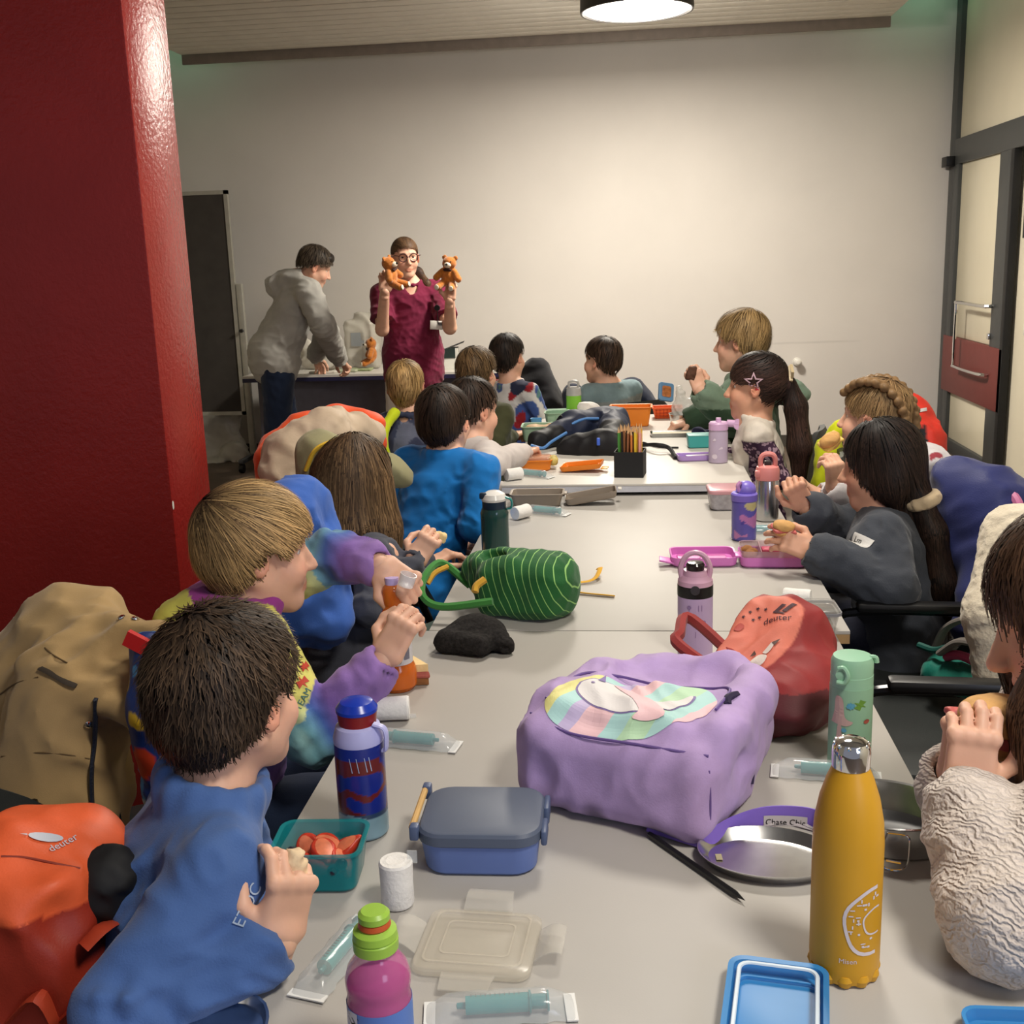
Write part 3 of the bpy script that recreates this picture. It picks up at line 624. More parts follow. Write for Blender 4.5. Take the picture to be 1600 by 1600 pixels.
# ---------------- tables
TOPM = plain('grey laminate', rgb(180, 176, 170), .5, var=.03, vs=5, bump=.04, bs=400, spec=.4); TOPW = plain('pale laminate', rgb(206, 202, 194), .45, var=.02, vs=5, spec=.4)
EDGEM = plain('beech table edge', rgb(176, 142, 98), .5, var=.15, vs=30); EDGEW = plain('pale table edge', rgb(196, 198, 206), .4); LEGM = plain('grey steel leg', rgb(88, 90, 94), .35, .6)
def table(label, x0, x1, y0, y1, z, top, edge):
    t = empty('table', ((x0+x1)/2, (y0+y1)/2, 0), label, 'table'); w, d = (x1-x0)/2, (y1-y0)/2
    MB().box((0, 0, z-.004), (w, d, .004), bev=.001).build('tabletop', top, t); MB().box((0, 0, z-.018), (w-.0005, d-.0005, .0100)).build('edge_band', edge, t)
    MB().box((0, 0, z-.055), (w-.06, d-.06, .025)).build('apron', LEGM, t)
    for a in (-1, 1):
        for b in (-1, 1): MB().tube([(a*(w-.08), b*(d-.08), z-.03), (a*(w-.08), b*(d-.08), .004)], .019, 12).build('leg', LEGM, t)
    return t
T1 = table('nearest grey laminate table, in the foreground', -.481, .408, .66, 2.258, .73, TOPM, EDGEM)
T2 = table('middle grey laminate table with beech edges', -.437, .441, 2.262, 3.672, .73, TOPM, EDGEM)
T3 = table('far pale table, raised higher than the grey ones', -.432, .382, 3.62, 5.25, .77, TOPW, EDGEW)
# desk at the back wall
dx0, dx1 = at(379, 588, 7.9)[0], at(800, 590, 7.9)[0]+.2
dk = empty('desk', ((dx0+dx1)/2, 8.25, 0), 'long desk with pale top and dark blue edge along the back wall', 'desk')
hw = (dx1-dx0)/2
MB().box((0, 0, .722), (hw, .36, .008)).build('desktop', TOPW, dk); MB().box((0, 0, .70), (hw, .362, .014)).build('edge_band', plain('dark blue edge', rgb(38, 36, 66), .4), dk)
MB().box((0, -.20, .44), (hw-.06, .01, .24)).build('modesty_panel', plain('grey blue panel', rgb(98, 96, 108), .5), dk)
for a in (-1, 1):
    MB().box((a*(hw-.05), 0, .36), (.022, .03, .33)).build('leg', LEGM, dk); MB().box((a*(hw-.05), 0, .02), (.022, .33, .02), bev=.006).build('foot', LEGM, dk)
# mobile pin board
pb0, pb1 = at(287, 303, 8.3), at(357, 303, 8.3)
B = empty('pin_board', (pb0[0]-.1, 8.3, 0), 'tall dark grey pin board on castors beside the pillar', 'board')
x1 = pb1[0]-B.location[0]-.02; z1 = pb0[2]; z0 = at(378, 645, 8.3)[2]; xa = x1-1.1
LF = plain('light metal frame', rgb(170, 168, 158), .4, .3)
MB().box(((xa+x1)/2, 0, (z0+z1)/2), ((x1-xa)/2, .012, (z1-z0)/2)).build('panel', fabric('charcoal felt', rgb(66, 62, 58), bump=.3), B)
f = MB()
for a, b in (((xa, z1), (x1, z1)), ((xa, z0), (x1, z0)), ((x1, z0), (x1, z1)), ((xa, z0), (xa, z1))): f.box(((a[0]+b[0])/2, 0, (a[1]+b[1])/2), (abs(b[0]-a[0])/2+.014, .018, abs(b[1]-a[1])/2+.014))
f.build('panel_frame', LF, B)
for xx in (x1+.045, xa-.045):
    MB().box((xx, 0, .72), (.022, .022, .66), bev=.004).build('post', LF, B); MB().box((xx, 0, .085), (.02, .30, .016), bev=.005).build('foot', LEGM, B)
    for yy in (-.28, .28): MB().lathe([(.0001, -.016), (.034, -.016), (.036, 0), (.034, .016), (.0001, .016)], (xx, yy, .036), 16, R=roty(PI/2)).build('castor', BLACKP, B)
MB().tube([(x1+.045, -.03, z0+.62), (x1+.045, -.055, z0+.62)], .014).build('knob', BLACKP, B)
S = SDF(.016); q = at(350, 690, 8.62)
S.box(q+V(-.15, 0, .02), (.30, .03, .24), rotx(-.12), .02); S.ell(q+V(-.1, -.06, -.2), (.34, .12, .07)); S.ell(q+V(.1, -.05, -.1), (.12, .07, .10)); S.half((0, 0, .004), (0, 0, -1)); S.disp = folds(5, 26, .022)
tag(S.obj('plastic_sheeting', plain('crumpled white plastic', rgb(186, 182, 170), .35, bump=.2, bs=40)), 'crumpled white plastic sheeting heaped under the pin board', 'sheeting')
# ---------------- the children and the two adults
def pt(a): return at(*a) if a is not None else None
def yawv(d): a = math.radians(d); return V(math.sin(a), math.cos(a), 0)
def kid(label, head, look, neck, yaw, sw=.25, elL=None, wrL=None, elR=None, wrR=None, pelvis=None, lean=.05, drop=.03, tilt=0, **k):
    N = pt(neck); f = yawv(yaw); r = V(f[1], -f[0], 0); shL = N-r*sw/2-V(0, 0, drop-tilt); shR = N+r*sw/2-V(0, 0, drop+tilt)
    pv = V(N[0], N[1], .53)-f*lean if pelvis is None else np.asarray(pelvis, float)
    eL, eR = pt(elL), pt(elR); wL, wR = pt(wrL), pt(wrR)
    if eL is None: eL = shL+V(0, 0, -.16)+f*.06-r*.03
    if wL is None: wL = eL+f*.14+r*.05-V(0, 0, .03)
    if eR is None: eR = shR+V(0, 0, -.16)+f*.06+r*.03
    if wR is None: wR = eR+f*.14-r*.05-V(0, 0, .03)
    k.setdefault('hL', (nrm(wL-eL), V(0, 0, 1)-f*.2, (.35, .4, .45, .5), .5)); k.setdefault('hR', (nrm(wR-eR), V(0, 0, 1)-f*.2, (.35, .4, .45, .5), .5))
    k.setdefault('pants', fabric('dark trousers', rgb(36, 38, 52)))
    return person(label, pt(head), look, N, shL, shR, pv, eL, wL, eR, wR, bodyfwd=f, **k)
n1, n2, n3, n4 = wavy(31, 30), wavy(32, 60), wavy(33, 130), wavy(34, 18)
cols = lambda v: [v[:, 0], v[:, 1], v[:, 2]]
JEANS = fabric('dark blue jeans', rgb(30, 42, 66), bs=500)
SHIRTM = colattr('printed jersey', .85, .25, 260, spec=.2, sheen=.1)
tshirt_ = lambda root: [o for o in root.children if o.name.startswith('shirt')][0]
# A: foreground boy
c = fabric('denim blue jersey', rgb(74, 104, 160), bump=.3, bs=420)
A, HA, _, TA = kid('child with dark curly hair in a denim blue long-sleeved top, nearest at left', (360, 1084, 1.24), (.42, .9, -.05), (325, 1256, 1.20), 66, .24, elR=(190, 1580, 0.99), wrR=(436, 1472, 1.065), elL=(410, 1400, 1.38), wrL=(440, 1460, 1.42), vox=.005, shirt=c, hs=.92, pants=JEANS, collar=.010, collar_h=.022, cst=1.9, hR=(V(.22, .2, .95), V(.65, -.72, .2), (.5, .66, .78, .85), .8, .05), loose=.010, fold=.009, ff=52, handsc=.76, cuff=.0, neckcut=.018, seed=2, pelvis=(-.66, 1.14, .53), arm=.92)
decal_at('lettering', textpolys('ETOC', .018), plastic('pale blue lettering', rgb(170, 186, 206), .6), tshirt_(A), (376, 1438), (398, 1392), A, off=.002)
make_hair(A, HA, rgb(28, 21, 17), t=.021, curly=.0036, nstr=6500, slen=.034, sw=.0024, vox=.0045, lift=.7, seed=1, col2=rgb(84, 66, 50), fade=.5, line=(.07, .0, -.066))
# B: tie-dye hoodie
def tied(arms):
    st = [(0, rgb(206, 202, 96)), (.32, rgb(222, 216, 120)), (.48, rgb(120, 176, 186)), (.58, rgb(70, 98, 168)), (.70, rgb(126, 96, 170)), (1, rgb(150, 116, 180))]
    def f(v):
        tt = np.zeros(len(v)); nn = n1(cols(v))*.10+n2(cols(v))*.05
        for sh, el, wr in arms:
            for a, b, t0, t1 in ((sh, el, .05, .5), (el, wr, .5, 1)):
                ba = b-a; q = np.clip((v-a)@ba/np.dot(ba, ba), 0, 1); d = np.linalg.norm(v-a-q[:, None]*ba, axis=1); tt = np.where((d < .062) & (t0+(t1-t0)*q > tt), t0+(t1-t0)*q, tt)
        low = np.clip((.80-v[:, 2])/.22, 0, 1)*(tt < .1); tt = np.maximum(tt, low*.95)+nn; c = np.zeros((len(v), 3))
        for ch in range(3): c[:, ch] = np.interp(tt, [s[0] for s in st], [s[1][ch] for s in st])
        return c*(1+.22*n3(cols(v)))[:, None]
    return f
bN = at(372, 948, 1.88); bf = yawv(58); br = V(bf[1], -bf[0], 0); bL, bR = bN-br*.125-V(0, 0, .03), bN+br*.125-V(0, 0, .03)
arms = [(bL, at(520, 868, 2.02), at(592, 882, 1.96)), (bR, at(487, 1150, 1.74), at(600, 1032, 1.80))]
hoodc = tied(arms); HOODP = rgb(150, 60, 140)
def hoodB(T):
    for a in np.linspace(.2, 2*PI-.2, 12):
        p = bN+V(0, 0, .018)+(br*math.sin(a)*.068-bf*math.cos(a)*.062); T.ell(p, (.030, .030, .026), k=.02)
    T.ell(bN-bf*.085-V(0, 0, .03), (.07, .05, .06), k=.03)
def colB(v):
    c = hoodc(v); d = np.linalg.norm((v-(bN+V(0, 0, .012)))*V(1, 1, 1.3), axis=1); hd = (d < .102+.01*n1(cols(v)))*(v[:, 2] > bN[2]-.055); c[hd > 0] = np.array(HOODP)*(1+.25*n2(cols(v))[hd > 0])[:, None]; return c
Bk, HB, _, TB = kid('child with light brown swept hair in a tie-dye hoodie, twisting open an orange drink', (404, 858, 1.88), (.88, .45, -.12), (372, 948, 1.88), 58, .25, elL=(520, 868, 2.02), wrL=(592, 882, 1.96), elR=(487, 1150, 1.74), wrR=(600, 1032, 1.80), vox=.0055, shirt=SHIRTM, shcol=colB, hs=.97, extra_shirt=hoodB, loose=.014, fold=.006, hL=(V(.62, -.25, -.35), V(-.2, -.5, .85), (.8, .85, .9, .95), .7), hR=(V(.42, .25, .75), V(-.3, -.9, .25), (.55, .6, .66, .72), .6, .12), handsc=.80, seed=3, cuff=.0, pants=JEANS, pelvis=(-.76, 1.84, .53))
bs_ = tshirt_(Bk)
decal_at('name_sticker', [[(-.022, -.015), (.022, -.015), (.022, .015), (-.022, .015)]], plastic('white sticker', rgb(206, 204, 200), .5), bs_, (458, 990), (474, 986), Bk, off=.002, sub_=.008); decal_at('red_print', [star2(0, .012, .012, .004, 6), star2(.004, -.018, .013, .004, 6)], plastic('red figure print', rgb(196, 66, 44), .6), bs_, (466, 1046), (480, 1054), Bk, off=.002); decal_at('sticker_writing', textpolys('1+', .018), BLACKP, bs_, (458, 990), (474, 986), Bk, off=.003); decal_at('teal_lettering', textpolys('TEAM', .016), plastic('teal lettering', rgb(40, 104, 110), .6), bs_, (468, 1104), (480, 1082), Bk, off=.002)
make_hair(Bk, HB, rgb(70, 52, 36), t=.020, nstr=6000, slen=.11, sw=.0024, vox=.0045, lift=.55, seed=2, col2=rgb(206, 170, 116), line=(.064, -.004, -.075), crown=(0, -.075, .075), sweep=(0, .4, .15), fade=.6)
# C: girl with long brown hair
c = fabric('charcoal jersey', rgb(74, 76, 86), bs=400)
C, HC, _, TC = kid('girl with long straight brown hair in a charcoal long-sleeved top, holding a bit of bread', (558, 750, 2.66), (.45, .85, -.3), (562, 838, 2.62), 55, .25, elR=(582, 950, 2.40), wrR=(646, 880, 2.52), elL=(620, 900, 2.8), wrL=(668, 880, 2.85), vox=.006, ears=False, shirt=c, hs=.93, hR=(V(.45, .35, .65), V(.2, -.8, .5), (.45, .5, .6, .65), .8, .1), seed=4, fold=.006, pants=fabric('grey green trousers', rgb(72, 88, 82)), pelvis=(-.70, 2.50, .53))
f = HC['R'][:, 1]; h0 = HC['c']; d0 = V(0, 0, -1.)
make_hair(C, HC, rgb(70, 52, 36), t=.018, nstr=4200, slen=.24, sw=.0032, vox=.006, lift=.3, seed=3, col2=rgb(132, 104, 72), line=(.072, -.03, -.14), ear=False, locks=[([h0-f*.035+V(-.005, 0, 0), h0-f*.055+d0*.12, h0-f*.06+d0*.27+V(-.01, -.03, 0)], [.078, .075, .066], HC['R'][:, 0], 1.22), ([h0+HC['R'][:, 0]*.065, h0+HC['R'][:, 0]*.085-f*.005+d0*.11, h0+HC['R'][:, 0]*.09-f*.0+d0*.20], [.035, .035, .028], f, 1.2), ([h0-HC['R'][:, 0]*.06, h0-HC['R'][:, 0]*.078-f*.01+d0*.12, h0-HC['R'][:, 0]*.078-f*.01+d0*.23], [.038, .038, .03], f, 1.2)], down=.6)
# D: blue shirt
c = fabric('bright blue jersey', rgb(22, 112, 186), bs=420)
Dk, HD, _, TD = kid('child with short dark hair in a bright blue long-sleeved top', (695, 657, 3.32), (.30, .95, .0), (694, 716, 3.29), 28, .265, elR=(745, 820, 3.16), wrR=(772, 815, 3.42), elL=(640, 850, 3.25), vox=.006, shirt=c, hs=.93, seed=5, fold=.006, loose=.016, pelvis=(-.66, 3.2, .53), collar=.009)
make_hair(Dk, HD, rgb(30, 23, 19), t=.015, nstr=2600, slen=.06, sw=.003, vox=.006, seed=4, col2=rgb(62, 46, 36), line=(.068, .004, -.068), lift=.4)
# E: white sweatshirt
c = fabric('off white fleece', rgb(206, 198, 194))
Ek, HE, _, TE = kid('child with dark hair in an off-white sweatshirt, half hidden behind the blue top', (740, 640, 3.86), (.72, .68, -.15), (735, 694, 3.83), 55, .25, elR=(762, 728, 3.66), wrR=(818, 708, 3.90), vox=.0075, shirt=c, hs=.97, seed=6, loose=.014)
make_hair(Ek, HE, rgb(36, 27, 22), t=.013, nstr=1300, slen=.055, sw=.0035, vox=.007, seed=5, col2=rgb(70, 52, 40), line=(.068, 0, -.072))
# F: camo
def camo(v): a = n1(cols(v))+.5*n2(cols(v)); return np.where((a > .22)[:, None], np.array(rgb(110, 116, 138)), np.where((a < -.2)[:, None], np.array(rgb(34, 38, 56)), np.array(rgb(66, 72, 98))))
Fk, HF, _, TF = kid('child with short blond hair in a blue camouflage top', (634, 603, 4.32), (-.05, 1, .05), (642, 652, 4.29), 12, .205, bw=.9, neckcut=.020, loose=.012, vox=.0075, shirt=SHIRTM, shcol=camo, hs=.92, seed=7)
make_hair(Fk, HF, rgb(142, 112, 70), t=.010, nstr=1500, slen=.045, sw=.0035, vox=.007, seed=6, col2=rgb(190, 158, 106), line=(.068, 0, -.07))
# G: olive
Gk, HG, _, TG = kid('child with tousled brown hair in an olive green top', (746, 582, 4.72), (.42, .9, 0), (756, 634, 4.68), 45, .25, elR=(775, 694, 4.52), wrR=(800, 682, 4.66), vox=.0075, shirt=fabric('olive jersey', rgb(72, 74, 50)), hs=.93, seed=8)
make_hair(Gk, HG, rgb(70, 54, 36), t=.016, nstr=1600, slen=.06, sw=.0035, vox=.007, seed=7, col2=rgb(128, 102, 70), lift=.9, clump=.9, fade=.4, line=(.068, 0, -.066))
# H: colourful print on white
def patch(v):
    a, b = n1(cols(v)), n2(cols(v)); c = np.tile(np.array(rgb(208, 206, 204)), (len(v), 1)); c[a > .22] = rgb(64, 88, 150); c[b > .40] = rgb(150, 36, 44); c[a < -.30] = rgb(40, 46, 70); c[(b < -.42)] = rgb(90, 130, 130); return c
Hk, HH, _, TH = kid('child with short black hair in a white top with a blue and red print', (794, 557, 5.3), (.45, .88, -.05), (799, 602, 5.28), 40, .24, vox=.008, shirt=SHIRTM, shcol=patch, hs=.94, seed=9)
make_hair(Hk, HH, rgb(26, 21, 19), t=.013, nstr=1200, slen=.05, sw=.004, vox=.008, seed=8, col2=rgb(56, 44, 36), line=(.068, 0, -.072))
# I: at the far end
def cI(v): return np.where((v[:, 2] < .80+.03*n4(cols(v)))[:, None], np.array(rgb(136, 142, 142)), np.array(rgb(124, 146, 152)))
Ik, HI, _, TI = kid('child with dark brown hair in a grey-blue T-shirt at the far end of the tables', (940, 562, 5.72), (-.80, .55, -.02), (954, 604, 5.72), -35, .25, vox=.008, shirt=SHIRTM, shcol=cI, hs=1.0, seed=10, sleeve=.8)
make_hair(Ik, HI, rgb(40, 30, 24), t=.014, nstr=1200, slen=.05, sw=.004, vox=.008, seed=9, col2=rgb(82, 62, 48), line=(.068, 0, -.07))
# J: green jacket
def hoodJ(T):
    N = at(1166, 598, 4.6); T.ell(N+V(.11, -.04, -.02), (.10, .10, .05), k=.04); T.ell(N+V(.17, -.08, -.04), (.07, .06, .04), k=.03)
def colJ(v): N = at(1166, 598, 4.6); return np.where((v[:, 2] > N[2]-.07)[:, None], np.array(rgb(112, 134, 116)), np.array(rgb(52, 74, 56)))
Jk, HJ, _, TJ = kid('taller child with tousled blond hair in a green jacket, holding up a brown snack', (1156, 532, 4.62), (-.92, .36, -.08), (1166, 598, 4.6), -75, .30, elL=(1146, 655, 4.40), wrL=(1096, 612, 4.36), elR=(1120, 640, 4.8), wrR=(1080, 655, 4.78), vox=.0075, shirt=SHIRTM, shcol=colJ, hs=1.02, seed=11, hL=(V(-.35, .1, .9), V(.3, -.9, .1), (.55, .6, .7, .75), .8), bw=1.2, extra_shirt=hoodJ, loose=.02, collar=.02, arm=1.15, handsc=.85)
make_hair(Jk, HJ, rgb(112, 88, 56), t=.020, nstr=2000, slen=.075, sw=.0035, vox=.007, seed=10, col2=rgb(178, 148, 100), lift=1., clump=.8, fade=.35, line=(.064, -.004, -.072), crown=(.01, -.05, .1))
# K: ponytail, white vest over dark lace sleeves
kN = at(1180, 660, 4.0); kf = yawv(-88); kr = V(kf[1], -kf[0], 0)
LACEM = colattr('lace and fleece', .85, .3, 300, spec=.2); _t = LACEM.node_tree; _b = _t.nodes['Principled BSDF']; _src = _b.inputs['Base Color'].links[0].from_socket
_vo = _t.nodes.new('ShaderNodeTexVoronoi'); _vo.inputs['Scale'].default_value = 75; _vo.feature = 'SMOOTH_F1'; _tc = _t.nodes.new('ShaderNodeTexCoord'); _t.links.new(_tc.outputs['Object'], _vo.inputs['Vector'])
_lt = _t.nodes.new('ShaderNodeMath'); _lt.operation = 'LESS_THAN'; _lt.inputs[1].default_value = .36; _t.links.new(_vo.outputs['Distance'], _lt.inputs[0])
_g = _t.nodes.new('ShaderNodeMath'); _g.operation = 'LESS_THAN'; _g.inputs[1].default_value = .2; _bw = _t.nodes.new('ShaderNodeRGBToBW'); _t.links.new(_src, _bw.inputs[0]); _t.links.new(_bw.outputs[0], _g.inputs[0])
_m = _t.nodes.new('ShaderNodeMath'); _m.operation = 'MULTIPLY'; _t.links.new(_lt.outputs[0], _m.inputs[0]); _t.links.new(_g.outputs[0], _m.inputs[1]); _x = _t.nodes.new('ShaderNodeMixRGB'); _x.inputs[2].default_value = rgb(158, 132, 148)+(1,)
_t.links.new(_m.outputs[0], _x.inputs[0]); _t.links.new(_src, _x.inputs[1]); _t.links.new(_x.outputs[0], _b.inputs['Base Color'])
def colK(v):
    d = np.minimum(np.linalg.norm(v-(kN-kr*.125-V(0, 0, .09)), axis=1), np.linalg.norm(v-(kN+kr*.125-V(0, 0, .09)), axis=1)); s = np.abs((v-kN)@kr); lace = np.array(rgb(64, 42, 64))
    return np.where(((s > .104) & (v[:, 2] < kN[2]-.045))[:, None], lace, np.array(rgb(214, 206, 194)))
Kk, HK, _, TK = kid('girl with dark ponytail and star hair clip in a white vest over purple lace sleeves', (1180, 602, 4.0), (-.97, .2, -.05), (1180, 660, 4.0), -88, .23, elL=(1216, 746, 3.88), wrL=(1176, 756, 3.92), elR=(1180, 720, 4.15), wrR=(1140, 712, 4.2), vox=.0065, shirt=LACEM, shcol=colK, hs=1.0, arm=.85, seed=12, vneck=.05, skin='warm')
R_ = HK['R']; h0 = HK['c']; hb = h0-R_[:, 1]*.105+V(0, 0, .0)
make_hair(Kk, HK, rgb(32, 24, 22), t=.012, nstr=2600, slen=.12, sw=.003, vox=.006, seed=11, col2=rgb(72, 50, 42), line=(.058, -.006, -.05), locks=[([hb-R_[:, 1]*.01, hb-R_[:, 1]*.035+V(0, 0, -.08), hb-R_[:, 1]*.05+V(0, -.01, -.22), hb-R_[:, 1]*.05+V(.0, -.02, -.36)], [.026, .036, .040, .020], None, 1)], crown=(0, -.16, .01), down=-.1, lift=.15)
S = SDF(.005)
for k in range(9): a = 2*PI*k/9; S.ell(hb-R_[:, 1]*.006+(R_[:, 0]*math.cos(a)+R_[:, 2]*math.sin(a))*.024, (.014, .012, .014), k=.008)
S.obj('scrunchie', fabric('dark brown velvet', rgb(52, 34, 32)), Kk)
bw_ = MB(); bw_.box(hb+V(.012, -.012, .035), (.006, .03, .006), R=rotx(.9)); bw_.box(hb+V(.016, -.016, .045), (.005, .024, .012), R=rotx(.5)); o = bw_.build('hair_bow', plastic('gold beige bow', rgb(190, 172, 136), .3), Kk); o.data.transform(Matrix.Translation(-Vector(Kk.location)))
hair_k = [o for o in Kk.children if o.name.startswith('hair')][0]
st = star2(0, 0, .034, .015); st2 = star2(0, 0, .024, .0095)
pc = at(1172, 592, 3.9); ring = [[st[i], st[(i+1) % 10], st2[(i+1) % 10], st2[i]] for i in range(10)]
u_ = R_[:, 1]*-1; o = drape('star_clip', ring+[disc2(.012, -.030, .007)], [plastic('pale pink clip', rgb(204, 172, 184), .25), plastic('red bead', rgb(200, 40, 60), .3)], [hair_k], h0+V(0, -.11, .022)+R_[:, 1]*.015, (1, 0, 0), V(0, 0, 1), Kk, off=.004, mi=[0]*10+[1])
# L: braids, printed white hoodie
def colL(v):
    c = np.tile(np.array(rgb(208, 204, 206)), (len(v), 1)); k = n3(cols(v))*n2(cols(v)); c[k > .17] = rgb(62, 54, 70); c[k < -.21] = rgb(150, 60, 70); return c
LN = at(1380, 722, 3.35)
def hoodL(T): T.ell(LN+V(.11, -.02, .01), (.07, .10, .045), k=.04); T.ell(LN+V(.16, -.05, -.06), (.05, .07, .07), k=.03)
Lk, HL, _, TL = kid('girl with braided light brown hair in a leaf-print white hoodie, eating a sandwich', (1364, 650, 3.36), (-.86, .48, -.02), (1380, 722, 3.35), -72, .25, elL=(1345, 815, 3.16), wrL=(1305, 768, 3.14), elR=(1320, 790, 3.5), wrR=(1290, 775, 3.5), vox=.0065, shirt=SHIRTM, shcol=colL, hs=.97, seed=13, extra_shirt=hoodL, loose=.016, hL=(V(-.08, .0, 1), V(.5, -.8, .0), (.55, .6, .65, .7), .7), handsc=.82)
R_ = HL['R']; h0 = HL['c']
def braid(path, r): return [(spline([h0+R_@V(*p) for p in path], 2), None, None, 1)]
bl = []
for sd in (-1, 1):
    pts = spline([h0+R_@V(*p) for p in ((sd*.040, .05, .110), (sd*.066, .005, .106), (sd*.076, -.05, .074), (sd*.062, -.10, .01), (sd*.045, -.10, -.06), (sd*.05, -.09, -.12))], 4)
    bl.append((pts, [.015+.007*(i % 2) for i in range(len(pts))], None, 1))
make_hair(Lk, HL, rgb(112, 86, 58), t=.011, nstr=2600, slen=.055, sw=.003, vox=.0055, seed=12, col2=rgb(164, 134, 92), line=(.066, .0, -.075), part=.0, lift=.25)
for sd in (-1, 1):
    S = SDF(.0035)
    for i, p in enumerate(spline([V(sd*.030, .075, .075), V(sd*.048, .03, .105), V(sd*.055, -.03, .105), V(sd*.055, -.085, .065), V(sd*.048, -.112, .0), V(sd*.045, -.108, -.06), V(sd*.05, -.09, -.13)], 5)):
        q = h0+R_@(p*1.0)*.97; S.ell(q+R_[:, 0]*(.009 if i % 2 else -.009), (.0135, .0135, .0135), k=.006)
    S.disp = (lambda f_: lambda P: .0012*f_(P))(wavy(3, 500)); S.obj('braid', HAIRM['h'], Lk, lambda v: np.array(rgb(128, 100, 68))*(1+.35*n3(cols(v)))[:, None])
# M: black ponytail, charcoal sweatshirt
c = fabric('charcoal sweatshirt', rgb(64, 68, 76), bump=.35)
Mk, HM, _, TM = kid('girl with long black ponytail and cream scrunchie in a charcoal sweatshirt, holding a small bun', (1374, 724, 2.86), (-.96, .24, -.16), (1382, 806, 2.86), -72, .26, elL=(1392, 920, 2.64), wrL=(1272, 862, 2.66), elR=(1318, 830, 3.02), wrR=(1262, 796, 2.98), vox=.006, ears=False, shirt=c, hs=.96, seed=14, loose=.020, fold=.008, ff=45, skin='warm', hL=(V(-.85, .1, .35), V(.15, -.85, .45), (.3, .35, .4, .45), .6, .15), hR=(V(-.45, -.1, .75), V(-.5, -.75, .5), (.75, .8, .85, .9), .5), handsc=.80, arm=1.15)
R_ = HM['R']; h0 = HM['c']; hb = h0-R_[:, 1]*.085+V(0.01, -.02, -.088)
make_hair(Mk, HM, rgb(22, 17, 16), t=.014, nstr=3600, slen=.16, sw=.003, vox=.006, seed=13, col2=rgb(58, 42, 34), line=(.066, -.09, -.14), ear=False, locks=[([h0-R_[:, 1]*.05, hb], [.06, .026], None, 1), ([hb, hb+V(.03, -.02, -.09), hb+V(.055, -.03, -.22), hb+V(.065, -.03, -.36)], [.024, .032, .036, .016], None, 1)], crown=(0, .0, .11), part=.0, down=.25, lift=.15)
S = SDF(.0045)
for k in range(10): a = 2*PI*k/10; S.ell(hb+V(.008, 0, -.012)+(V(0, 1, 0)*math.cos(a)+V(.9, 0, .35)*math.sin(a))*.030, (.017, .017, .016), k=.008)
S.disp = folds(9, 160, .003); S.obj('scrunchie', fabric('cream satin', rgb(206, 184, 150), rough=.5), Mk)
tshirt = lambda root: [o for o in root.children if o.name.startswith('shirt')][0]
ts = tshirt(Mk); decal_at('name_sticker', [[(-.030, -.016), (.030, -.016), (.030, .016), (-.030, .016)]], plastic('white sticker', rgb(206, 204, 200), .5), ts, (1334, 842), (1358, 852), Mk, off=.002, sub_=.008)
decal_at('name_writing', [[(x-.008, y) for x, y in pl] for pl in textpolys('Lm', .020)], BLACKP, ts, (1334, 842), (1358, 852), Mk, off=.003)
# N: knit sweater at the right edge
KNIT = NT('cream cable knit'); kc = rgb(214, 202, 192); KNIT.set(Roughness=.9, Specular_IOR_Level=.15, Sheen_Weight=.25)
wvx = KNIT.n('ShaderNodeTexWave', wave_type='BANDS', bands_direction='DIAGONAL'); wvx.inputs['Scale'].default_value = 48; wvx.inputs['Distortion'].default_value = 14; wvx.inputs['Detail'].default_value = 3; KNIT.l(KNIT.coord(), wvx.inputs[0])
KNIT.l(KNIT.ramp(wvx.outputs[1], [(.05, shade(kc, .86)), (.5, kc)]), KNIT.b.inputs['Base Color']); KNIT.bump(wvx.outputs[1], .7, .003)
Nk, HN, _, TN = kid('girl in a chunky cream knit sweater biting a sandwich at the right edge', (1690, 955, 1.37), (-.94, .10, -.36), (1700, 1120, 1.37), -80, .27, elL=(1575, 1425, 1.13), wrL=(1510, 1240, 1.26), elR=(1560, 1320, 1.48), wrR=(1496, 1205, 1.40), vox=.005, ears=False, shirt=KNIT.m, hs=1.12, seed=15, loose=.026, fold=.007, ff=60, hL=(V(.10, .12, .95), V(-.15, -.96, .2), (.52, .52, .55, .6), .3, .12), hR=(V(.05, -.05, .95), V(-.35, .85, .3), (.70, .66, .66, .7), .5, .05), handsc=.78, cuff=-.002, arm=1.2, pelvis=(.62, 1.36, .53))
f = HN['R'][:, 1]; h0 = HN['c']; R_ = HN['R']
make_hair(Nk, HN, rgb(66, 46, 34), t=.018, nstr=4200, slen=.22, sw=.0026, vox=.005, seed=14, col2=rgb(104, 76, 54), line=(.06, -.02, -.13), ear=False, locks=[([h0-f*.02, h0-f*.05+d0*.13, h0-f*.05+d0*.26], [.08, .075, .06], R_[:, 0], 1.2), ([h0+f*.045-R_[:, 0]*-.05+V(0, 0, .03), h0+f*.055+R_[:, 0]*.07+d0*.06, h0+f*.045+R_[:, 0]*.075+d0*.15], [.030, .026, .014], None, 1), ([h0+f*.01-R_[:, 0]*.08+V(0, 0, .03), h0+f*.045-R_[:, 0]*.10+d0*.08, h0+f*.05-R_[:, 0]*.10+d0*.2, h0+f*.03-R_[:, 0]*.09+d0*.27], [.045, .05, .04, .02], None, 1)], down=.5, lift=.2, part=.005)
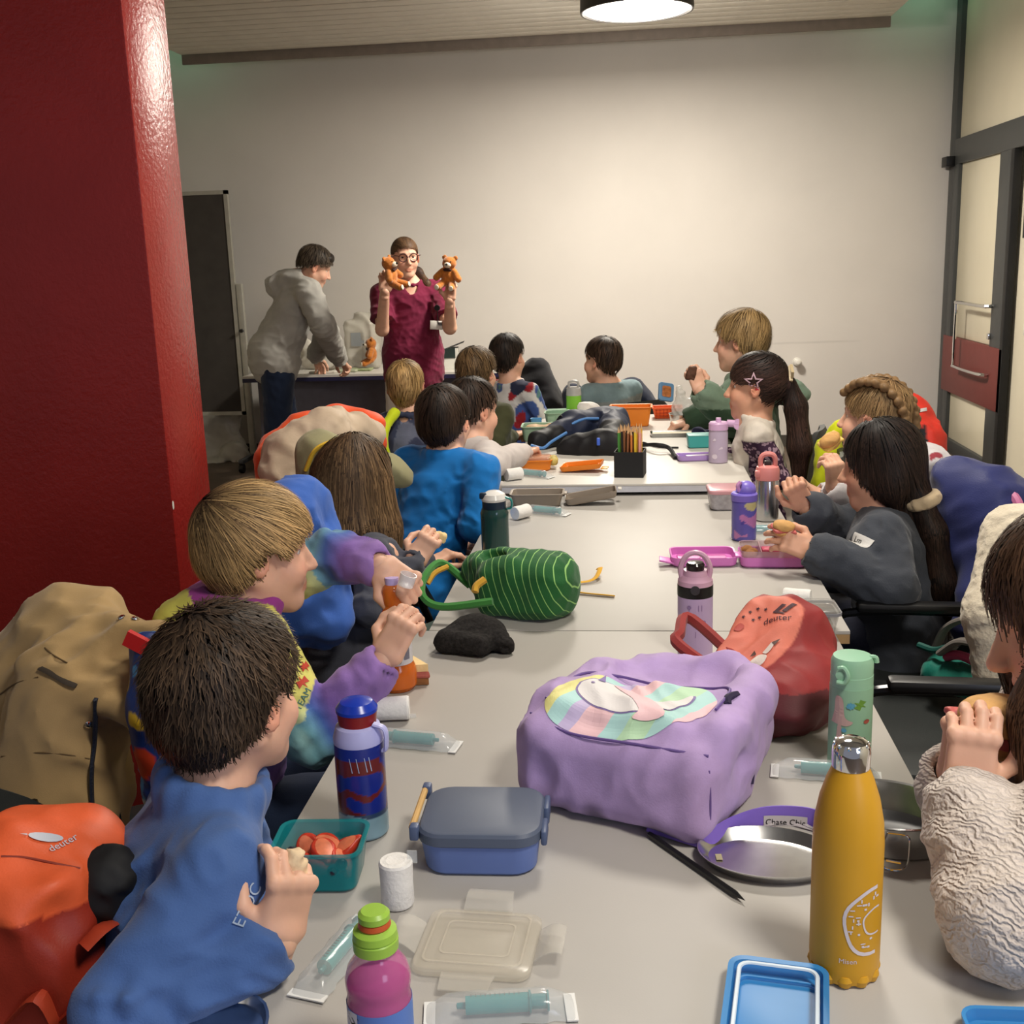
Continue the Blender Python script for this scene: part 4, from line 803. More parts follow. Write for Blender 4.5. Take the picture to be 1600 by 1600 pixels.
# woman in scrubs
SCRUB = fabric('burgundy scrubs', rgb(112, 28, 58), bs=300, bump=.15); WHT = fabric('white trousers', rgb(206, 198, 190))
wN = at(640, 447, 7.2); wf = nrm(V(.30, -.95, 0)); wr_ = V(wf[1], -wf[0], 0)
W, HW, _, TW = person('woman in burgundy scrubs and round glasses, holding up two teddy bears', at(633, 402, 7.16), (.40, -.91, -.06), wN, wN-wr_*.175-V(0, 0, .045), wN+wr_*.175-V(0, 0, .045), V(wN[0], wN[1], .93), at(703, 512, 7.02), at(703, 470, 6.90), at(597, 515, 7.02), at(601, 456, 6.88), hL=(V(.12, .0, 1), V(.3, .9, .2), (.45, .5, .5, .55), .6), hR=(V(.05, .05, 1), V(-.35, .85, .2), (.5, .5, .55, .6), .6), vox=.0055, hs=1.09, bw=1.42, shirt=SCRUB, sleeve=.72, pants=WHT, standing=(V(wN[0]+.02, 7.2, .09), V(wN[0]-.16, 7.2, .09)), bodyfwd=wf, handsc=1.0, vneck=.12, loose=.016, hem=.14, seed=17, mouth=.0035, arm=.95, neckcut=.02)
R_ = HW['R']; h0 = HW['c']
make_hair(W, HW, rgb(56, 40, 32), t=.008, nstr=2200, slen=.09, sw=.0035, vox=.005, seed=15, col2=rgb(112, 84, 58), over=.004, line=(.082, .012, -.07), locks=[([h0-R_[:, 1]*.08+d0*.05, h0-R_[:, 1]*.06-R_[:, 0]*.09+d0*.10, h0+R_[:, 1]*.02-R_[:, 0]*.125+d0*.17, h0+R_[:, 1]*.045-R_[:, 0]*.13+d0*.27], [.03, .03, .026, .012], None, 1)], crown=(0, -.1, -.0), lift=.08)
gm = plastic('dark red spectacle frame', rgb(58, 20, 26), .3); G = MB()
for q in (-1, 1):
    cc = h0+R_@V(q*.031, .086, .002)*1.09; ringp = [cc+R_@V(.024*math.cos(a), -.0, .022*math.sin(a))*1.09 for a in np.linspace(0, 2*PI, 21)]; G.tube(ringp, .0028, 6, cap=False)
    G.tube([h0+R_@V(q*.055, .084, .012)*1.09, h0+R_@V(q*.076, .068, .014)*1.09, h0+R_@V(q*.080, -.005, .006)*1.09], .0025, 6)
G.tube([h0+R_@V(-.008, .088, .006)*1.09, h0+R_@V(.008, .088, .006)*1.09], .0026, 6); o = G.build('glasses', gm, W); o.data.transform(Matrix.Translation(-Vector(W.location)))
bp = at(682, 508, 7.02); bd = MB().box((0, 0, 0), (.040, .003, .027), R=rotz(.25)@roty(.08), bev=.002); o = bd.build('name_badge', WHITEP, W); o.location = tuple(bp-np.array(W.location))
o = MB().box((0, 0, 0), (.011, .0032, .009), R=rotz(.25)@roty(.08)).build('badge_photo', plastic('badge dark photo', rgb(60, 54, 52), .4), W); o.location = tuple(bp-np.array(W.location)+V(.024, -.002, .008))
o = MB().box((0, 0, 0), (.016, .0032, .004), R=rotz(.25)@roty(.08)).build('badge_stripe', plastic('badge red', rgb(186, 60, 70), .4), W); o.location = tuple(bp-np.array(W.location)+V(-.016, -.002, .012))
o = MB().lathe([(.0001, -.006), (.017, -.006), (.019, 0), (.017, .006), (.0001, .006)], (0, 0, 0), 16, R=rotx(PI/2)).tube([(0, 0, -.01), (.002, 0, -.10)], .003, 6).build('badge_reel', BLACKP, W); o.location = tuple(at(683, 481, 7.02)-np.array(W.location))
# man in the grey hoodie
mN = at(463, 436, 7.45); mf = yawv(62); mr = V(mf[1], -mf[0], 0)
def hoodM(T):
    for a in np.linspace(-1.9, 1.9, 9): T.ell(mN+V(0, 0, .012)-mf*math.cos(a)*.088+mr*math.sin(a)*.095+mf*.02, (.05, .05, .045), k=.03)
    T.ell(mN-mf*.085-V(0, 0, .015), (.12, .06, .06), k=.03); T.ell(mN-mf*.10-V(0, 0, .07), (.10, .035, .06), k=.03)
MN, HMn, _, TMn = person('man with short dark hair in a grey hoodie and jeans, leaning over the desk', at(493, 416, 7.42), (.85, .38, -.48), mN, mN-mr*.20-V(0, 0, .08)+mf*.03, mN+mr*.20-V(0, 0, .08)+mf*.03, V(*at(428, 545, 7.42)[:2], .93), at(512, 520, 7.62), at(492, 556, 7.88), at(505, 508, 7.28), at(530, 560, 7.72), hL=(V(.1, .5, -.6), V(.1, .4, .8), (.3, .3, .35, .4), .4), hR=(V(.25, .4, -.5), V(.3, .3, .9), (.6, .65, .7, .75), .5), vox=.0065, hs=1.12, up=(.3, 0, 1), bw=1.46, shirt=fabric('grey hoodie fleece', rgb(172, 170, 164), bump=.3), legw=1.32, pants=JEANS, standing=(at(452, 700, 7.55)*V(1, 1, 0)+V(0, 0, .09), at(420, 700, 7.25)*V(1, 1, 0)+V(0, 0, .09)), bodyfwd=mf, handsc=1.08, loose=.026, hem=.06, seed=18, extra_shirt=hoodM, fold=.010, ff=30, arm=1.0)
make_hair(MN, HMn, rgb(40, 32, 26), t=.016, curly=.003, nstr=1800, slen=.04, sw=.0035, vox=.006, seed=16, col2=rgb(92, 80, 66), line=(.060, .014, -.066), front=.012, lift=.6)
# ---------------- chairs and the clothes hung on them
CHM = plain('black chair tube', rgb(20, 20, 22), .15, .6, var=.05); SEATM = plain('black seat upholstery', rgb(40, 43, 42), .55, var=.1, bump=.25, bs=500)
def chair_proto(loc, yaw, label, arms=True):
    c = empty('chair', (loc[0], loc[1], 0), label, 'chair', None, -math.radians(yaw))
    MB().box((0, 0, .455), (.215, .205, .022), bev=.018).build('seat', SEATM, c)
    b = MB(); rg = []
    for k in range(9):
        a = -1+k/4; zt = .80-.10*max(0, abs(a)-.55)/.45*.9; zb = .56; y = -.235+.045*a*a
        rg.append([V(a*.20, y, zb), V(a*.20, y-.03-(.02), (zb+zt)/2), V(a*.20, y-.055, zt), V(a*.20, y-.075, zt+.006), V(a*.20, y-.083, zt-.01), V(a*.20, y-.076, (zb+zt)/2), V(a*.20, y-.028, zb)])
    b.loft(rg).build('backrest', SEATM, c)
    for s_ in (-1, 1):
        MB().tube(spline([(s_*.20, .20, .012), (s_*.20, .19, .40), (s_*.20, .16, .432), (s_*.20, -.1, .432)], 4), .011).build('leg', CHM, c)
        MB().tube(spline([(s_*.19, -.26, .012), (s_*.195, -.20, .42), (s_*.185, -.25, .60), (s_*.17, -.275, .74)], 4), .011).build('leg', CHM, c)
        if arms: MB().tube(spline([(s_*.235, .18, .44), (s_*.245, .19, .62), (s_*.245, .14, .665), (s_*.245, -.18, .665), (s_*.21, -.24, .66)], 4), .011).build('arm_tube', CHM, c); MB().box((s_*.245, 0, .678), (.022, .15, .012), bev=.01).build('armrest', BLACKP, c)
    return c
def chair_copy(src, loc, yaw, label):
    c = copytree(src); c.location = (loc[0], loc[1], 0); c.rotation_euler = (0, 0, -math.radians(yaw)); c['label'] = label; return c
XC = chair_proto((.65, 2.34), -86, 'empty black armchair with a teal bag lying on its seat', True)
SEATS = [(A, 66, 'of the denim-topped child in the foreground'), (Bk, 58, 'of the tie-dye child, under the tan coat'), (C, 55, 'of the girl with long brown hair'), (Dk, 28, 'of the child in bright blue'), (Ek, 55, 'of the child in off-white'), (Fk, 12, 'of the camouflage-topped child'), (Gk, 45, 'of the child in olive'), (Hk, 40, 'of the child in the red and blue print'), (Ik, -35, 'at the far end of the tables'), (Jk, -75, 'of the tall child in green'), (Kk, -80, 'of the ponytail girl in the white vest'), (Lk, -72, 'of the girl with braids'), (Mk, -72, 'of the charcoal sweatshirt girl'), (Nk, -80, 'of the knit sweater girl at the right edge')]
CH = []
for p_, yw, d_ in SEATS:
    f = yawv(yw); lc = V(*p_.location)+f*.05
    if p_ is A: lc, yw = V(-.63, 1.25, 0), 95
    CH.append(chair_proto(lc, yw, 'black padded tube-frame chair '+d_, False) if not CH else chair_copy(XC if p_ is Lk else CH[0], lc, yw, 'black padded tube-frame chair '+d_))
chair_copy(CH[0], at(832, 640, 6.35), 160, 'black chair at the far end with a black jacket over it')
def cloth(name, label, cat, mat, build, vox=.009, fold=.008, ff=34, seed=1, colf=None, base=None):
    S = SDF(vox); build(S)
    if fold: S.disp = folds(seed, ff, fold)
    lo = np.min([np.minimum(q[1], q[2]) if q[0] == 'c' else q[1] for q in S.p if q[0] != 'h'], 0); hi = np.max([np.maximum(q[1], q[2]) if q[0] == 'c' else q[1] for q in S.p if q[0] != 'h'], 0)
    r = empty(name, ((lo[0]+hi[0])/2, (lo[1]+hi[1])/2, max(lo[2]-.1, 0)) if base is None else base, label, cat); S.obj('shell', mat, r, colf); S.root = r; return S
# tan coat
def tan(S):
    c = lambda x, y, Y: at(x, y, Y)
    S.ell(c(118, 975, 1.74), (.085, .085, .06), k=.05); S.ell(c(160, 1010, 1.68), (.085, .06, .05), k=.03)
    S.cone(c(60, 1060, 1.72), c(190, 1060, 1.62), .085, .055, .04); S.cone(c(45, 1060, 1.74), c(10, 1230, 1.66), .075, .075, .05)
    S.cone(c(120, 1090, 1.62), c(90, 1230, 1.60), .085, .09, .05); S.cone(c(110, 1240, 1.6), c(120, 1330, 1.58), .085, .07, .05)
    S.cone(c(60, 1046, 1.60), c(180, 1108, 1.55), .028, .026, .010); S.cone(c(178, 1040, 1.62), c(188, 1100, 1.58), .030, .026, .015); S.cone(c(70, 1135, 1.575), c(150, 1120, 1.56), .035, .02, .012)
    S.cone(c(180, 985, 1.66), c(250, 998, 1.62), .022, .016, .02); S.cone(c(15, 1240, 1.62), c(60, 1330, 1.60), .06, .05, .04)
    S.ell(c(205, 1015, 1.58), (.035, .04, .022), k=.012, op='s')
TANM = fabric('tan cotton twill', rgb(178, 148, 102), bs=600, bump=.15)
tc_ = cloth('coat', 'tan hooded coat with dark zip hung over the chair before the red pillar', 'coat', TANM, tan, vox=.0065, fold=.013, ff=34, seed=3)
sh = [tc_.o]
NVZ = plain('dark navy zip', rgb(30, 36, 52), .5, bump=.8, bs=300); to = tc_.o; rt = tc_.root
lines(hits([(150, 1092), (149, 1120), (146, 1160), (143, 1200), (142, 1245), (146, 1300)], to), .0065, 'zip', NVZ, rt, .5)
SEAM = plastic('tan seam shadow', rgb(104, 82, 52), .8)
lines(hits([(2, 1182), (60, 1176), (110, 1180), (140, 1186)], to, .0), .0014, 'seam', SEAM, rt); lines(hits([(70, 1012), (84, 1024), (105, 1036)], to, .0), .0014, 'seam', SEAM, rt); lines(hits([(0, 1085), (25, 1068), (60, 1058)], to, .0), .0014, 'seam', SEAM, rt)
lines(hits([(64, 1044), (80, 1052), (100, 1064), (120, 1072)], to, .001), .007, 'pocket_opening', plastic('dark pocket lining', rgb(46, 36, 26), .8), rt, .3)
for a, b in ((190, 966), (139, 1131), (211, 968)):
    p, n_ = hit(a, b, to, .001); fr = frame(n_); o = MB().lathe([(.0001, .004), (.003, .0038), (.0062, .002), (.0066, 0), (.0001, 0)], p, 14, R=np.stack([fr[:, 0], fr[:, 2], fr[:, 1]], 1)).build('snap_button', CHROME, rt); sub(o, rt)
# comic print bag
def comic(v):
    a, b, c = n2(cols(v)), n3(cols(v)), n1(cols(v)); k = np.tile(np.array(rgb(26, 50, 110)), (len(v), 1)); k[a > .2] = rgb(190, 60, 30); k[b > .36] = rgb(206, 168, 40); k[b < -.4] = rgb(70, 140, 190); k[(a < -.3) & (c > 0)] = rgb(200, 196, 180); k[c < -.5] = rgb(60, 90, 40); return k
def bagc(S):
    a, b, c2 = at(226, 1012, 1.55), at(236, 1110, 1.53), at(266, 1290, 1.55); S.cone(a, b, .020, .032, .02); S.cone(b, c2, .032, .030, .02); S.cone(at(262, 1020, 1.58), at(285, 1200, 1.58), .03, .03, .03)
cb = cloth('drawstring_bag', 'colourful printed bag with red piping beside the tan coat', 'bag', colattr('printed nylon', .45, .1, 200), bagc, vox=.0055, fold=.004, ff=60, colf=comic)
MB().tube(spline(hits([(236, 1008), (233, 1030), (228, 1060), (224, 1090), (236, 1130), (250, 1165), (266, 1195)], cb.o, .002), 5), .0035, 6).build('piping', plastic('red piping', rgb(190, 26, 30), .5), cb.root).data.transform(Matrix.Translation(-cb.root.location))
MB().box(at(214, 1004, 1.53), (.018, .005, .012), R=roty(.5)).build('red_flap', plastic('red nylon', rgb(200, 30, 30), .5), cb.root).data.transform(Matrix.Translation(-cb.root.location))
drape('lettering', textpolys('23', .034), plastic('yellow lettering', rgb(220, 186, 50), .5), [cb.o], at(210, 1056, 1.40), (1, 0, -.1), (.1, .1, 1), cb.root, off=.002)
# orange and rust backpack on the foreground chair
def orp(S):
    c = lambda x, y, Y: at(x, y, Y)
    S.cone(c(20, 1370, 1.10), c(120, 1345, 1.14), .062, .050, .05); S.cone(c(40, 1330, 1.16), c(130, 1320, 1.18), .05, .04, .04)
    S.box(c(20, 1500, 1.08), V(.10, .07, .12), rotz(.2), .04, .03); S.cone(c(150, 1400, 1.15), c(150, 1560, 1.12), .035, .04, .03); S.ell(c(110, 1450, 1.02), (.045, .05, .035), k=.02, op='s'); S.ell(c(150, 1415, 1.05), (.034, .05, .045), k=.012, op='s')
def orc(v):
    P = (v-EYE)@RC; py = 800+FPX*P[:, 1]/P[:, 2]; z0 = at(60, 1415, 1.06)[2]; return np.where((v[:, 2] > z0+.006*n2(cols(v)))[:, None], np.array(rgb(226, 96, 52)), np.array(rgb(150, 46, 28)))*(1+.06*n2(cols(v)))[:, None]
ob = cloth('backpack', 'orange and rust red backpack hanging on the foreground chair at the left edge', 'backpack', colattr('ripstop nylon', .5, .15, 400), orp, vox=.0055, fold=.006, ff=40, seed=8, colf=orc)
S = SDF(.005); q_ = hit(148, 1398, ob.o)[0]; S.ell(q_+V(0, .026, 0), (.038, .033, .044), roty(.5)); S.ell(q_+V(-.020, .024, -.030), (.030, .030, .030)); S.disp = folds(9, 70, .004); S.obj('dark_lining', plain('black lining', rgb(18, 17, 18), .7), ob.root)
GREYP = plastic('silver grey print', rgb(186, 190, 200), .4)
lf = [(.019*math.cos(a)*(1 if True else 0), .0065*math.sin(a)) for a in np.linspace(0, 2*PI, 15)[:-1]]
decal_at('leaf_emblem', [lf]+[[(-.02, -.001), (-.028, -.0005), (-.02, .001)]], GREYP, ob.o, (58, 1308), (84, 1311), ob.root, off=.002)
decal_at('lettering', textpolys('deuter', .013), GREYP, ob.o, (84, 1326), (112, 1312), ob.root, off=.002, sub_=.003)
lines(hits([(2, 1338), (40, 1340), (90, 1350), (125, 1357)], ob.o, .0), .0014, 'seam', plastic('rust seam', rgb(140, 50, 30), .6), ob.root)
st_ = MB()
for a in ((at(20, 1590, 1.02), at(60, 1555, 1.01), at(90, 1600, 1.02)), (at(95, 1590, 1.03), at(130, 1565, 1.03), at(150, 1600, 1.04)), (at(130, 1480, 1.04), at(160, 1450, 1.06), at(180, 1440, 1.1))): st_.tube(spline(a, 5), .012, 8, flat=.25)
st_.build('strap', plastic('rust strap', rgb(176, 62, 34), .6), ob.root).data.transform(Matrix.Translation(-ob.root.location))
# blue hooded jacket on the brown-haired girl's chair
cloth('blue_jacket', 'blue jacket hood showing between the tie-dye child and the brown-haired girl', 'jacket', fabric('mid blue softshell', rgb(66, 106, 190), bs=500), lambda S: (S.ell(at(464, 800, 2.32), (.072, .085, .072), k=.03), S.cone(at(452, 840, 2.3), at(490, 840, 2.34), .05, .05, .03), S.cone(at(450, 860, 2.3), at(440, 960, 2.28), .055, .07, .03), S.cone(at(490, 860, 2.34), at(500, 960, 2.32), .055, .07, .03)), fold=.011, ff=40, seed=11)
# beige puffer with orange lining
def puf(S):
    c = lambda x, y, Y: at(x, y, Y)
    S.cone(c(455, 715, 3.28), c(505, 680, 3.34), .085, .08, .03); S.cone(c(520, 672, 3.42), c(575, 680, 3.52), .07, .06, .03); S.cone(c(440, 735, 3.24), c(470, 790, 3.2), .06, .07, .03); S.ell(c(478, 745, 3.19), (.026, .06, .055), k=.015, op='s')
pf = cloth('puffer_jacket', 'beige quilted puffer jacket with bright orange lining, draped on a chair by the desk', 'jacket', fabric('beige down nylon', rgb(196, 176, 152), bs=120, rough=.6), puf, fold=.010, ff=40, seed=21)
S = SDF(.009); S.chain([at(425, 755, 3.32), at(430, 700, 3.42), at(470, 672, 3.48), at(530, 655, 3.58), at(578, 664, 3.60), at(586, 690, 3.6)], [.05, .045, .045, .045, .04, .04], .03); S.cone(at(430, 720, 3.36), at(455, 770, 3.32), .06, .06, .03); S.disp = folds(4, 40, .006); S.obj('lining', fabric('orange nylon lining', rgb(234, 84, 36), rough=.55), pf.root)
S = SDF(.008)
S.cone(at(502, 712, 2.98), at(520, 800, 2.95), .07, .085, .03); S.cone(at(600, 728, 3.05), at(628, 745, 3.05), .035, .03, .03); S.cone(at(505, 722, 2.98), at(600, 735, 3.05), .06, .045, .03); S.disp = folds(12, 50, .005)
kj = empty('khaki_jacket', at(540, 760, 3.0)*V(1, 1, 0)+V(0, 0, .5), 'pale khaki jacket with a yellow orange collar band behind the brown-haired girl', 'jacket'); S.obj('shell', fabric('khaki cotton', rgb(150, 146, 112), bs=400), kj)
MB().tube(spline([at(478, 735, 2.90), at(492, 704, 2.90), at(518, 690, 2.92), at(545, 684, 2.95)], 5), .012, 8, flat=.5).build('collar_band', plastic('yellow orange band', rgb(232, 190, 60), .6), kj).data.transform(Matrix.Translation(-kj.location))
cloth('safety_vest', 'neon yellow safety vest on the camouflage-topped child\'s chair', 'vest', fabric('neon yellow mesh', rgb(214, 232, 40), rough=.6), lambda S: (S.cone(at(594, 680, 4.14), at(616, 645, 4.22), .022, .020, .02), S.cone(at(592, 680, 4.14), at(598, 735, 4.11), .025, .04, .02)), fold=.004, ff=60, seed=5)
# dark jackets at the far end
cloth('black_jacket', 'black jacket over the far chair against the back wall', 'jacket', fabric('black softshell', rgb(26, 26, 30)), lambda S: (S.cone(at(838, 580, 6.3), at(850, 630, 6.25), .075, .11, .05), S.cone(at(825, 590, 6.3), at(825, 640, 6.2), .05, .08, .05)), fold=.008, seed=6, vox=.011)
cloth('navy_jacket', 'dark navy jacket on the chair of the child at the far end', 'jacket', fabric('dark navy padding', rgb(32, 38, 56)), lambda S: (S.cone(at(985, 612, 5.95), at(1015, 640, 5.9), .075, .06, .05), S.cone(at(895, 615, 5.95), at(900, 640, 5.9), .05, .06, .05), S.cone(at(900, 625, 6.0), at(1000, 625, 6.0), .06, .06, .04)), fold=.007, seed=7, vox=.011)
# right side
def nav(S):
    c = lambda x, y, Y: at(x, y, Y)
    S.cone(c(1500, 760, 2.92), c(1545, 790, 2.85), .075, .085, .05); S.cone(c(1495, 775, 2.9), c(1490, 850, 2.85), .06, .05, .04); S.cone(c(1545, 790, 2.84), c(1560, 900, 2.78), .085, .07, .05); S.cone(c(1555, 880, 2.78), c(1530, 980, 2.7), .07, .06, .04)
nv = cloth('navy_coat', 'navy blue padded coat hung on the charcoal sweatshirt girl\'s chair', 'coat', fabric('navy nylon', rgb(48, 54, 104), rough=.5, bs=300), nav, fold=.010, ff=36, seed=14)
MB().tube(spline([at(1578, 768, 2.78), at(1592, 790, 2.74), at(1600, 830, 2.72)], 4), .012, 8).build('pink_piping', plastic('pink piping', rgb(190, 110, 150), .5), nv.root).data.transform(Matrix.Translation(-nv.root.location))
rj = cloth('red_jacket', 'bright red jacket with black panel behind the girl with braids', 'jacket', colattr('red black softshell', .6, .2, 300), lambda S: (S.cone(at(1416, 648, 3.52), at(1438, 690, 3.47), .068, .07, .04), S.cone(at(1424, 690, 3.47), at(1440, 800, 3.42), .075, .085, .04)), fold=.006, ff=50, seed=15, colf=lambda v: np.where(((v[:, 2] < at(1430, 662, 3.47)[2]+.35*(v[:, 0]-at(1430, 662, 3.47)[0])) & (v[:, 0] < at(1447, 662, 3.42)[0]))[:, None], np.array(rgb(20, 20, 22)), np.array(rgb(206, 52, 38))))
drape('reflective_stripe', [[(-.018, -.005), (.018, -.005), (.018, .005), (-.018, .005)]], plastic('silver stripe', rgb(190, 186, 184), .3), [rj.o], at(1433, 642, 3.38), (.9, -.3, .25), (-.2, .2, 1), rj.root, off=.003)
FLEECE = plain('cream sherpa fleece', rgb(224, 212, 188), .95, var=.08, vs=60, bump=1, bs=140, sheen=.4)
def fle(S):
    c = lambda x, y, Y: at(x, y, Y)
    S.cone(c(1574, 832, 2.42), c(1558, 960, 2.32), .048, .062, .03); S.cone(c(1558, 960, 2.32), c(1575, 1120, 2.30), .062, .055, .03); S.cone(c(1600, 840, 2.40), c(1615, 1100, 2.30), .065, .085, .04); S.cone(c(1590, 850, 2.45), c(1600, 1000, 2.5), .06, .08, .04)
cloth('fleece_jacket', 'cream sherpa fleece jacket hung over the empty armchair on the right', 'jacket', FLEECE, fle, vox=.006, fold=.004, ff=160, seed=16)
# teal bag on the empty chair
tb = empty('teal_bag', on(1490, 1070, .48), 'teal and pink school bag with grey straps lying on the empty armchair', 'bag')
S = SDF(.006); S.cone(at(1462, 1052, 2.48), at(1535, 1072, 2.38), .030, .034, .03); S.cone(at(1470, 1045, 2.54), at(1540, 1055, 2.44), .036, .04, .03); S.disp = folds(3, 70, .005); S.obj('body', fabric('teal nylon', rgb(28, 124, 108), rough=.6), tb)
sub(MB().tube(spline([at(1478, 1026, 2.46), at(1500, 1024, 2.43), at(1530, 1038, 2.39), at(1552, 1056, 2.36)], 5), .011, 8).build('pink_piping', plastic('pink piping two', rgb(206, 80, 120), .5), tb), tb)
for a in ((at(1463, 1010, 2.58), at(1480, 980, 2.56), at(1515, 967, 2.52), at(1545, 985, 2.48), at(1556, 1005, 2.46)), (at(1470, 1020, 2.46), at(1500, 1002, 2.42), at(1535, 1012, 2.38), at(1556, 1040, 2.35), at(1552, 1085, 2.33))):
    sub(MB().tube(spline(a, 6), .016, 10, flat=.5).build('strap', fabric('grey strap webbing', rgb(124, 118, 112), bs=500), tb), tb)
sub(MB().tube(spline([at(1436, 1008, 2.52), at(1460, 1016, 2.48), at(1480, 1012, 2.46)], 4), .008, 8).build('strap_end', plastic('dark teal strap', rgb(22, 84, 76), .6), tb), tb)
# ---------------- things on the tables
def rot_from(px0, px1, z):
    a, b = on(*px0, z), on(*px1, z); return math.atan2(b[1]-a[1], b[0]-a[0])
def tub(w, d, h, r, wall=.003, tap=.9, lip=0):
    m = MB(); iw = wall*2
    rg = [rrect(w*tap-.008, d*tap-.008, r*.9, 0), rrect(w*tap, d*tap, r, .004), rrect(w, d, r, h-.004)]
    if lip: rg += [rrect(w+lip*2, d+lip*2, r+lip, h-.0035), rrect(w+lip*2, d+lip*2, r+lip, h)]
    rg += [rrect(w, d, r, h), rrect(w-iw, d-iw, max(r-wall, .003), h-.001), rrect(w*tap-iw, d*tap-iw, max(r-wall, .003), wall+.001), rrect(w*tap-iw-.006, d*tap-iw-.006, max(r-wall-.003, .003), wall)]
    return m.loft(rg)
def slab(w, d, h, r, ins=.004, z=0): return MB().loft([rrect(w-.004, d-.004, r, z), rrect(w, d, r, z+.002), rrect(w, d, r, z+h-ins), rrect(w-ins, d-ins, r, z+h-ins*.25), rrect(w-2.2*ins, d-2.2*ins, r, z+h)])
def tray_lid(w, d, h, r, wall=.0025, rib=True):
    """lid turned upside down, rim up, with a raised inner line"""
    m = tub(w, d, h, r, wall, .96)
    if rib: m.loft([rrect(w*.78, d*.74, r*.6, wall+.0006), rrect(w*.78, d*.74, r*.6, wall+.004), rrect(w*.74, d*.70, r*.5, wall+.004), rrect(w*.74, d*.70, r*.5, wall+.0006)], False, False)
    return m
def thing(name, px, py, z, label, cat, group=None, rz=0): return empty(name, on(px, py, z), label, cat, group, rz)
def printon(root, tgt, polys, mat, dz, dx=0, off=.0008, nm='print', depth=.10, flip=None, mi=None):
    """flat print facing the camera side of an upright thing"""
    p = np.array(root.location)+V(0, 0, dz); v = nrm((p-EYE)*V(1, 1, 0)); u = V(v[1], -v[0], 0); return drape(nm, polys, mat, [tgt], p+u*dx-v*.05, u, V(0, 0, 1), root, off=off, depth=depth, sub=.008, mi=mi)
TEAL = clear('clear teal plastic', rgb(30, 150, 150), .85, .2); FILM = clear('clear film', rgb(225, 230, 232), .28, .12, .8); GAUZE = plain('white gauze', rgb(232, 230, 226), .9, var=.05, vs=80, bump=.5, bs=220)
GZ = 'gauze rolls handed out on the tables'; SY = 'wrapped syringes handed out on the tables'
def syringe_proto(loc, rz, label, s=1.):
    r = empty('wrapped_syringe', loc, label, 'syringe', SY, rz); L = .078*s
    m = MB(); rg = []
    for x in np.linspace(-L, L, 15):
        e = 1-abs(x)/L; hgt = (.0012+.0222*min(1, e*3)**.7)*s; wd = (.021+.002*math.sin(x*190))*s; rg.append([V(x, wd*math.cos(a), .0012+max(0, math.sin(a))*hgt+(min(0, math.sin(a))*.001)) for a in np.linspace(0, 2*PI, 13)[:-1]])
    m.loft(rg).build('wrapper', FILM, r, 60)
    for sx in (-1, 1): MB().box((sx*(L-.004), 0, .002), (.006, .022*s, .0008)).build('paper_end', plastic('white paper strip', rgb(228, 228, 226), .5), r)
    MB().lathe([(.0001, -.036), (.0095, -.036), (.0098, .030), (.0001, .030)], (0, 0, .0115), 14, R=roty(PI/2)).build('barrel', TEAL, r)
    MB().lathe([(.0001, .030), (.0115, .030), (.0115, .032), (.0075, .033), (.0075, .048), (.0105, .049), (.0105, .051), (.0001, .051)], (0, 0, .0115), 12, R=roty(PI/2)).lathe([(.0001, -.046), (.003, -.045), (.0035, -.036), (.0001, -.036)], (0, 0, .0115), 10, R=roty(PI/2)).build('plunger', plastic('deep teal plastic', rgb(20, 128, 130), .35), r)
    tk = MB()
    for x in np.linspace(-.030, .020, 11): tk.box((x, .002, .0212), (.0003, .0022, .0003))
    tk.build('scale_marks', BLACKP, r); return r
zt = .731
S1 = syringe_proto(on(532, 1496, zt), rot_from((500, 1535), (570, 1450), zt), 'wrapped teal syringe beside the pink juice bottle, at a slant', 1.0)
def syr(px, py, z, a, b, label):
    c = copytree(S1); c.location = tuple(on(px, py, z)); c.rotation_euler = (0, 0, rot_from(a, b, z)); c['label'] = label; return c
syr(645, 1163, zt, (680, 1166), (610, 1160), 'wrapped teal syringe behind the dark blue bottle'); syr(782, 1583, zt, (720, 1586), (850, 1578), 'wrapped teal syringe at the bottom edge below the clear lid')
syr(1290, 1212, zt, (1255, 1212), (1380, 1222), 'wrapped teal syringe behind the yellow bottle'); syr(852, 802, zt, (830, 800), (875, 804), 'wrapped teal syringe in front of the grey lunch box'); syr(832, 744, .771, (810, 742), (850, 746), 'wrapped teal syringe before the open orange lunch box'); syr(1196, 832, zt, (1180, 832), (1220, 832), 'wrapped teal syringe behind the open pink lunch box')
def gauze(px, py, z, label, up=False, rz=0, src=[]):
    if not src:
        r = empty('gauze_roll', (0, 0, 0), label, 'gauze', GZ)
        MB().lathe([(.0001, -.030), (.012, -.0302), (.019, -.029), (.0205, -.026), (.020, 0), (.0208, .026), (.019, .029), (.015, .0285), (.012, .0295), (.007, .0285), (.0001, .029)], (0, 0, 0), 22).build('roll', GAUZE, r)
        MB().box((.02, .004, .032), (.006, .001, .008)).build('wrapper', FILM, r); src.append(r)
    else: r = copytree(src[0]); r['label'] = label
    p = on(px, py, z); r.location = tuple(p+V(0, 0, .030 if up else .0206)); r.rotation_euler = (0, 0 if up else PI/2, 0 if up else rz); return r
gauze(622, 1412, zt, 'white gauze roll standing behind the pink juice bottle', True); gauze(614, 1124, zt, 'white gauze roll lying behind the dark blue bottle', rz=.15); gauze(815, 810, zt, 'white gauze roll before the grey lunch box', rz=.9); gauze(803, 750, .771, 'white gauze roll on the pale table corner', rz=.6); gauze(1245, 948, zt, 'white gauze roll behind the clear food box', rz=-.3)
def jar(parts, root):
    o = None
    for nm, prof, mat in parts:
        x = MB().lathe(prof, (0, 0, 0), 32).build(nm, mat, root); o = o or x
    return o
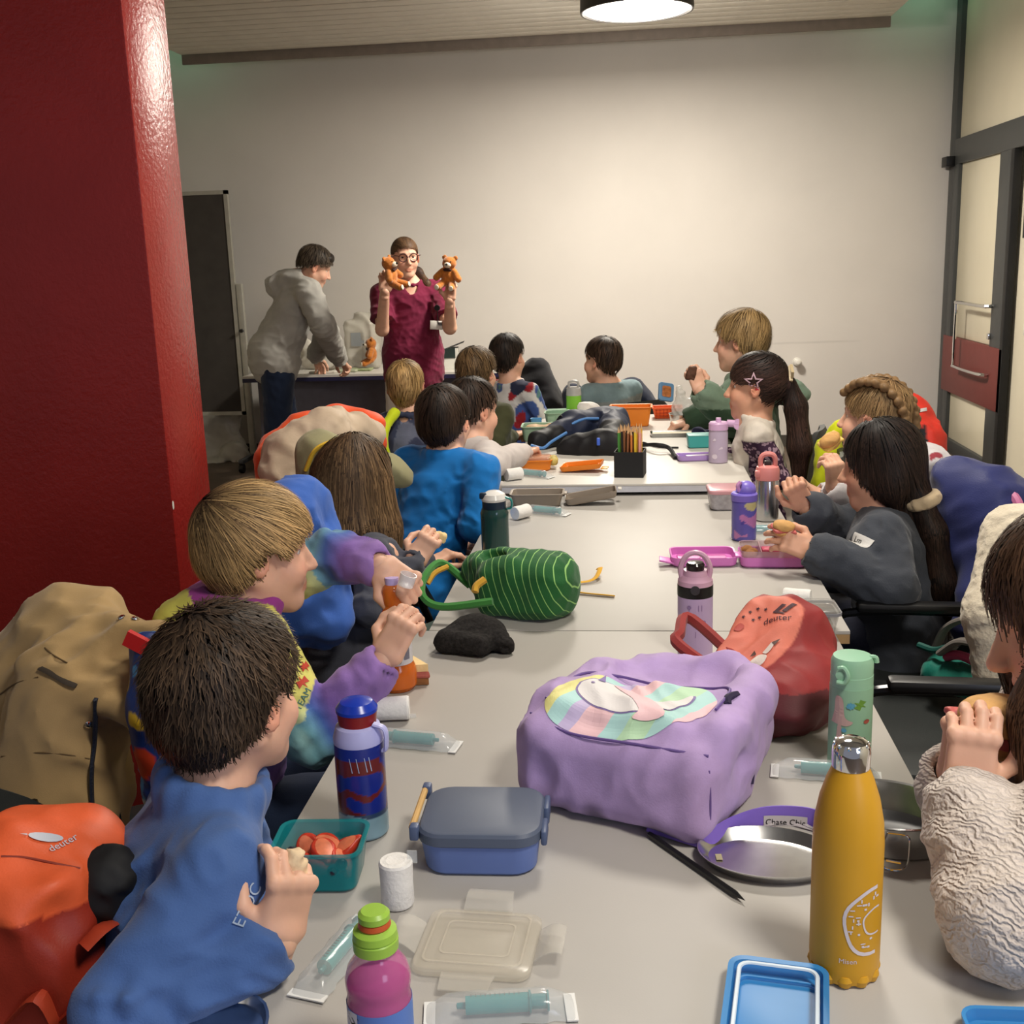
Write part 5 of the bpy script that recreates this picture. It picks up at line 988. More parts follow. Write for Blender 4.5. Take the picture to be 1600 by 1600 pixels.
# pink juice bottle
b = thing('juice_bottle', 600, 1668, zt, 'pink juice bottle with lime green sports cap and blue label', 'bottle')
PINKC = clear('pink clear plastic', rgb(214, 110, 170), .55, .08)
bd = jar([('body', [(.0001, 0), (.030, 0), (.034, .006), (.034, .095), (.0325, .103), (.034, .112), (.0345, .122), (.031, .136), (.024, .147), (.0205, .152), (.0195, .160), (.0001, .160)], PINKC), ('juice', [(.0001, .003), (.031, .004), (.0325, .01), (.0325, .10), (.031, .104), (.0325, .112), (.0325, .117), (.0001, .117)], plain('purple pink juice', rgb(150, 44, 110), .1, alpha=.85, var=.03)), ('label', [(.0346, .012), (.0346, .094), (.0343, .094), (.0343, .012)], plastic('blue label', rgb(86, 122, 196), .4)), ('cap', [(.0001, .158), (.0235, .158), (.0238, .170), (.0225, .1715), (.0235, .173), (.0225, .181), (.0160, .185), (.0150, .193), (.0165, .194), (.0165, .201), (.013, .205), (.0001, .2055)], plastic('lime green plastic', rgb(150, 190, 70), .35)), ('cap_ring', [(.0161, .185), (.0172, .187), (.0162, .1925), (.0152, .193)], plastic('red orange ring', rgb(190, 84, 40), .4))], b)
lb = [o for o in b.children if o.name.startswith('label')][0]
printon(b, lb, [disc2(.018, -.008, .015)], plastic('cream print', rgb(226, 222, 196), .5), .060); printon(b, lb, [star2(.018, -.008, .008, .004, 6), disc2(.018, -.020, .005)], plastic('dark green print', rgb(46, 70, 62), .5), .060, off=.0014)
PFAND = lambda x, y, k: [[(x-.002*k, y), (x+.002*k, y+.003*k), (x-.001*k, y+.009*k), (x-.005*k, y+.006*k)], [(x-.008*k, y+.010*k), (x-.004*k, y+.010*k), (x-.006*k, y+.014*k)], [(x+.002*k, y-.004*k), (x+.006*k, y-.004*k), (x+.004*k, y-.008*k)]]
printon(b, lb, [[(-.034, -.05), (-.024, -.05), (-.024, .034), (-.034, .034)]], plastic('white label strip', rgb(206, 202, 214), .5), .060); printon(b, lb, PFAND(-.028, .018, 1.), BLACKP, .060, off=.0014, nm='deposit_mark')
printon(b, lb, [[(-.006, -.02), (-.005, -.02), (-.005, .018), (-.006, .018)], [(.005, -.02), (.006, -.02), (.006, .018), (.005, .018)], [(-.006, .017), (.006, .017), (.006, .018), (-.006, .018)]], plastic('pale frame print', rgb(150, 180, 220), .5), .060)
# navy lunch box with wooden handle
b = thing('lunch_box', 756, 1316, zt, 'closed slate blue lunch box with rounded lid and wooden side handle', 'lunch box', rz=.02)
cc = on(756, 1300, zt); w = np.linalg.norm(on(855, 1300, .78)-on(655, 1300, .78))*.93; b.location = tuple(on(757, 1330, zt))
tub(w, w*.86, .044, .030, .003, .94).build('body', plastic('cornflower blue plastic', rgb(96, 118, 176), .45), b)
slab(w+.006, w*.86+.006, .019, .032, .005, .042).build('lid', plastic('slate blue grey plastic', rgb(82, 92, 112), .5), b)
MB().box((w/2+.006, -.03, .046), (.004, .02, .010), bev=.003).box((w/2+.006, .03, .046), (.004, .02, .012), bev=.003).build('clip', plastic('slate clip', rgb(78, 92, 124), .45), b)
MB().tube([(-w/2-.008, .055, .062), (-w/2-.010, -.045, .058)], .0045, 10).build('wooden_handle', plain('light wood', rgb(206, 166, 104), .5, var=.15), b); MB().box((-w/2-.006, .058, .058), (.006, .008, .010), bev=.003).box((-w/2-.006, -.05, .055), (.006, .008, .010), bev=.003).build('hinge', plastic('slate clip'), b) if False else MB().box((-w/2-.006, .058, .058), (.006, .008, .010), bev=.003).box((-w/2-.006, -.05, .055), (.006, .008, .010), bev=.003).build('hinge', MATS['slate clip'], b)
# teal fruit box, strawberries, blueberries
b = thing('fruit_box', 505, 1370, zt, 'clear teal box of cut strawberries and blueberries by the denim top', 'box', rz=.06)
TB = clear('teal tub plastic', rgb(22, 140, 146), .6, .15); w = np.linalg.norm(on(585, 1310, .80)-on(435, 1310, .80))*.92; tub(w, w*.80, .056, .016, .003, .88, .003).build('tub', TB, b)
sm = plain('strawberry flesh', rgb(206, 62, 40), .4, var=.35, vs=60); sm2 = plain('pale cut strawberry', rgb(232, 130, 92), .4, var=.2, vs=70); bm_ = plain('blueberry skin', rgb(30, 30, 48), .35, var=.2)
base = np.array(b.location); first = None
for i, (x, y, z, t, u_) in enumerate(((-.022, .018, .032, 1.0, .2), (.002, .018, .036, .3, 1.2), (.026, .012, .034, -.5, 2.0), (.004, -.004, .042, .25, .5), (-.026, -.004, .030, .7, 2.6), (.028, -.010, .030, .5, .9), (-.004, -.022, .030, .3, 1.7))):
    if first is None:
        S = SDF(.0025); S.ell((0, 0, 0), (.017, .017, .014), k=.012); S.cone((0, 0, 0), (0, -.024, 0), .015, .006, .012); S.half((0, 0, .006), V(0, 0, 1), .002); st = empty('strawberry', (0, 0, 0), 'x', 'strawberry', 'strawberries in the teal box')
        S.obj('flesh', sm, st); MB().lathe([(.0001, .0064), (.012, .0062), (.013, .0058), (.0001, .0056)], (0, -.003, 0), 16, sy=1.5).build('cut_face', sm2, st); first = st
    else: st = copytree(first)
    st.scale = (.86, .95, .8); st.location = tuple(base+V(x, y, z)); st.rotation_euler = (t, .2*i-.5, u_); st['label'] = ('dark red strawberry half at the back left of the teal box', 'red strawberry half in the back middle of the teal box', 'strawberry half against the right wall of the teal box', 'big pale cut strawberry in the middle of the teal box', 'red strawberry half at the left wall of the teal box', 'strawberry half in the right front of the teal box', 'strawberry half at the front of the teal box by the bread')[i]
bl = None
for i, (x, y, z) in enumerate(((-.030, -.028, .040), (-.018, -.032, .030), (.034, -.030, .036), (.024, -.034, .030), (-.042, .006, .030))):
    o = MB().lathe([(.0001, -.0075), (.005, -.006), (.0078, 0), (.006, .005), (.0035, .0068), (.0030, .006), (.0001, .0058)], (0, 0, 0), 16).build('blueberry', bm_) if bl is None else bl.copy()
    if bl is None: bl = o
    else: COL.objects.link(o)
    o.location = tuple(base+V(x, y, z)); o.rotation_euler = (.8, .3*i, 0); tag(o, ('dark blueberry in the front left corner of the teal box', 'dark blueberry half under the front strawberry in the teal box', 'dark blueberry in the front right corner of the teal box', 'dark blueberry low at the right front of the teal box', 'dark blueberry by the left wall of the teal box')[i], 'blueberry', 'blueberries in the teal box')
# dark blue bottle with red and blue lid
b = thing('drink_bottle', 570, 1298, zt, 'dark blue printed bottle with a red and blue lid and lavender collar', 'bottle')
def spid(v): a = n3(cols(v*1.0)); b_ = n2(cols(v)); z = v[:, 2]; c = np.tile(np.array(rgb(26, 42, 132)), (len(v), 1)); k = np.abs(a+.3*b_) < .20; c[k & (z < .135) & (z > .03)] = rgb(104, 34, 34); c[z < .045] = rgb(44, 66, 96); c[(z < .045) & (z+.03*b_ < .03)] = rgb(126, 158, 172); return c
pr = [(.0001, 0), (.031, 0), (.034, .004)]+[(.034, z) for z in np.linspace(.006, .158, 60)]+[(.033, .164), (.0001, .165)]
mm = MB().lathe(pr, (0, 0, 0), 64); me = arrmesh('body', mm.v, np.array([f for f in mm.f if len(f) == 4]), spid(np.array(mm.v))); bd = link('body', me, colattr('glossy bottle print', .25, 0, spec=.5), b)
jar([('collar', [(.0342, .156), (.0346, .164), (.030, .182), (.025, .186), (.0001, .187)], plastic('pale lavender plastic', rgb(176, 178, 226), .35)), ('lid_band', [(.0001, .185), (.0255, .185), (.0275, .207), (.0001, .208)], plastic('deep red plastic', rgb(132, 26, 30), .35)), ('lid', [(.0001, .206), (.0285, .206), (.0285, .211), (.022, .221), (.010, .226), (.0001, .2265)], plastic('royal blue plastic', rgb(24, 56, 170), .25))], b)
MB().tube(spline([(.024, -.01, .188), (.040, -.012, .18), (.0405, -.012, .15), (.036, -.01, .145)], 5), .006, 8, flat=.5).build('carry_loop', MATS['pale lavender plastic'], b)
mk = plastic('pale claw streak', rgb(170, 184, 216), .4)
printon(b, bd, [[(x, .0), (x+.0012, .0), (x-.002, .024), (x-.0028, .024)] for x in (-.012, -.003, .008, .014)], mk, .118)
# clear lid with four flaps
b = thing('square_cover', 748, 1480, zt, 'translucent square lid with four snap flaps lying on the table', 'lid', rz=-.06)
CL = clear('milky clear plastic', rgb(222, 214, 196), .30, .2, .7); w = .135
slab(w, w*.9, .010, .016, .003).build('panel', CL, b)
MB().loft([rrect(w*.84, w*.74, .01, .0108), rrect(w*.84, w*.74, .01, .013), rrect(w*.80, w*.70, .009, .013), rrect(w*.80, w*.70, .009, .0108)], False, False).loft([rrect(w*.6, w*.48, .008, .0108), rrect(w*.6, w*.48, .008, .012), rrect(w*.57, w*.45, .008, .012), rrect(w*.57, w*.45, .008, .0108)], False, False).build('rim', CL, b)
CLF = clear('clear flap plastic', rgb(214, 210, 200), .32, .12, .7)
for sx, sy in ((0, 1), (0, -1), (1, 0), (-1, 0)):
    f = MB(); L = .032; hw_ = .030
    rg = [[V(a*hw_*(1-.1*t), 0, 0)+V(0, t*L, .006+.012*math.sin(t*2.2)*(1 if sx or sy > 0 else .2)+e) for a, e in ((-1, 0), (1, 0), (1, .0015), (-1, .0015))] for t in np.linspace(0, 1, 6)]
    f.loft(rg); o = f.build('flap', CLF, b); ang = {(0, 1): 0, (0, -1): PI, (1, 0): -PI/2, (-1, 0): PI/2}[(sx, sy)]; o.rotation_euler = (0, 0, ang); o.location = (sx*w/2, sy*w*.45, 0)
# steel lid bottom left, blue lids bottom right
b = thing('steel_lid', 318, 1622, zt, 'steel lid edge at the bottom left corner of the table', 'lid', rz=.35); MB().loft([rrect(.12, .09, .04, .0), rrect(.13, .10, .045, .012), rrect(.134, .104, .047, .014), rrect(.128, .098, .044, .014), rrect(.12, .09, .04, .004)]).build('tray', STEEL, b)
BLUEC = clear('clear blue plastic', rgb(58, 142, 208), .82, .38)
b = thing('blue_lid', 1212, 1594, zt, 'clear blue upturned lid in front of the yellow bottle', 'lid', rz=-.16); tray_lid(.105, .15, .020, .018, .006).build('tray', BLUEC, b); MB().loft([rrect(.086, .128, .014, .0205), rrect(.084, .126, .013, .0222), rrect(.078, .120, .011, .0222), rrect(.076, .118, .010, .0205)], False, False).build('seal', plastic('white seal', rgb(206, 220, 232), .4), b)
b = thing('corner_lid', 1600, 1650, zt, 'blue lid at the bottom right corner', 'lid'); tray_lid(.10, .10, .018, .018, .004).build('tray', BLUEC, b)
# yellow bottle with doughnut print
b = thing('steel_bottle', 1318, 1514, zt, 'tall yellow bottle with steel cap and white doughnut print', 'bottle')
YEL = plastic('mustard yellow enamel', rgb(206, 152, 32), .42)
prof = [(.0001, .001), (.030, .0), (.0345, .003), (.0362, .010), (.037, .020), (.037, .155), (.0355, .180), (.0310, .205), (.0245, .226), (.0195, .238), (.0185, .242), (.0001, .242)]
bd = jar([('body', prof, YEL), ('cap', [(.0001, .240), (.0195, .240), (.0199, .256), (.0192, .262), (.0165, .2675), (.011, .2705), (.0001, .2712)], CHROME)], b)
rd = MB()
for k in range(11): a = 2*PI*k/11; rd.lathe([(.0001, -.004), (.007, -.003), (.0095, .004), (.008, .010), (.0001, .012)], (math.cos(a)*.0295, math.sin(a)*.0295, .004), 12)
rd.build('base_lobes', YEL, b)
for k in range(10): a = 2*PI*k/10; MB().lathe([(.0001, -.0018), (.0022, -.001), (.0026, 0), (.0018, .0015), (.0001, .002)], (math.cos(a)*.0170, math.sin(a)*.0170, .2655), 8).build('cap_flute', CHROME, b)
wp = plastic('white print', rgb(216, 206, 210), .5); cx, cy = .031, .078
don = [disc2(cx, cy, .0355, .040, 40)]; ringd = []
for (ro, ri, w_) in ((.0335, .0300, 1), (.0135, .0118, 1)):
    for k in range(36): a0, a1 = 2*PI*k/36, 2*PI*(k+1)/36; wob = 1+.03*math.sin(5*a0); wob1 = 1+.03*math.sin(5*a1); ringd.append([(cx+ro*wob*math.cos(a0), cy+ro*1.2*wob*math.sin(a0)), (cx+ro*wob1*math.cos(a1), cy+ro*1.2*wob1*math.sin(a1)), (cx+ri*wob1*math.cos(a1), cy+ri*1.2*wob1*math.sin(a1)), (cx+ri*wob*math.cos(a0), cy+ri*1.2*wob*math.sin(a0))])
g_ = random.Random(4)
for k in range(26):
    a, r_2 = g_.uniform(1.4, 5), g_.uniform(.0165, .0275); q = g_.choice([(.0024, .0007), (.0012, .0012), (.0007, .002)]); x, y = cx+r_2*math.cos(a), cy+r_2*1.2*math.sin(a); ringd.append([(x-q[0], y-q[1]), (x+q[0], y-q[1]), (x+q[0], y+q[1]), (x-q[0], y+q[1])])
p0 = np.array(b.location); vv = nrm((p0-EYE)*V(1, 1, 0)); uu = V(vv[1], -vv[0], 0)
ringd = [[(x, y) for x, y in pl] for pl in ringd if max(x for x, y in pl) < .0355]
drape('doughnut_print', ringd, wp, [bd], p0-vv*.05, uu, V(0, 0, 1), b, off=.0006, depth=.1, sub=.005)
drape('lettering', textpolys('Misen', .008), wp, [bd], p0-vv*.05+uu*.004+V(0, 0, .034), uu, V(0, 0, 1), b, off=.0006, depth=.1, sub=.004)
# oval steel lid, steel tin with cucumber, clasp
b = thing('oval_plate', 1200, 1346, zt, 'oval steel lid lying upturned beside the lavender strap', 'plate', rz=-.12)
ov = lambda a_, b_, z: [V(a_*math.cos(t), b_*math.sin(t), z) for t in np.linspace(0, 2*PI, 49)[:-1]]
MB().loft([ov(.070, .046, 0), ov(.080, .055, .001), ov(.087, .062, .011), ov(.090, .065, .014), ov(.0905, .0655, .0155), ov(.089, .064, .0155), ov(.084, .059, .010), ov(.076, .051, .003), ov(.068, .044, .0025)]).build('tray', STEEL, b); MB().box((-.062, -.006, .004), (.004, .007, .0003), R=rotz(.2)).build('price_label', plastic('torn label', rgb(196, 186, 150), .6), b)
b = thing('steel_tin', 1385, 1305, zt, 'oval steel lunch tin of cucumber sticks behind the yellow bottle', 'tin', rz=-.35)
MB().loft([ov(.074, .058, 0), ov(.082, .066, .003), ov(.085, .069, .044), ov(.0868, .0708, .046), ov(.085, .069, .0475), ov(.082, .066, .046), ov(.080, .064, .005), ov(.074, .058, .003)]).build('tub', STEEL, b)
cl_ = MB().tube(spline([(.010, -.072, .042), (.006, -.080, .030), (.004, -.092, .010), (.020, -.098, .006), (.036, -.092, .010), (.038, -.080, .030), (.034, -.072, .042), (.010, -.072, .042)], 5), .0013, 6); cl_.tube([(.012, -.092, .014), (.030, -.092, .014)], .002, 6).build('wire_clasp', CHROME, b)
ck = plain('cucumber flesh', rgb(150, 176, 96), .4, var=.2, vs=60); cs = plain('cucumber skin', rgb(54, 96, 44), .45, var=.2, vs=40); fs = None
for i, (x, y, a) in enumerate(((-.05, .01, 1.3), (-.03, -.02, 1.7), (.052, .0, 1.2), (.06, .022, 1.5))):
    if fs is None:
        fs = empty('cucumber_stick', (0, 0, 0), 'x', 'cucumber', 'cucumber sticks in the steel tin'); MB().box((0, 0, .006), (.027, .006, .006), bev=.002).build('flesh', ck, fs); MB().box((0, .0062, .006), (.027, .0012, .006), bev=.001).build('skin', cs, fs); c = fs
    else: c = copytree(fs)
    c.location = tuple(np.array(b.location)+rotz(-.35)@V(x, y, .010)); c.rotation_euler = (0, -.5 if i != 1 else .3, a-.35); c['label'] = ('cucumber stick at the left end of the steel tin', 'cucumber stick lying flat across the left of the steel tin', 'cucumber stick upright at the right wall of the steel tin', 'cucumber stick at the far right of the steel tin')[i]
# pencil
b = empty('pencil', on(1085, 1357, zt), 'black pencil lying beside the lavender backpack', 'pencil', None, rot_from((1012, 1305), (1160, 1408), zt)); L = np.linalg.norm(on(1012, 1305, zt)-on(1160, 1408, zt))/2
MB().lathe([(.0001, -L), (.0042, -L), (.0042, L-.018), (.0012, L-.004), (.0001, L)], (0, 0, .0043), 6, R=roty(PI/2)).build('barrel', plastic('black lacquer', rgb(24, 24, 26), .35), b, 20); MB().lathe([(.0001, L-.006), (.0014, L-.005), (.0001, L+.001)], (0, 0, .0043), 6, R=roty(PI/2)).build('lead', BLACKP, b)
# mint bottle
b = thing('mint_bottle', 1326, 1196, zt, 'mint green flask with a printed pattern and press lid', 'bottle'); k_ = 1.0
MINT = plastic('mint enamel', rgb(150, 196, 166), .45)
bd = jar([('body', [(.0001, 0), (.030, 0), (.033, .003), (.033, .150), (.0328, .156), (.0001, .157)], MINT), ('lid', [(.0001, .156), (.0325, .156), (.0325, .176), (.032, .1765), (.0322, .200), (.029, .208), (.012, .2105), (.0001, .2105)], plastic('pale mint plastic', rgb(156, 206, 176), .35))], b)
v_ = nrm((np.array(b.location)-EYE)*V(1, 1, 0)); u_ = V(v_[1], -v_[0], 0)
MB().tube(spline([V(0, 0, .196)-v_*.034-u_*.02, V(0, 0, .198)-v_*.036-u_*.012, V(0, 0, .186)-v_*.038-u_*.006, V(0, 0, .172)-v_*.037-u_*.010, V(0, 0, .172)-v_*.036-u_*.022], 5), .004, 8).lathe([(.0001, 0), (.010, 0), (.010, .004), (.0001, .006)], V(0, 0, .184)-v_*.031-u_*.014, 16, R=np.stack([u_, V(0, 0, 1), -v_], 1)).build('latch', MATS['pale mint plastic'], b); MB().tube(spline([V(0, 0, .208)+u_*.026, V(0, 0, .207)+u_*.034, V(0, 0, .198)+u_*.036], 4), .004, 8).build('carry_tab', MATS['pale mint plastic'], b)
printon(b, bd, [smooth2([(-.022, .050), (-.006, .050), (-.004, .064), (-.012, .068), (-.013, .088), (-.018, .092), (-.020, .070)]), smooth2([(-.028, .092), (-.006, .090), (.004, .098), (-.008, .106), (-.012, .138), (-.022, .142), (-.024, .115)]), smooth2([(.002, .036), (.020, .034), (.022, .048), (.010, .052)])], plastic('llama pink print', rgb(206, 176, 170), .5), 0)
printon(b, bd, [star2(.014, .130, .010, .004, 6), star2(-.004, .020, .006, .003)], plastic('leaf green print', rgb(110, 158, 62), .5), 0); printon(b, bd, [star2(.0, .128, .007, .005, 8), disc2(-.009, .082, .004)], plastic('blue flower print', rgb(96, 170, 200), .5), 0, off=.0012); printon(b, bd, [disc2(.024, .098, .004), disc2(-.010, .040, .003)], plastic('brick print', rgb(170, 84, 70), .5), 0, off=.0014)
# clear food box with bread
b = thing('clear_food_box', 1252, 985, zt, 'clear lidded box with pale food, at the corner of the middle table', 'box', rz=.02); w = np.linalg.norm(on(1305, 985, .75)-on(1195, 985, .75)); CLB = clear('clear box plastic', rgb(210, 208, 202), .35, .12, .7)
tub(w, w*.62, .045, .014, .002, .9).build('tub', CLB, b); slab(w+.006, w*.62+.006, .012, .016, .003, .044).build('lid', CLB, b); MB().loft([rrect(w+.010, w*.62+.010, .016, .044), rrect(w+.010, w*.62+.010, .016, .050), rrect(w+.004, w*.62+.004, .014, .050), rrect(w+.004, w*.62+.004, .014, .044)]).build('seal_rim', plastic('grey seal rim', rgb(130, 130, 136), .4), b)
S = SDF(.004); S.box((0, 0, .024), (w*.40, w*.22, .016), None, .01); S.disp = folds(4, 90, .004); o = S.obj('bread', plain('pale bread', rgb(206, 188, 150), .85, var=.12, vs=40, bump=.3)); o.location = b.location; tag(o, 'pale sliced bread inside the clear lidded box', 'bread')
# strap end lying right of the coral pack
tag(MB().box(on(1288, 1100, zt)+V(0, 0, .002), (.014, .006, .0015), R=rotz(1.2)).build('paper_scrap', plastic('yellow paper', rgb(226, 196, 64), .6)), 'small yellow scrap beside the mint flask', 'scrap')
def zscale(lbl, f, g=1):
    for o in COL.objects:
        if o.get('label') == lbl: o.scale = (g, g, f)
zscale('dark blue printed bottle with a red and blue lid and lavender collar', .87); zscale('pink juice bottle with lime green sports cap and blue label', .84, .92); zscale('mint green flask with a printed pattern and press lid', .85, .96)
# ---- lavender backpack lying on its back
bx = on(826, 1262, zt); bxr = on(1076, 1326, zt); bz = math.atan2(bxr[1]-bx[1], bxr[0]-bx[0]); X_ = nrm(bxr-bx); Y_ = V(-X_[1], X_[0], 0); Wb = np.linalg.norm(bxr-bx)
lav = empty('lavender_backpack', bx+X_*Wb*.5+Y_*.16, 'lavender backpack with pastel printed pocket lying on the table', 'backpack'); o_ = np.array(lav.location); Rb = np.stack([X_, Y_, V(0, 0, 1)], 1); LP = lambda x, y, z: o_+X_*x+Y_*y+V(0, 0, z)
hwb = Wb*.60
S = SDF(.005)
S.box(LP(0, -.045, .066), V(hwb, .115, .066), Rb, .035, .03); S.box(LP(.0, .08, .058), V(hwb*.88, .10, .056), Rb, .05, .05); S.ell(LP(.01, .16, .055), V(hwb*.72, .06, .052), Rb, .05)
S.cone(LP(-hwb*.9, -.07, .128), LP(-hwb*.8, .09, .118), .022, .020, .03); S.cone(LP(hwb*.92, -.08, .130), LP(hwb*.82, .10, .128), .022, .024, .03); S.cone(LP(hwb*.82, .10, .128), LP(hwb*.35, .185, .118), .024, .020, .03); S.cone(LP(hwb*.35, .185, .118), LP(-hwb*.5, .175, .10), .020, .016, .03); S.cone(LP(-hwb*.8, .09, .118), LP(-hwb*.5, .175, .10), .018, .016, .03)
S.ell(LP(.0, .095, .145), V(hwb*.62, .055, .034), Rb, .03, 's')
S.box(LP(-.005, -.055, .118), V(hwb*.78, .075, .032), Rb, .026, .012)
S.disp = folds(23, 36, .008)
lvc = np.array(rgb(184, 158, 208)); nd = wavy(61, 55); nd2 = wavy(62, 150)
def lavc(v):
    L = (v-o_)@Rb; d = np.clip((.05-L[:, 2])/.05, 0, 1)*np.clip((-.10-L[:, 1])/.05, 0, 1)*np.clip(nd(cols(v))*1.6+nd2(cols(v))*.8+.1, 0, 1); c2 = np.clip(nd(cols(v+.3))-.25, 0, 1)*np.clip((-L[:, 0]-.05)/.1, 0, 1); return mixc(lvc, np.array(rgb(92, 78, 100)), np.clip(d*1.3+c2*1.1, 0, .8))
S.obj('shell', colattr('lavender polyester', .7, .2, 380, spec=.25, sheen=.1), lav, lavc); lsh = S.o
def onsurf(pts, dz=.0): # drop points onto the shell from above
    bpy.context.view_layer.update(); mw = lsh.matrix_world; tr = BVHTree.FromPolygons([mw@q.co for q in lsh.data.vertices], [p.vertices[:] for p in lsh.data.polygons]); out = []
    for p in pts: h = tr.ray_cast(Vector((p[0], p[1], 1.3)), Vector((0, 0, -1))); out.append(V(*h[0])+V(0, 0, dz) if h[0] is not None else np.asarray(p))
    return out
lines(onsurf([LP(hwb*x, y, 0) for x, y in ((-.84, -.10), (-.80, .0), (-.5, .035), (0, .03), (.5, .035), (.78, .01), (.82, -.06))], .0025), .0022, 'zip', plastic('violet zip', rgb(110, 86, 150), .6), lav)
lines(hits([(1108, 1204), (1110, 1240), (1110, 1275), (1107, 1308)], lsh, .0), .0014, 'seam', MATS['violet zip'], lav)
lines(onsurf([LP(hwb*x, y, 0) for x, y in ((-.9, -.13), (-.4, -.152), (.3, -.152), (.95, -.135))], .002), .002, 'seam', MATS['violet zip'], lav)
# pastel pocket print: stripes and a white creature
pal = [rgb(232, 226, 150), rgb(176, 218, 216), rgb(194, 180, 218), rgb(236, 196, 202), rgb(186, 222, 186)]
pm = [plastic('pastel print %d' % i, c, .6) for i, c in enumerate(pal)]
u0, v0 = X_, Y_; org = LP(-.004, -.070, .16); hw_ = hwb*.78
outl = lambda x: .080*math.sqrt(max(0, 1-(abs(x)/hw_)**3.2))
bands = [(-1, -.72, 0), (-.72, -.5, 1), (-.5, -.32, 2), (-.32, .05, 3), (.05, .3, 1), (.3, .62, 4), (.62, .85, 1), (.85, 1, 3)]
pl_ = []; mi_ = []
for a, b_, c in bands:
    xs = np.linspace(a*hw_, b_*hw_, 6); top = [(x+.25*outl(x), outl(x)) for x in xs]; bot = [(x-.25*outl(x), -outl(x)) for x in xs]
    for i in range(5): pl_.append([bot[i], bot[i+1], top[i+1], top[i]]); mi_.append(c)
drape('pocket_print', pl_, pm, [lsh], org, u0, v0, lav, off=.001, depth=.1, mi=mi_)
cr = smooth2([(-.062, .012), (-.052, .028), (-.030, .030), (-.012, .016), (.020, .006), (.042, .014), (.056, .030), (.058, .014), (.044, -.012), (.016, -.026), (-.018, -.026), (-.044, -.016), (-.058, -.004)], 5)
drape('creature_outline', [[(x*1.44, y*1.48) for x, y in cr]], plastic('violet outline', rgb(130, 112, 170), .6), [lsh], org, u0, v0, lav, off=.0016, depth=.1)
drape('creature_print', [[(x*1.38, y*1.40) for x, y in cr]], plastic('white creature print', rgb(226, 222, 222), .6), [lsh], org, u0, v0, lav, off=.0022, depth=.1)
drape('mane_print', [smooth2([(-.044, .040), (-.022, .046), (.006, .022), (.040, .000), (.070, -.040), (.028, -.050), (.028, -.030), (-.010, .008)], 4)], pm[3], [lsh], org, u0, v0, lav, off=.003, depth=.1)
drape('horn_print', [[(-.068, .036), (-.058, .040), (-.068, .062)], disc2(-.068, .020, .003)], MATS['violet outline'], [lsh], org, u0, v0, lav, off=.0034, depth=.1)
drape('star_print', [star2(.035, .0, .016, .008, 5)], pm[1], [lsh], LP(.01, .085, .15), u0, v0, lav, off=.0012, depth=.12)
lines([LP(hwb*.80, -.01, .152), LP(hwb*.86, .004, .158), LP(hwb*.83, -.018, .16), LP(hwb*.86, -.03, .155)], .006, 'zip_pull', plastic('dark violet cord', rgb(44, 36, 66), .7), lav)
lines([LP(hwb*1.0, .0, .115), LP(hwb*1.02, .01, .08), LP(hwb*1.01, -.0, .03)], .007, 'buckle_strap', MATS['dark violet cord'], lav)
# flat strap curling on the table with its sticker
sp = [on(1010, 1300, zt), on(1080, 1322, zt), on(1110, 1326, zt), on(1150, 1305, zt), on(1200, 1290, zt), on(1262, 1292, zt), on(1300, 1310, zt)]
pts = spline(sp, 6); rg = MB(); rings = []
for i, p in enumerate(pts):
    t_ = nrm(pts[min(i+1, len(pts)-1)]-pts[max(i-1, 0)]); nn = V(-t_[1], t_[0], 0); hgt = .026 if i > 6 else .008+.0025*i; rings.append([p+nn*-.001+V(0, 0, .0015), p+nn*.001+V(0, 0, .0015), p+nn*.006+V(0, 0, hgt), p+nn*.004+V(0, 0, hgt)])
sub(rg.loft(rings).build('strap', plastic('violet webbing', rgb(126, 100, 196), .6), lav), lav); strap = lav.children[-1] if False else [o for o in lav.children if o.name.startswith('strap')][0]
sp0 = on(1222, 1293, zt)+V(0, 0, .014); sv = nrm(on(1262, 1296, zt)-on(1180, 1290, zt))
drape('strap_label', [[(-.029, -.009), (.029, -.009), (.029, .009), (-.029, .009)]], plastic('grey sticker', rgb(190, 184, 186), .5), [strap], sp0-V(0, .04, 0), sv, V(0, .2, 1), lav, off=.0012, depth=.1); drape('strap_lettering', textpolys('Chase Chic', .0115), BLACKP, [strap], sp0-V(0, .04, 0), sv, V(0, .2, 1), lav, off=.002, sub=.003, depth=.1)
# ---- coral and dark red backpack behind it
cp0 = on(1186, 1122, zt); cz = rot_from((1100, 1080), (1250, 1130), zt)
cor = empty('coral_backpack', cp0, 'coral and dark red child backpack leaning behind the lavender one', 'backpack'); CR = rotz(cz); CP = lambda x, y, z: cp0+CR@V(x, y, z)
CT = CR@rotz(.15)@rotx(.50); cc_ = CP(-.01, .045, .085); CQ = lambda x, y, z: cc_+CT@V(x, y, z)
S = SDF(.005); S.box(CQ(0, .0, -.005), V(.076, .108, .050), CT, .04, .03); S.ell(CQ(-.005, .06, .02), V(.064, .066, .040), CT, .03); S.ell(CP(.085, .03, .055), V(.045, .09, .055), CR, .05); S.ell(CP(.03, -.03, .045), (.09, .05, .045), CR, .04); S.box(CQ(-.01, .012, .040), V(.056, .082, .018), CT, .016, .012); S.vox = .0038; S.disp = folds(33, 44, .006); S.half((0, 0, zt), (0, 0, -1))
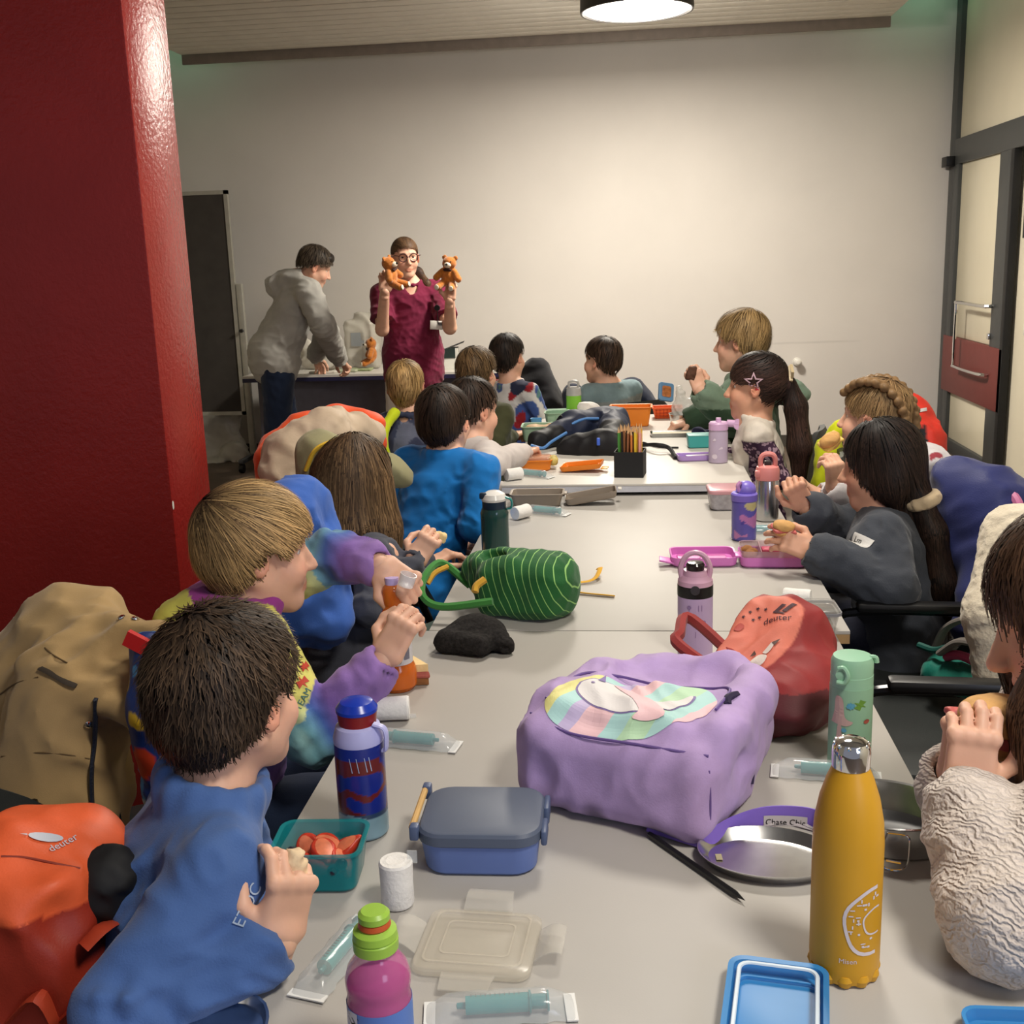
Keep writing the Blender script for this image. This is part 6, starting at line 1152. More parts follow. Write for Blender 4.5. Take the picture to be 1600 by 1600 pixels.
def coc(v):
    L = (v-cc_)@CT; q = (L[:, 0]+.01)/.060; w_ = (L[:, 1]-.010)/.090; c = np.tile(np.array(rgb(146, 46, 48)), (len(v), 1)); c = mixc(c, np.array(rgb(222, 124, 104)), (1-np.abs(q)**3-np.abs(w_)**3)*9*(L[:, 2] > .015)); c[(v[:, 2] < zt+.085) & (L[:, 1] < -.05)] = rgb(92, 36, 42); return c
S.obj('shell', colattr('coral nylon', .6, .15, 400), cor, coc); csh = S.o
dk = plastic('aubergine print', rgb(66, 28, 42), .6); cu, cv = CT@V(1, 0, 0), CT@V(0, 1, 0); co = CQ(-.012, -.004, .10)
drape('mark', [[(.006, .058), (.014, .058), (.022, .078), (.014, .078)], [(.020, .062), (.028, .062), (.038, .086), (.030, .086)], [(.006, .056), (.026, .056), (.028, .060), (.006, .060)]], dk, [csh], co, cu, cv, cor, off=.0015, depth=.16); drape('lettering', textpolys('deuter', .018), dk, [csh], co+cu*.020+cv*.044, nrm(cu+.45*cv), cv-.45*cu, cor, off=.0015, depth=.16, sub=.004)
drape('star_print', [star2(x, y, .004, .0018) for x, y in ((-.034, .050), (-.024, .060), (-.040, .036), (-.014, .044), (-.022, .036), (-.010, .062))], dk, [csh], co, cu, cv, cor, off=.0015, depth=.16); drape('cloud_print', [[*smooth2([(-.046, .012), (-.040, .022), (-.030, .018), (-.034, .006), (-.044, .005)], 3)]], plastic('light coral print', rgb(190, 84, 76), .6), [csh], co, cu, cv, cor, off=.0015, depth=.16)
drape('animal_print', [smooth2([(.014, -.060), (.036, -.058), (.040, -.040), (.030, -.034), (.020, -.038)], 4), smooth2([(.026, -.030), (.036, -.032), (.040, -.014), (.034, -.006)], 4)], plastic('white animal print', rgb(224, 214, 206), .6), [csh], co, cu, cv, cor, off=.0016, depth=.16); drape('animal_spots', [[(.034, -.008), (.042, -.014), (.044, .004)], [(.010, -.044), (.018, -.036), (.012, -.030)]], plastic('brown spots', rgb(74, 44, 36), .6), [csh], co, cu, cv, cor, off=.0024, depth=.16)
RED = fabric('brick red webbing', rgb(150, 54, 52), bs=500)
lines([hit(1122, 968, csh, -.004)[0], at(1082, 968, 1.92), at(1062, 990, 1.86), at(1066, 1012, 1.82), hit(1108, 1022, csh, -.004)[0]], .010, 'strap', RED, cor); lines([at(1250, 1070, 1.86), at(1275, 1100, 1.78), at(1282, 1120, 1.76)], .010, 'strap', RED, cor)
# pink-lavender flask with black band and loop
b = thing('lavender_flask', 1086, 1022, zt, 'lavender flask with black band and pink loop handle', 'bottle')
LVB = plastic('lavender enamel', rgb(196, 172, 214), .4); PKL = plastic('pale pink plastic', rgb(214, 170, 196), .35)
bd = jar([('body', [(.0001, 0), (.032, 0), (.034, .003), (.034, .126), (.0001, .127)], LVB), ('band', [(.0343, .122), (.0345, .124), (.0345, .143), (.033, .145), (.0001, .145)], BLACKP), ('lid', [(.0001, .144), (.034, .144), (.0335, .153), (.024, .162), (.022, .172), (.0001, .173)], PKL), ('spout', [(.0001, .172), (.017, .172), (.018, .182), (.015, .187), (.0001, .188)], plastic('smoky black plastic', rgb(40, 34, 34), .15))], b)
v_ = nrm((np.array(b.location)-EYE)*V(1, 1, 0)); u_ = V(v_[1], -v_[0], 0)
MB().tube(spline([V(0, 0, .150)-u_*.024, V(0, 0, .175)-u_*.028, V(0, 0, .198)-u_*.018, V(0, 0, .206), V(0, 0, .198)+u_*.018, V(0, 0, .175)+u_*.028, V(0, 0, .150)+u_*.024], 5), .0055, 8).build('loop', PKL, b); MB().lathe([(.0001, 0), (.009, 0), (.009, .003), (.0001, .004)], V(0, 0, .140)-v_*.034, 14, R=np.stack([u_, V(0, 0, 1), -v_], 1)).build('button', plastic('grey button', rgb(60, 58, 62), .4), b)
pv_ = plastic('violet thin print', rgb(150, 124, 172), .5)
printon(b, bd, [[(x, z), (x+.0012, z), (x+.0012, z+.012), (x, z+.012)] for x, z in ((-.012, .09), (.006, .098), (.012, .098), (-.02, .06), (.016, .06), (.0, .045), (.008, .07))]+[disc2(-.0115, .105, .004), disc2(.0165, .075, .004), disc2(-.02, .078, .004)], pv_, 0)
# knitted hat
ht = on(740, 1020, zt); hat = empty('knitted_hat', ht, 'black bouclé knitted hat lying on the table', 'hat'); hx = nrm(on(800, 1020, zt)-on(680, 1020, zt)); hy = V(-hx[1], hx[0], 0); hp = lambda x, y, z: ht+hx*x+hy*y+V(0, 0, z)
S = SDF(.004); S.box(hp(-.005, .02, .022), V(.055, .05, .022), np.stack([hx, hy, V(0, 0, 1)], 1)@rotz(-.35), .018, .02); S.cone(hp(-.06, .01, .020), hp(-.04, .05, .02), .020, .022, .02); S.ell(hp(.0, .05, .036), (.045, .035, .026), k=.02); S.cone(hp(.065, -.005, .016), hp(.03, .04, .026), .018, .024, .02); S.ell(hp(.068, -.03, .013), (.018, .02, .010), k=.006, op='s'); S.half((0, 0, zt), (0, 0, -1))
_w1, _w2 = wavy(71, 420), wavy(72, 60); S.disp = lambda P: .0022*_w1(P)+.004*_w2(P); S.obj('shell', plain('black boucle knit', rgb(40, 38, 37), .95, var=.5, vs=160, bump=1, bs=200, spec=.2), hat)
# sandwich wedge beside the orange drink
b = thing('sandwich', 650, 1064, zt, 'triangular half sandwich behind the orange drink bottle', 'sandwich'); BR = plain('white bread', rgb(232, 204, 148), .85, var=.08, vs=60, bump=.3); CRU = plain('brown crust', rgb(140, 92, 52), .8, var=.25, vs=50, bump=.3)
for z, m_, k in ((0, CRU, 'bread_slice'), (.026, BR, 'bread_slice')): MB().loft([[V(x, y, z+t) for x, y in ((-.05, -.03), (.028, -.018), (-.02, .042))] for t in (0, .004, .012, .014)]).build(k, m_, b, 40)
MB().loft([[V(x*s_, y*s_, t) for x, y in ((-.05, -.03), (.031, -.021), (-.02, .045))] for t, s_ in ((.014, .96), (.018, 1.02), (.023, .98), (.026, .95))]).build('ham', plain('pink ham filling', rgb(176, 96, 84), .5, var=.3, vs=60), b)
# orange drink held by the tie-dye child
b = thing('orange_drink', 622, 1074, zt, 'orange juice bottle with white label held by the tie-dye child', 'bottle'); hh = 1.0
bd = jar([('body', [(.0001, 0), (.030, 0), (.036, .008), (.037, .03), (.034, .045), (.030, .052), (.030, .120), (.026, .140), (.0205, .152), (.0175, .160), (.0190, .166), (.0190, .190), (.0165, .196), (.0130, .200), (.0001, .200)], clear('orange clear plastic', rgb(226, 120, 44), .6, .08)), ('juice', [(.0001, .002), (.029, .002), (.035, .009), (.0358, .03), (.033, .044), (.029, .052), (.029, .119), (.025, .139), (.0195, .152), (.0168, .161), (.0180, .168), (.0180, .188), (.0001, .19)], plain('orange juice', rgb(206, 92, 22), .15, alpha=.95, var=.05)), ('label', [(.0305, .052), (.0306, .118), (.0303, .118), (.0303, .052)], plastic('white juice label', rgb(206, 204, 206), .45)), ('neck', [(.0001, .199), (.013, .199), (.0125, .212), (.0001, .213)], plastic('pale lilac plastic', rgb(186, 170, 222), .3))], b)
lb = [o for o in b.children if o.name.startswith('label')][0]
printon(b, lb, [smooth2([(-.018, .060), (-.006, .058), (-.002, .070), (-.010, .084), (-.018, .078)], 4)], plastic('yellow fruit print', rgb(196, 190, 70), .5), 0); printon(b, lb, [smooth2([(-.008, .060), (.006, .056), (.010, .064), (.0, .068)], 4), [(-.016, .088), (-.010, .100), (-.006, .086)]], plastic('green leaf print', rgb(58, 104, 52), .5), 0, off=.0014); printon(b, lb, [[(.014, .062), (.024, .062), (.024, .084), (.014, .084)]], plastic('grey barcode', rgb(120, 118, 130), .5), 0); printon(b, lb, [[(.012, .088), (.024, .088), (.024, .114), (.012, .114)]], plastic('pale label patch', rgb(214, 212, 216), .5), 0, off=.0011); printon(b, lb, PFAND(.018, .098, .8), BLACKP, 0, off=.0018, nm='deposit_mark')
o = MB().lathe([(.0145, -.011), (.0155, .011), (.0140, .011), (.0130, -.009), (.0001, -.009), (.0001, -.011)], (0, 0, 0), 20).build('clear_cap', clear('clear cap plastic', rgb(220, 224, 230), .4, .1)); o.location = tuple(at(636, 906, 1.90)); o.rotation_euler = (0, .35, 0); tag(o, 'small clear plastic cup on the orange juice bottle neck', 'cup')  # the drink's clear cap, sitting loose on the neck
# ---------------- middle and far tables
z2, z3 = .731, .771
b = thing('green_flask', 775, 868, z2, 'dark green translucent flask with white lid beside the bright blue top', 'bottle')
bd = jar([('body', [(.0001, 0), (.034, 0), (.037, .004), (.037, .10), (.0375, .118), (.033, .130), (.0001, .131)], clear('deep green plastic', rgb(36, 70, 66), .93, .12)), ('collar', [(.0001, .128), (.0315, .128), (.0315, .150), (.0001, .152)], plastic('navy plastic', rgb(24, 42, 62), .35)), ('lid', [(.0001, .150), (.0325, .150), (.034, .156), (.029, .168), (.015, .176), (.0001, .177)], plastic('glossy white plastic', rgb(222, 220, 216), .2))], b); MB().tube(spline([(.030, -.005, .16), (.046, -.005, .152), (.046, -.005, .132), (.034, -.005, .128)], 4), .006, 8, flat=.5).build('carry_loop', plastic('teal loop', rgb(34, 128, 126), .35), b); MB().box((-.026, -.012, .165), (.010, .008, .008), bev=.003).build('button', MATS['navy plastic'], b)
GB = plastic('grey beige plastic', rgb(142, 130, 116), .5)
b = thing('open_lunch_box', 840, 788, z2, 'open grey beige lunch box with its lid folded out', 'lunch box', rz=.02); tub(.165, .095, .042, .014, .003, .88, .004).build('tub', GB, b); o = tray_lid(.165, .095, .022, .014, .003).build('lid', GB, b); o.location = (.172, .012, .012); o.rotation_euler = (0, -.16, .04); MB().box((.087, .0, .036), (.008, .018, .003), bev=.002).build('hinge', GB, b); MB().box((.262, .02, .044), (.006, .014, .003), bev=.002).build('latch', WHITEP, b)
b = thing('bento_box', 1138, 792, z2, 'clear patterned lunch box with pale pink lid behind the purple bottle', 'lunch box', rz=.03); tub(.125, .115, .052, .02, .003, .9).build('tub', plain('frosted patterned plastic', rgb(190, 186, 190), .25, alpha=.8, var=.25, vs=70), b); slab(.13, .12, .014, .022, .004, .05).build('lid', plastic('pale pink clear', rgb(220, 164, 172), .3, alpha=.85), b)
# purple sipper bottle
def sweets(v): a, b_ = n2(cols(v)), n3(cols(v)); c = np.tile(np.array(rgb(104, 96, 182)), (len(v), 1)); c[b_ > .34] = rgb(196, 130, 186); c[b_ < -.38] = rgb(206, 196, 140); c[(a > .45)] = rgb(176, 176, 220); c[a < -.5] = rgb(84, 76, 160); return c
b = thing('sipper_bottle', 1162, 842, z2, 'purple bottle with sweets print and lilac straw lid', 'bottle')
mm = MB().lathe([(.0001, 0), (.031, 0), (.0335, .004)]+[(.0335, z) for z in np.linspace(.006, .105, 36)]+[(.032, .110), (.0001, .111)], (0, 0, 0), 48); link('body', arrmesh('body', mm.v, np.array([f for f in mm.f if len(f) == 4]), sweets(np.array(mm.v))), colattr('glossy sweets print', .25, 0), b)
LIL = plastic('lilac plastic', rgb(128, 112, 206), .35); jar([('lid', [(.0001, .109), (.0355, .109), (.036, .126), (.033, .130), (.0001, .131)], LIL)], b)
S = SDF(.003); S.ell((.004, 0, .136), (.028, .026, .026), k=.01); S.half((0, 0, .126), (0, 0, -1)); S.ell((-.022, -.01, .150), (.013, .02, .02), k=.004, op='s'); o = S.obj('straw_cover', LIL); o.parent = b; MB().tube(spline([(-.010, -.008, .13), (-.018, -.008, .148), (-.010, -.006, .16)], 4), .006, 8).build('mouthpiece', plastic('pink mouthpiece', rgb(206, 150, 200), .3), b)
b = thing('thermos', 1198, 812, z2, 'brushed steel thermos flask with coral pink loop lid', 'bottle'); COR = plastic('coral pink plastic', rgb(226, 142, 138), .4)
jar([('body', [(.0001, 0), (.031, 0), (.033, .003), (.033, .118), (.031, .122), (.0001, .123)], STEEL), ('lid', [(.0001, .121), (.0345, .121), (.0345, .148), (.031, .158), (.018, .163), (.0001, .164)], COR)], b)
MB().tube(spline([(-.020, -.004, .155), (-.020, -.004, .182), (-.010, -.004, .194), (.010, -.004, .194), (.020, -.004, .182), (.020, -.004, .155)], 4), .0075, 8).build('loop', COR, b); MB().box((-.030, -.018, .140), (.008, .008, .010), bev=.004).build('latch', COR, b); MB().box((0, -.004, .168), (.010, .008, .008), bev=.003).build('spout', plastic('brown black spout', rgb(54, 40, 40), .4), b)
# open pink lunch box
PK = plastic('orchid pink plastic', rgb(216, 124, 198), .4); PKD = plastic('orchid tray plastic', rgb(206, 112, 176), .4)
b = thing('pink_lunch_box', 1206, 878, z2, 'open orchid pink lunch box with clear tray of snacks and fruit', 'lunch box', rz=-.03)
tub(.165, .120, .026, .02, .004, .97).build('base', PK, b); o = MB().loft([rrect(.156, .112, .018, .008), rrect(.160, .116, .018, .040), rrect(.160, .116, .018, .042), rrect(.156, .112, .016, .040), rrect(.152, .108, .016, .012)], True, True).build('inner_tray', clear('smoky clear tray', rgb(214, 184, 190), .42, .15), b); MB().box((-.030, 0, .026), (.0012, .052, .014)).box((.024, 0, .026), (.0012, .052, .014)).build('divider', clear('clear divider', rgb(220, 190, 196), .5, .2), b)
o = tub(.165, .120, .024, .022, .004, .97).build('lid', PK, b); o.location = (-.172, .004, .0); o.rotation_euler = (0, 0, .06)
m_ = MB()
for x, y, w_, d_ in ((-.034, .024, .06, .046), (.034, .024, .056, .046), (-.034, -.028, .06, .046), (.034, -.028, .056, .046)): m_.loft([[p+V(x, y, 0) for p in rrect(w_, d_, .008, .0046)], [p+V(x, y, 0) for p in rrect(w_-.004, d_-.004, .007, .0075)]], False, True)
o = m_.build('lid_pad', PKD, b); o['kind'] = 'stuff'; o.location = (-.172, .004, 0); o.rotation_euler = (0, 0, .06); MB().box((-.262, -.030, .012), (.020, .022, .0025), R=roty(.2), bev=.002).build('latch', PK, b); MB().box((-.085, -.02, .024), (.008, .022, .003), bev=.002).build('hinge', PK, b)
ck_ = plain('brown baked crust', rgb(150, 100, 54), .8, var=.25, vs=50, bump=.3); pr_ = None; bl_ = np.array(b.location)
for i, (x, y) in enumerate(((-.060, .022), (-.050, -.004), (-.058, -.026))):
    if pr_ is None: S = SDF(.003); S.ell((0, 0, .012), (.016, .014, .012)); S.disp = folds(2, 200, .002); pr_ = empty('snack_ball', (0, 0, 0), 'x', 'snack', 'brown snacks in the pink lunch box'); S.obj('crust', ck_, pr_); c = pr_
    else: c = copytree(pr_)
    c.location = tuple(bl_+V(x, y, .013)); c['label'] = ('brown snack at the back of the left tray section', 'brown snack in the middle of the left tray section', 'brown snack at the front of the left tray section')[i]
for i, (x, y) in enumerate(((-.004, .006), (.046, .010), (.044, -.022))): o = MB().box((0, 0, .012), (.022, .020 if i == 0 else .014, .010), bev=.006).build('fruit_piece', plain('pink fruit', rgb(206, 84, 110), .35, var=.25, vs=60)); o.location = tuple(bl_+V(x, y, .014)); tag(o, ('pink fruit block in the middle section of the pink lunch box', 'pink fruit block at the back right of the pink lunch box', 'pink fruit block at the front right of the pink lunch box')[i], 'fruit', 'pink fruit in the pink lunch box')
# green striped backpack
gp = on(790, 965, z2); grn = empty('green_backpack', gp, 'green backpack with pale stripes and yellow straps lying on its side', 'backpack'); ga = rot_from((700, 945), (880, 955), z2); GR = rotz(ga); GP = lambda x, y, z: gp+GR@V(x, y, z)
S = SDF(.005); S.box(GP(.035, .045, .062), V(.095, .075, .060), GR@rotz(-.12), .035, .03); S.ell(GP(.105, .03, .070), V(.048, .070, .064), GR, .04); S.cone(GP(.04, .05, .07), GP(-.085, .10, .085), .060, .034, .04); S.cone(GP(-.04, .02, .05), GP(-.10, .09, .075), .028, .022, .03); S.cone(GP(-.075, .055, .105), GP(.02, .0, .118), .012, .012, .02); S.ell(GP(-.035, .055, .118), V(.036, .03, .018), GR@rotz(-.5), .02, 's'); S.disp = folds(41, 44, .005)
GM = NT('green striped cloth'); gcol = rgb(36, 96, 48); GM.set(Roughness=.8, Specular_IOR_Level=.2, Sheen_Weight=.15)
cx_ = GM.coord((1, 1, 1), (.35, .25, -ga+.18)); sp_ = GM.n('ShaderNodeSeparateXYZ'); GM.l(cx_, sp_.inputs[0]); md = GM.n('ShaderNodeMath', operation='PINGPONG'); md.inputs[1].default_value = .0085; GM.l(sp_.outputs[0], md.inputs[0]); lt = GM.n('ShaderNodeMath', operation='LESS_THAN'); lt.inputs[1].default_value = .0009; GM.l(md.outputs[0], lt.inputs[0])
mx = GM.n('ShaderNodeMixRGB'); GM.l(lt.outputs[0], mx.inputs[0]); GM.l(GM.ramp(GM.noise(12, 4), [(.3, shade(gcol, .85)), (.7, shade(gcol, 1.15))]), mx.inputs[1]); mx.inputs[2].default_value = rgb(146, 196, 112)+(1,); GM.l(mx.outputs[0], GM.b.inputs['Base Color']); GM.bump(GM.noise(300), .3, .002)
S.obj('shell', GM.m, grn); YS = fabric('yellow webbing', rgb(216, 166, 60), bs=500); LG = fabric('light green piping', rgb(66, 132, 62), bs=400)
lines([at(735, 915, 2.44), at(690, 880, 2.45), at(664, 900, 2.38), at(660, 930, 2.33), at(690, 948, 2.31), at(770, 940, 2.30)], .009, 'shoulder_strap', LG, grn); lines([at(700, 885, 2.42), at(680, 895, 2.40), at(668, 912, 2.38)], .006, 'strap_binding', YS, grn)
lines([at(758, 905, 2.30), at(745, 915, 2.29), at(742, 925, 2.28)], .008, 'zip_pull', YS, grn); lines([at(770, 878, 2.42), at(795, 873, 2.42)], .008, 'yellow_flap', YS, grn); sub(MB().box(at(800, 870, 2.42), (.016, .004, .007), R=GR@rotx(-.6), bev=.002).build('maker_label', plastic('blue white label', rgb(110, 140, 196), .5), grn), grn)
for a in ((on(872, 912, z2)+V(0, 0, .006), on(910, 912, z2)+V(0, 0, .004), on(930, 908, z2)+V(0, 0, .008), on(938, 900, z2)+V(0, 0, .020), on(934, 898, z2)+V(0, 0, .014)), (on(872, 928, z2)+V(0, 0, .006), on(895, 926, z2)+V(0, 0, .010), on(905, 928, z2)+V(0, 0, .004), on(960, 933, z2)+V(0, 0, .003))): sub(MB().tube(spline(a, 5), .0065, 8, flat=.3).build('strap', YS, grn), grn)
lines([on(875, 924, z2)+V(0, 0, .010), on(900, 923, z2)+V(0, 0, .010)], .010, 'strap_knot', YS, grn)
# ---- far table
ORG = plastic('orange plastic', rgb(232, 132, 36), .4)
b = thing('orange_lunch_box', 842, 732, z3, 'open orange lunch box with clear inner lid at the pale table\'s corner', 'lunch box', rz=.05); tub(.150, .105, .038, .016, .003, .92, .003).build('tub', ORG, b); slab(.085, .09, .010, .01, .003, .036).build('inner_lid', clear('amber clear lid', rgb(222, 170, 140), .5, .15), b); b.children[-1].location = (-.028, 0, 0)
S = SDF(.004); S.ell((.05, .012, .030), (.018, .022, .014)); S.ell((.052, -.022, .028), (.016, .018, .012)); S.disp = folds(4, 150, .003); o = S.obj('snack_pile', plain('mixed snack', rgb(196, 176, 96), .7, var=.4, vs=50)); o.location = b.location; o.rotation_euler = (0, 0, .05); tag(o, 'yellow green snack heap in the open orange lunch box', 'snack', kind='stuff')
b = thing('orange_cover', 910, 735, z3, 'orange lunch box cover lying upturned beside the pencil holder', 'cover', rz=-.12); o = tray_lid(.145, .10, .018, .014, .004).build('tray', ORG, b); o.rotation_euler = (0, -.10, 0); o.location = (0, 0, .008); MB().box((.080, -.01, .012), (.012, .02, .0015), bev=.001).build('flap', plastic('yellow orange flap', rgb(238, 170, 60), .4), b)
b = thing('pencil_holder', 985, 742, z3, 'black cube pencil holder full of coloured pencils', 'holder', rz=-.12); MB().loft([rrect(.098, .098, .002, 0, 1), rrect(.098, .098, .002, .086, 1), rrect(.092, .092, .002, .086, 1), rrect(.092, .092, .002, .004, 1)]).build('box', plastic('matt black card', rgb(24, 24, 25), .7), b, 20)
pc_ = [rgb(70, 140, 60), rgb(120, 170, 70), rgb(206, 150, 110), rgb(30, 26, 26), rgb(150, 96, 60), rgb(206, 160, 110), rgb(226, 150, 110), rgb(34, 30, 34), rgb(96, 60, 44), rgb(214, 130, 60), rgb(186, 90, 40), rgb(40, 34, 36), rgb(226, 190, 150), rgb(232, 200, 60), rgb(226, 170, 50), rgb(216, 140, 140), rgb(226, 160, 150), rgb(226, 176, 40)]
pm_ = [plastic('pencil lacquer %d' % i, c, .4) for i, c in enumerate(pc_)]; wd_ = plain('sharpened wood', rgb(206, 166, 120), .7, var=.1); hb_ = np.array(b.location); pb_ = None; cn = ['grass green', 'light green', 'tan', 'black', 'brown', 'light wood', 'peach', 'charcoal', 'dark brown', 'orange', 'rust', 'ebony', 'cream', 'lemon', 'amber', 'rose', 'pale pink', 'golden']
pl_me = MB().lathe([(.0001, 0), (.0038, 0), (.0038, .150), (.0001, .150)], (0, 0, 0), 6).build('b', None).data; tip_me = MB().lathe([(.0038, .150), (.0012, .166), (.0001, .172)], (0, 0, 0), 6).build('b', wd_).data
for o in [o for o in COL.objects if o.name in ('b', 'b.001')]: bpy.data.objects.remove(o)
pl_me.materials.append(pm_[0]); g_ = random.Random(3)
for k in range(36):
    i = k % 6; j = k//6; c_i = (i*3+(j % 3)) % 18 if j > 0 else [0, 3, 4, 9, 13, 16][i]
    r = empty('colour_pencil', hb_+rotz(-.12)@V(-.033+.0132*i+g_.uniform(-.001, .001), -.033+.0132*j, .006), ('%s coloured pencil in the black holder, %s row, %s' % (cn[c_i], ('front', 'second', 'third', 'fourth', 'fifth', 'back')[j], ('leftmost', 'second from left', 'left of centre', 'right of centre', 'second from right', 'rightmost')[i])), 'pencil', 'coloured pencils in the black holder'); r.rotation_euler = (g_.uniform(-.03, .03), g_.uniform(-.03, .03), 0); r.scale = (1, 1, g_.uniform(.88, 1.0))
    o = link('barrel', pl_me, None, r); o.material_slots[0].link = 'OBJECT'
    o.material_slots[0].material = pm_[c_i]; link('tip', tip_me, None, r)
# navy and black bag
bg = on(900, 705, z3); bag = empty('navy_bag', bg, 'navy and black bag with light blue zips lying on the far table', 'bag'); Bp = lambda x, y, Y: at(x, y, Y)
S = SDF(.007); S.cone(Bp(840, 690, 4.32), Bp(900, 668, 4.5), .035, .055, .03); S.cone(Bp(895, 668, 4.52), Bp(960, 660, 4.6), .06, .065, .04); S.cone(Bp(890, 700, 4.22), Bp(955, 695, 4.2), .045, .06, .04); S.cone(Bp(955, 695, 4.25), Bp(960, 665, 4.5), .06, .055, .04); S.disp = folds(51, 40, .008)
S.obj('shell', colattr('navy black nylon', .6, .2, 300), bag, lambda v: np.where((v[:, 1] > 4.38)[:, None], np.array(rgb(34, 42, 66)), np.array(rgb(22, 22, 26))))
BZ = plastic('light blue zip', rgb(86, 140, 206), .5)
for a in ([Bp(830, 696, 4.24), Bp(848, 700, 4.22), Bp(862, 690, 4.24), Bp(885, 676, 4.30)], [Bp(890, 664, 4.42), Bp(912, 655, 4.46), Bp(935, 654, 4.50)]): lines(a, .006, 'zip', BZ, bag)
lines([Bp(868, 660, 4.5), Bp(876, 650, 4.5), Bp(882, 658, 4.48)], .004, 'hang_loop', plastic('black cord', rgb(20, 20, 22), .7), bag); sub(MB().box(Bp(935, 690, 4.13), (.006, .004, .014), bev=.002).build('tag', plastic('blue tag', rgb(70, 110, 226), .4), bag), bag)
lines([on(1000, 700, z3)+V(0, 0, .01), on(1025, 707, z3)+V(0, 0, .03), on(1045, 708, z3)+V(0, 0, .02), on(1056, 718, z3)+V(0, 0, .005)], .008, 'strap', MATS['black cord'], bag); lines([on(1005, 693, z3)+V(0, 0, .004), on(1030, 700, z3)+V(0, 0, .004), on(1060, 701, z3)+V(0, 0, .004)], .004, 'cord', MATS['black cord'], bag)
# boxes, bowl, bottles at the far end
MG = plastic('sage green plastic', rgb(146, 178, 152), .45)
b = thing('sage_box', 848, 686, z3, 'open sage green lunch box with cream and brown snacks', 'lunch box', rz=.03); tub(.165, .13, .06, .018, .003, .92, .004).build('tub', MG, b); S = SDF(.006); S.ell((-.03, .0, .046), (.04, .045, .014)); S.ell((.035, .01, .046), (.035, .035, .014)); S.disp = folds(4, 120, .004); o = S.obj('snack_mix', plain('cream brown snack', rgb(196, 166, 130), .7, var=.45, vs=30)); o.location = b.location; tag(o, 'cream and brown snacks filling the sage green box', 'snack', kind='stuff')
b = thing('sage_tub', 880, 662, z3, 'round-cornered sage green tub behind the navy bag', 'box', rz=.02); tub(.16, .12, .055, .03, .003, .92, .003).build('tub', MG, b); MB().box((-.05, -.062, .030), (.016, .003, .012), bev=.002).build('latch', MG, b)
b = thing('mint_cover', 868, 646, z3, 'pale mint cover lying behind the sage green tub', 'cover', rz=.05); tray_lid(.14, .10, .016, .02, .003).build('tray', plastic('pale mint cover plastic', rgb(166, 198, 176), .45), b)
b = thing('blue_pouch', 838, 664, z3, 'small light blue tub behind the open sage lunch box', 'box'); tub(.05, .04, .03, .01, .002, .9).build('tub', plastic('light blue tub plastic', rgb(96, 160, 206), .4), b)
b = thing('lime_bottle', 897, 645, z3, 'lime green bottle with grey loop lid on the far table', 'bottle'); GL = plastic('light grey plastic', rgb(176, 176, 174), .4); jar([('body', [(.0001, 0), (.034, 0), (.036, .004), (.036, .085), (.0001, .086)], plastic('lime bottle plastic', rgb(128, 196, 56), .35)), ('lid', [(.0001, .084), (.0365, .084), (.034, .118), (.026, .124), (.0001, .125)], GL)], b); MB().tube(spline([(-.022, 0, .12), (-.022, 0, .142), (-.012, 0, .150), (.012, 0, .150), (.022, 0, .142), (.022, 0, .12)], 4), .006, 8).build('loop', GL, b)
b = thing('orange_tub', 986, 664, z3, 'tall orange lunch tub behind the pencil holder', 'lunch box', rz=-.02); tub(.175, .12, .085, .016, .003, .88, .006).build('tub', ORG, b)
b = thing('orange_basket', 1042, 652, z3, 'orange lattice basket holding a blue tub cover', 'basket'); tub(.13, .10, .05, .01, .003, .85, .004).build('tub', plastic('deep orange plastic', rgb(226, 98, 34), .45), b); lt_ = MB()
for k in range(7): lt_.box((-.048+.016*k, -.0505+.003, .028), (.002, .002, .020))
for k in range(3): lt_.box((0, -.0505+.003, .014+.013*k), (.055, .002, .0018))
o = lt_.build('lattice', plastic('red orange lattice', rgb(196, 70, 24), .45), b); o['kind'] = 'stuff'; o.rotation_euler = (.0, 0, 0)
b = thing('blue_cover', 1040, 642, z3, 'blue printed tub cover standing up out of the orange basket', 'cover'); o = slab(.075, .09, .014, .012, .003).build('panel', plastic('steel blue plastic', rgb(98, 146, 190), .4), b); o.rotation_euler = (1.15, .2, .3); o.location = (0, .02, .085); o2 = slab(.045, .055, .003, .01, .001, .0142).build('picture', plain('orange brown picture', rgb(176, 110, 60), .5, var=.5, vs=60), b); o2.rotation_euler = o.rotation_euler; o2.location = o.location
b = thing('steel_bowl', 1070, 664, z3, 'steel bowl holding a clear plastic bag', 'bowl'); jar([('bowl', [(.0001, .001), (.05, 0), (.060, .006), (.068, .05), (.070, .0515), (.067, .0515), (.058, .008), (.0001, .004)], STEEL)], b)
S = SDF(.006); S.ell((0, 0, .060), (.052, .045, .045)); S.cone((0, 0, .08), (-.025, .01, .16), .03, .008, .03); S.cone((.02, 0, .08), (.045, 0, .10), .03, .02, .02); S.disp = folds(77, 90, .009); o = S.obj('plastic_bag', clear('crumpled clear film', rgb(226, 226, 222), .5, .15, .8)); o.location = b.location; tag(o, 'crumpled clear plastic bag sitting in the steel bowl', 'bag')
b = thing('foil_tray', 1056, 680, z3, 'flat steel tray with pale food on the far table', 'tray', rz=.02); MB().loft([rrect(.20, .075, .008, 0), rrect(.21, .085, .01, .014), rrect(.206, .081, .01, .014), rrect(.198, .073, .008, .003)]).build('tray', STEEL, b); MB().loft([rrect(.19, .066, .008, .004), rrect(.188, .064, .008, .010)]).build('wrap', plain('pale flat bread', rgb(222, 214, 190), .8, var=.08, vs=30), b)
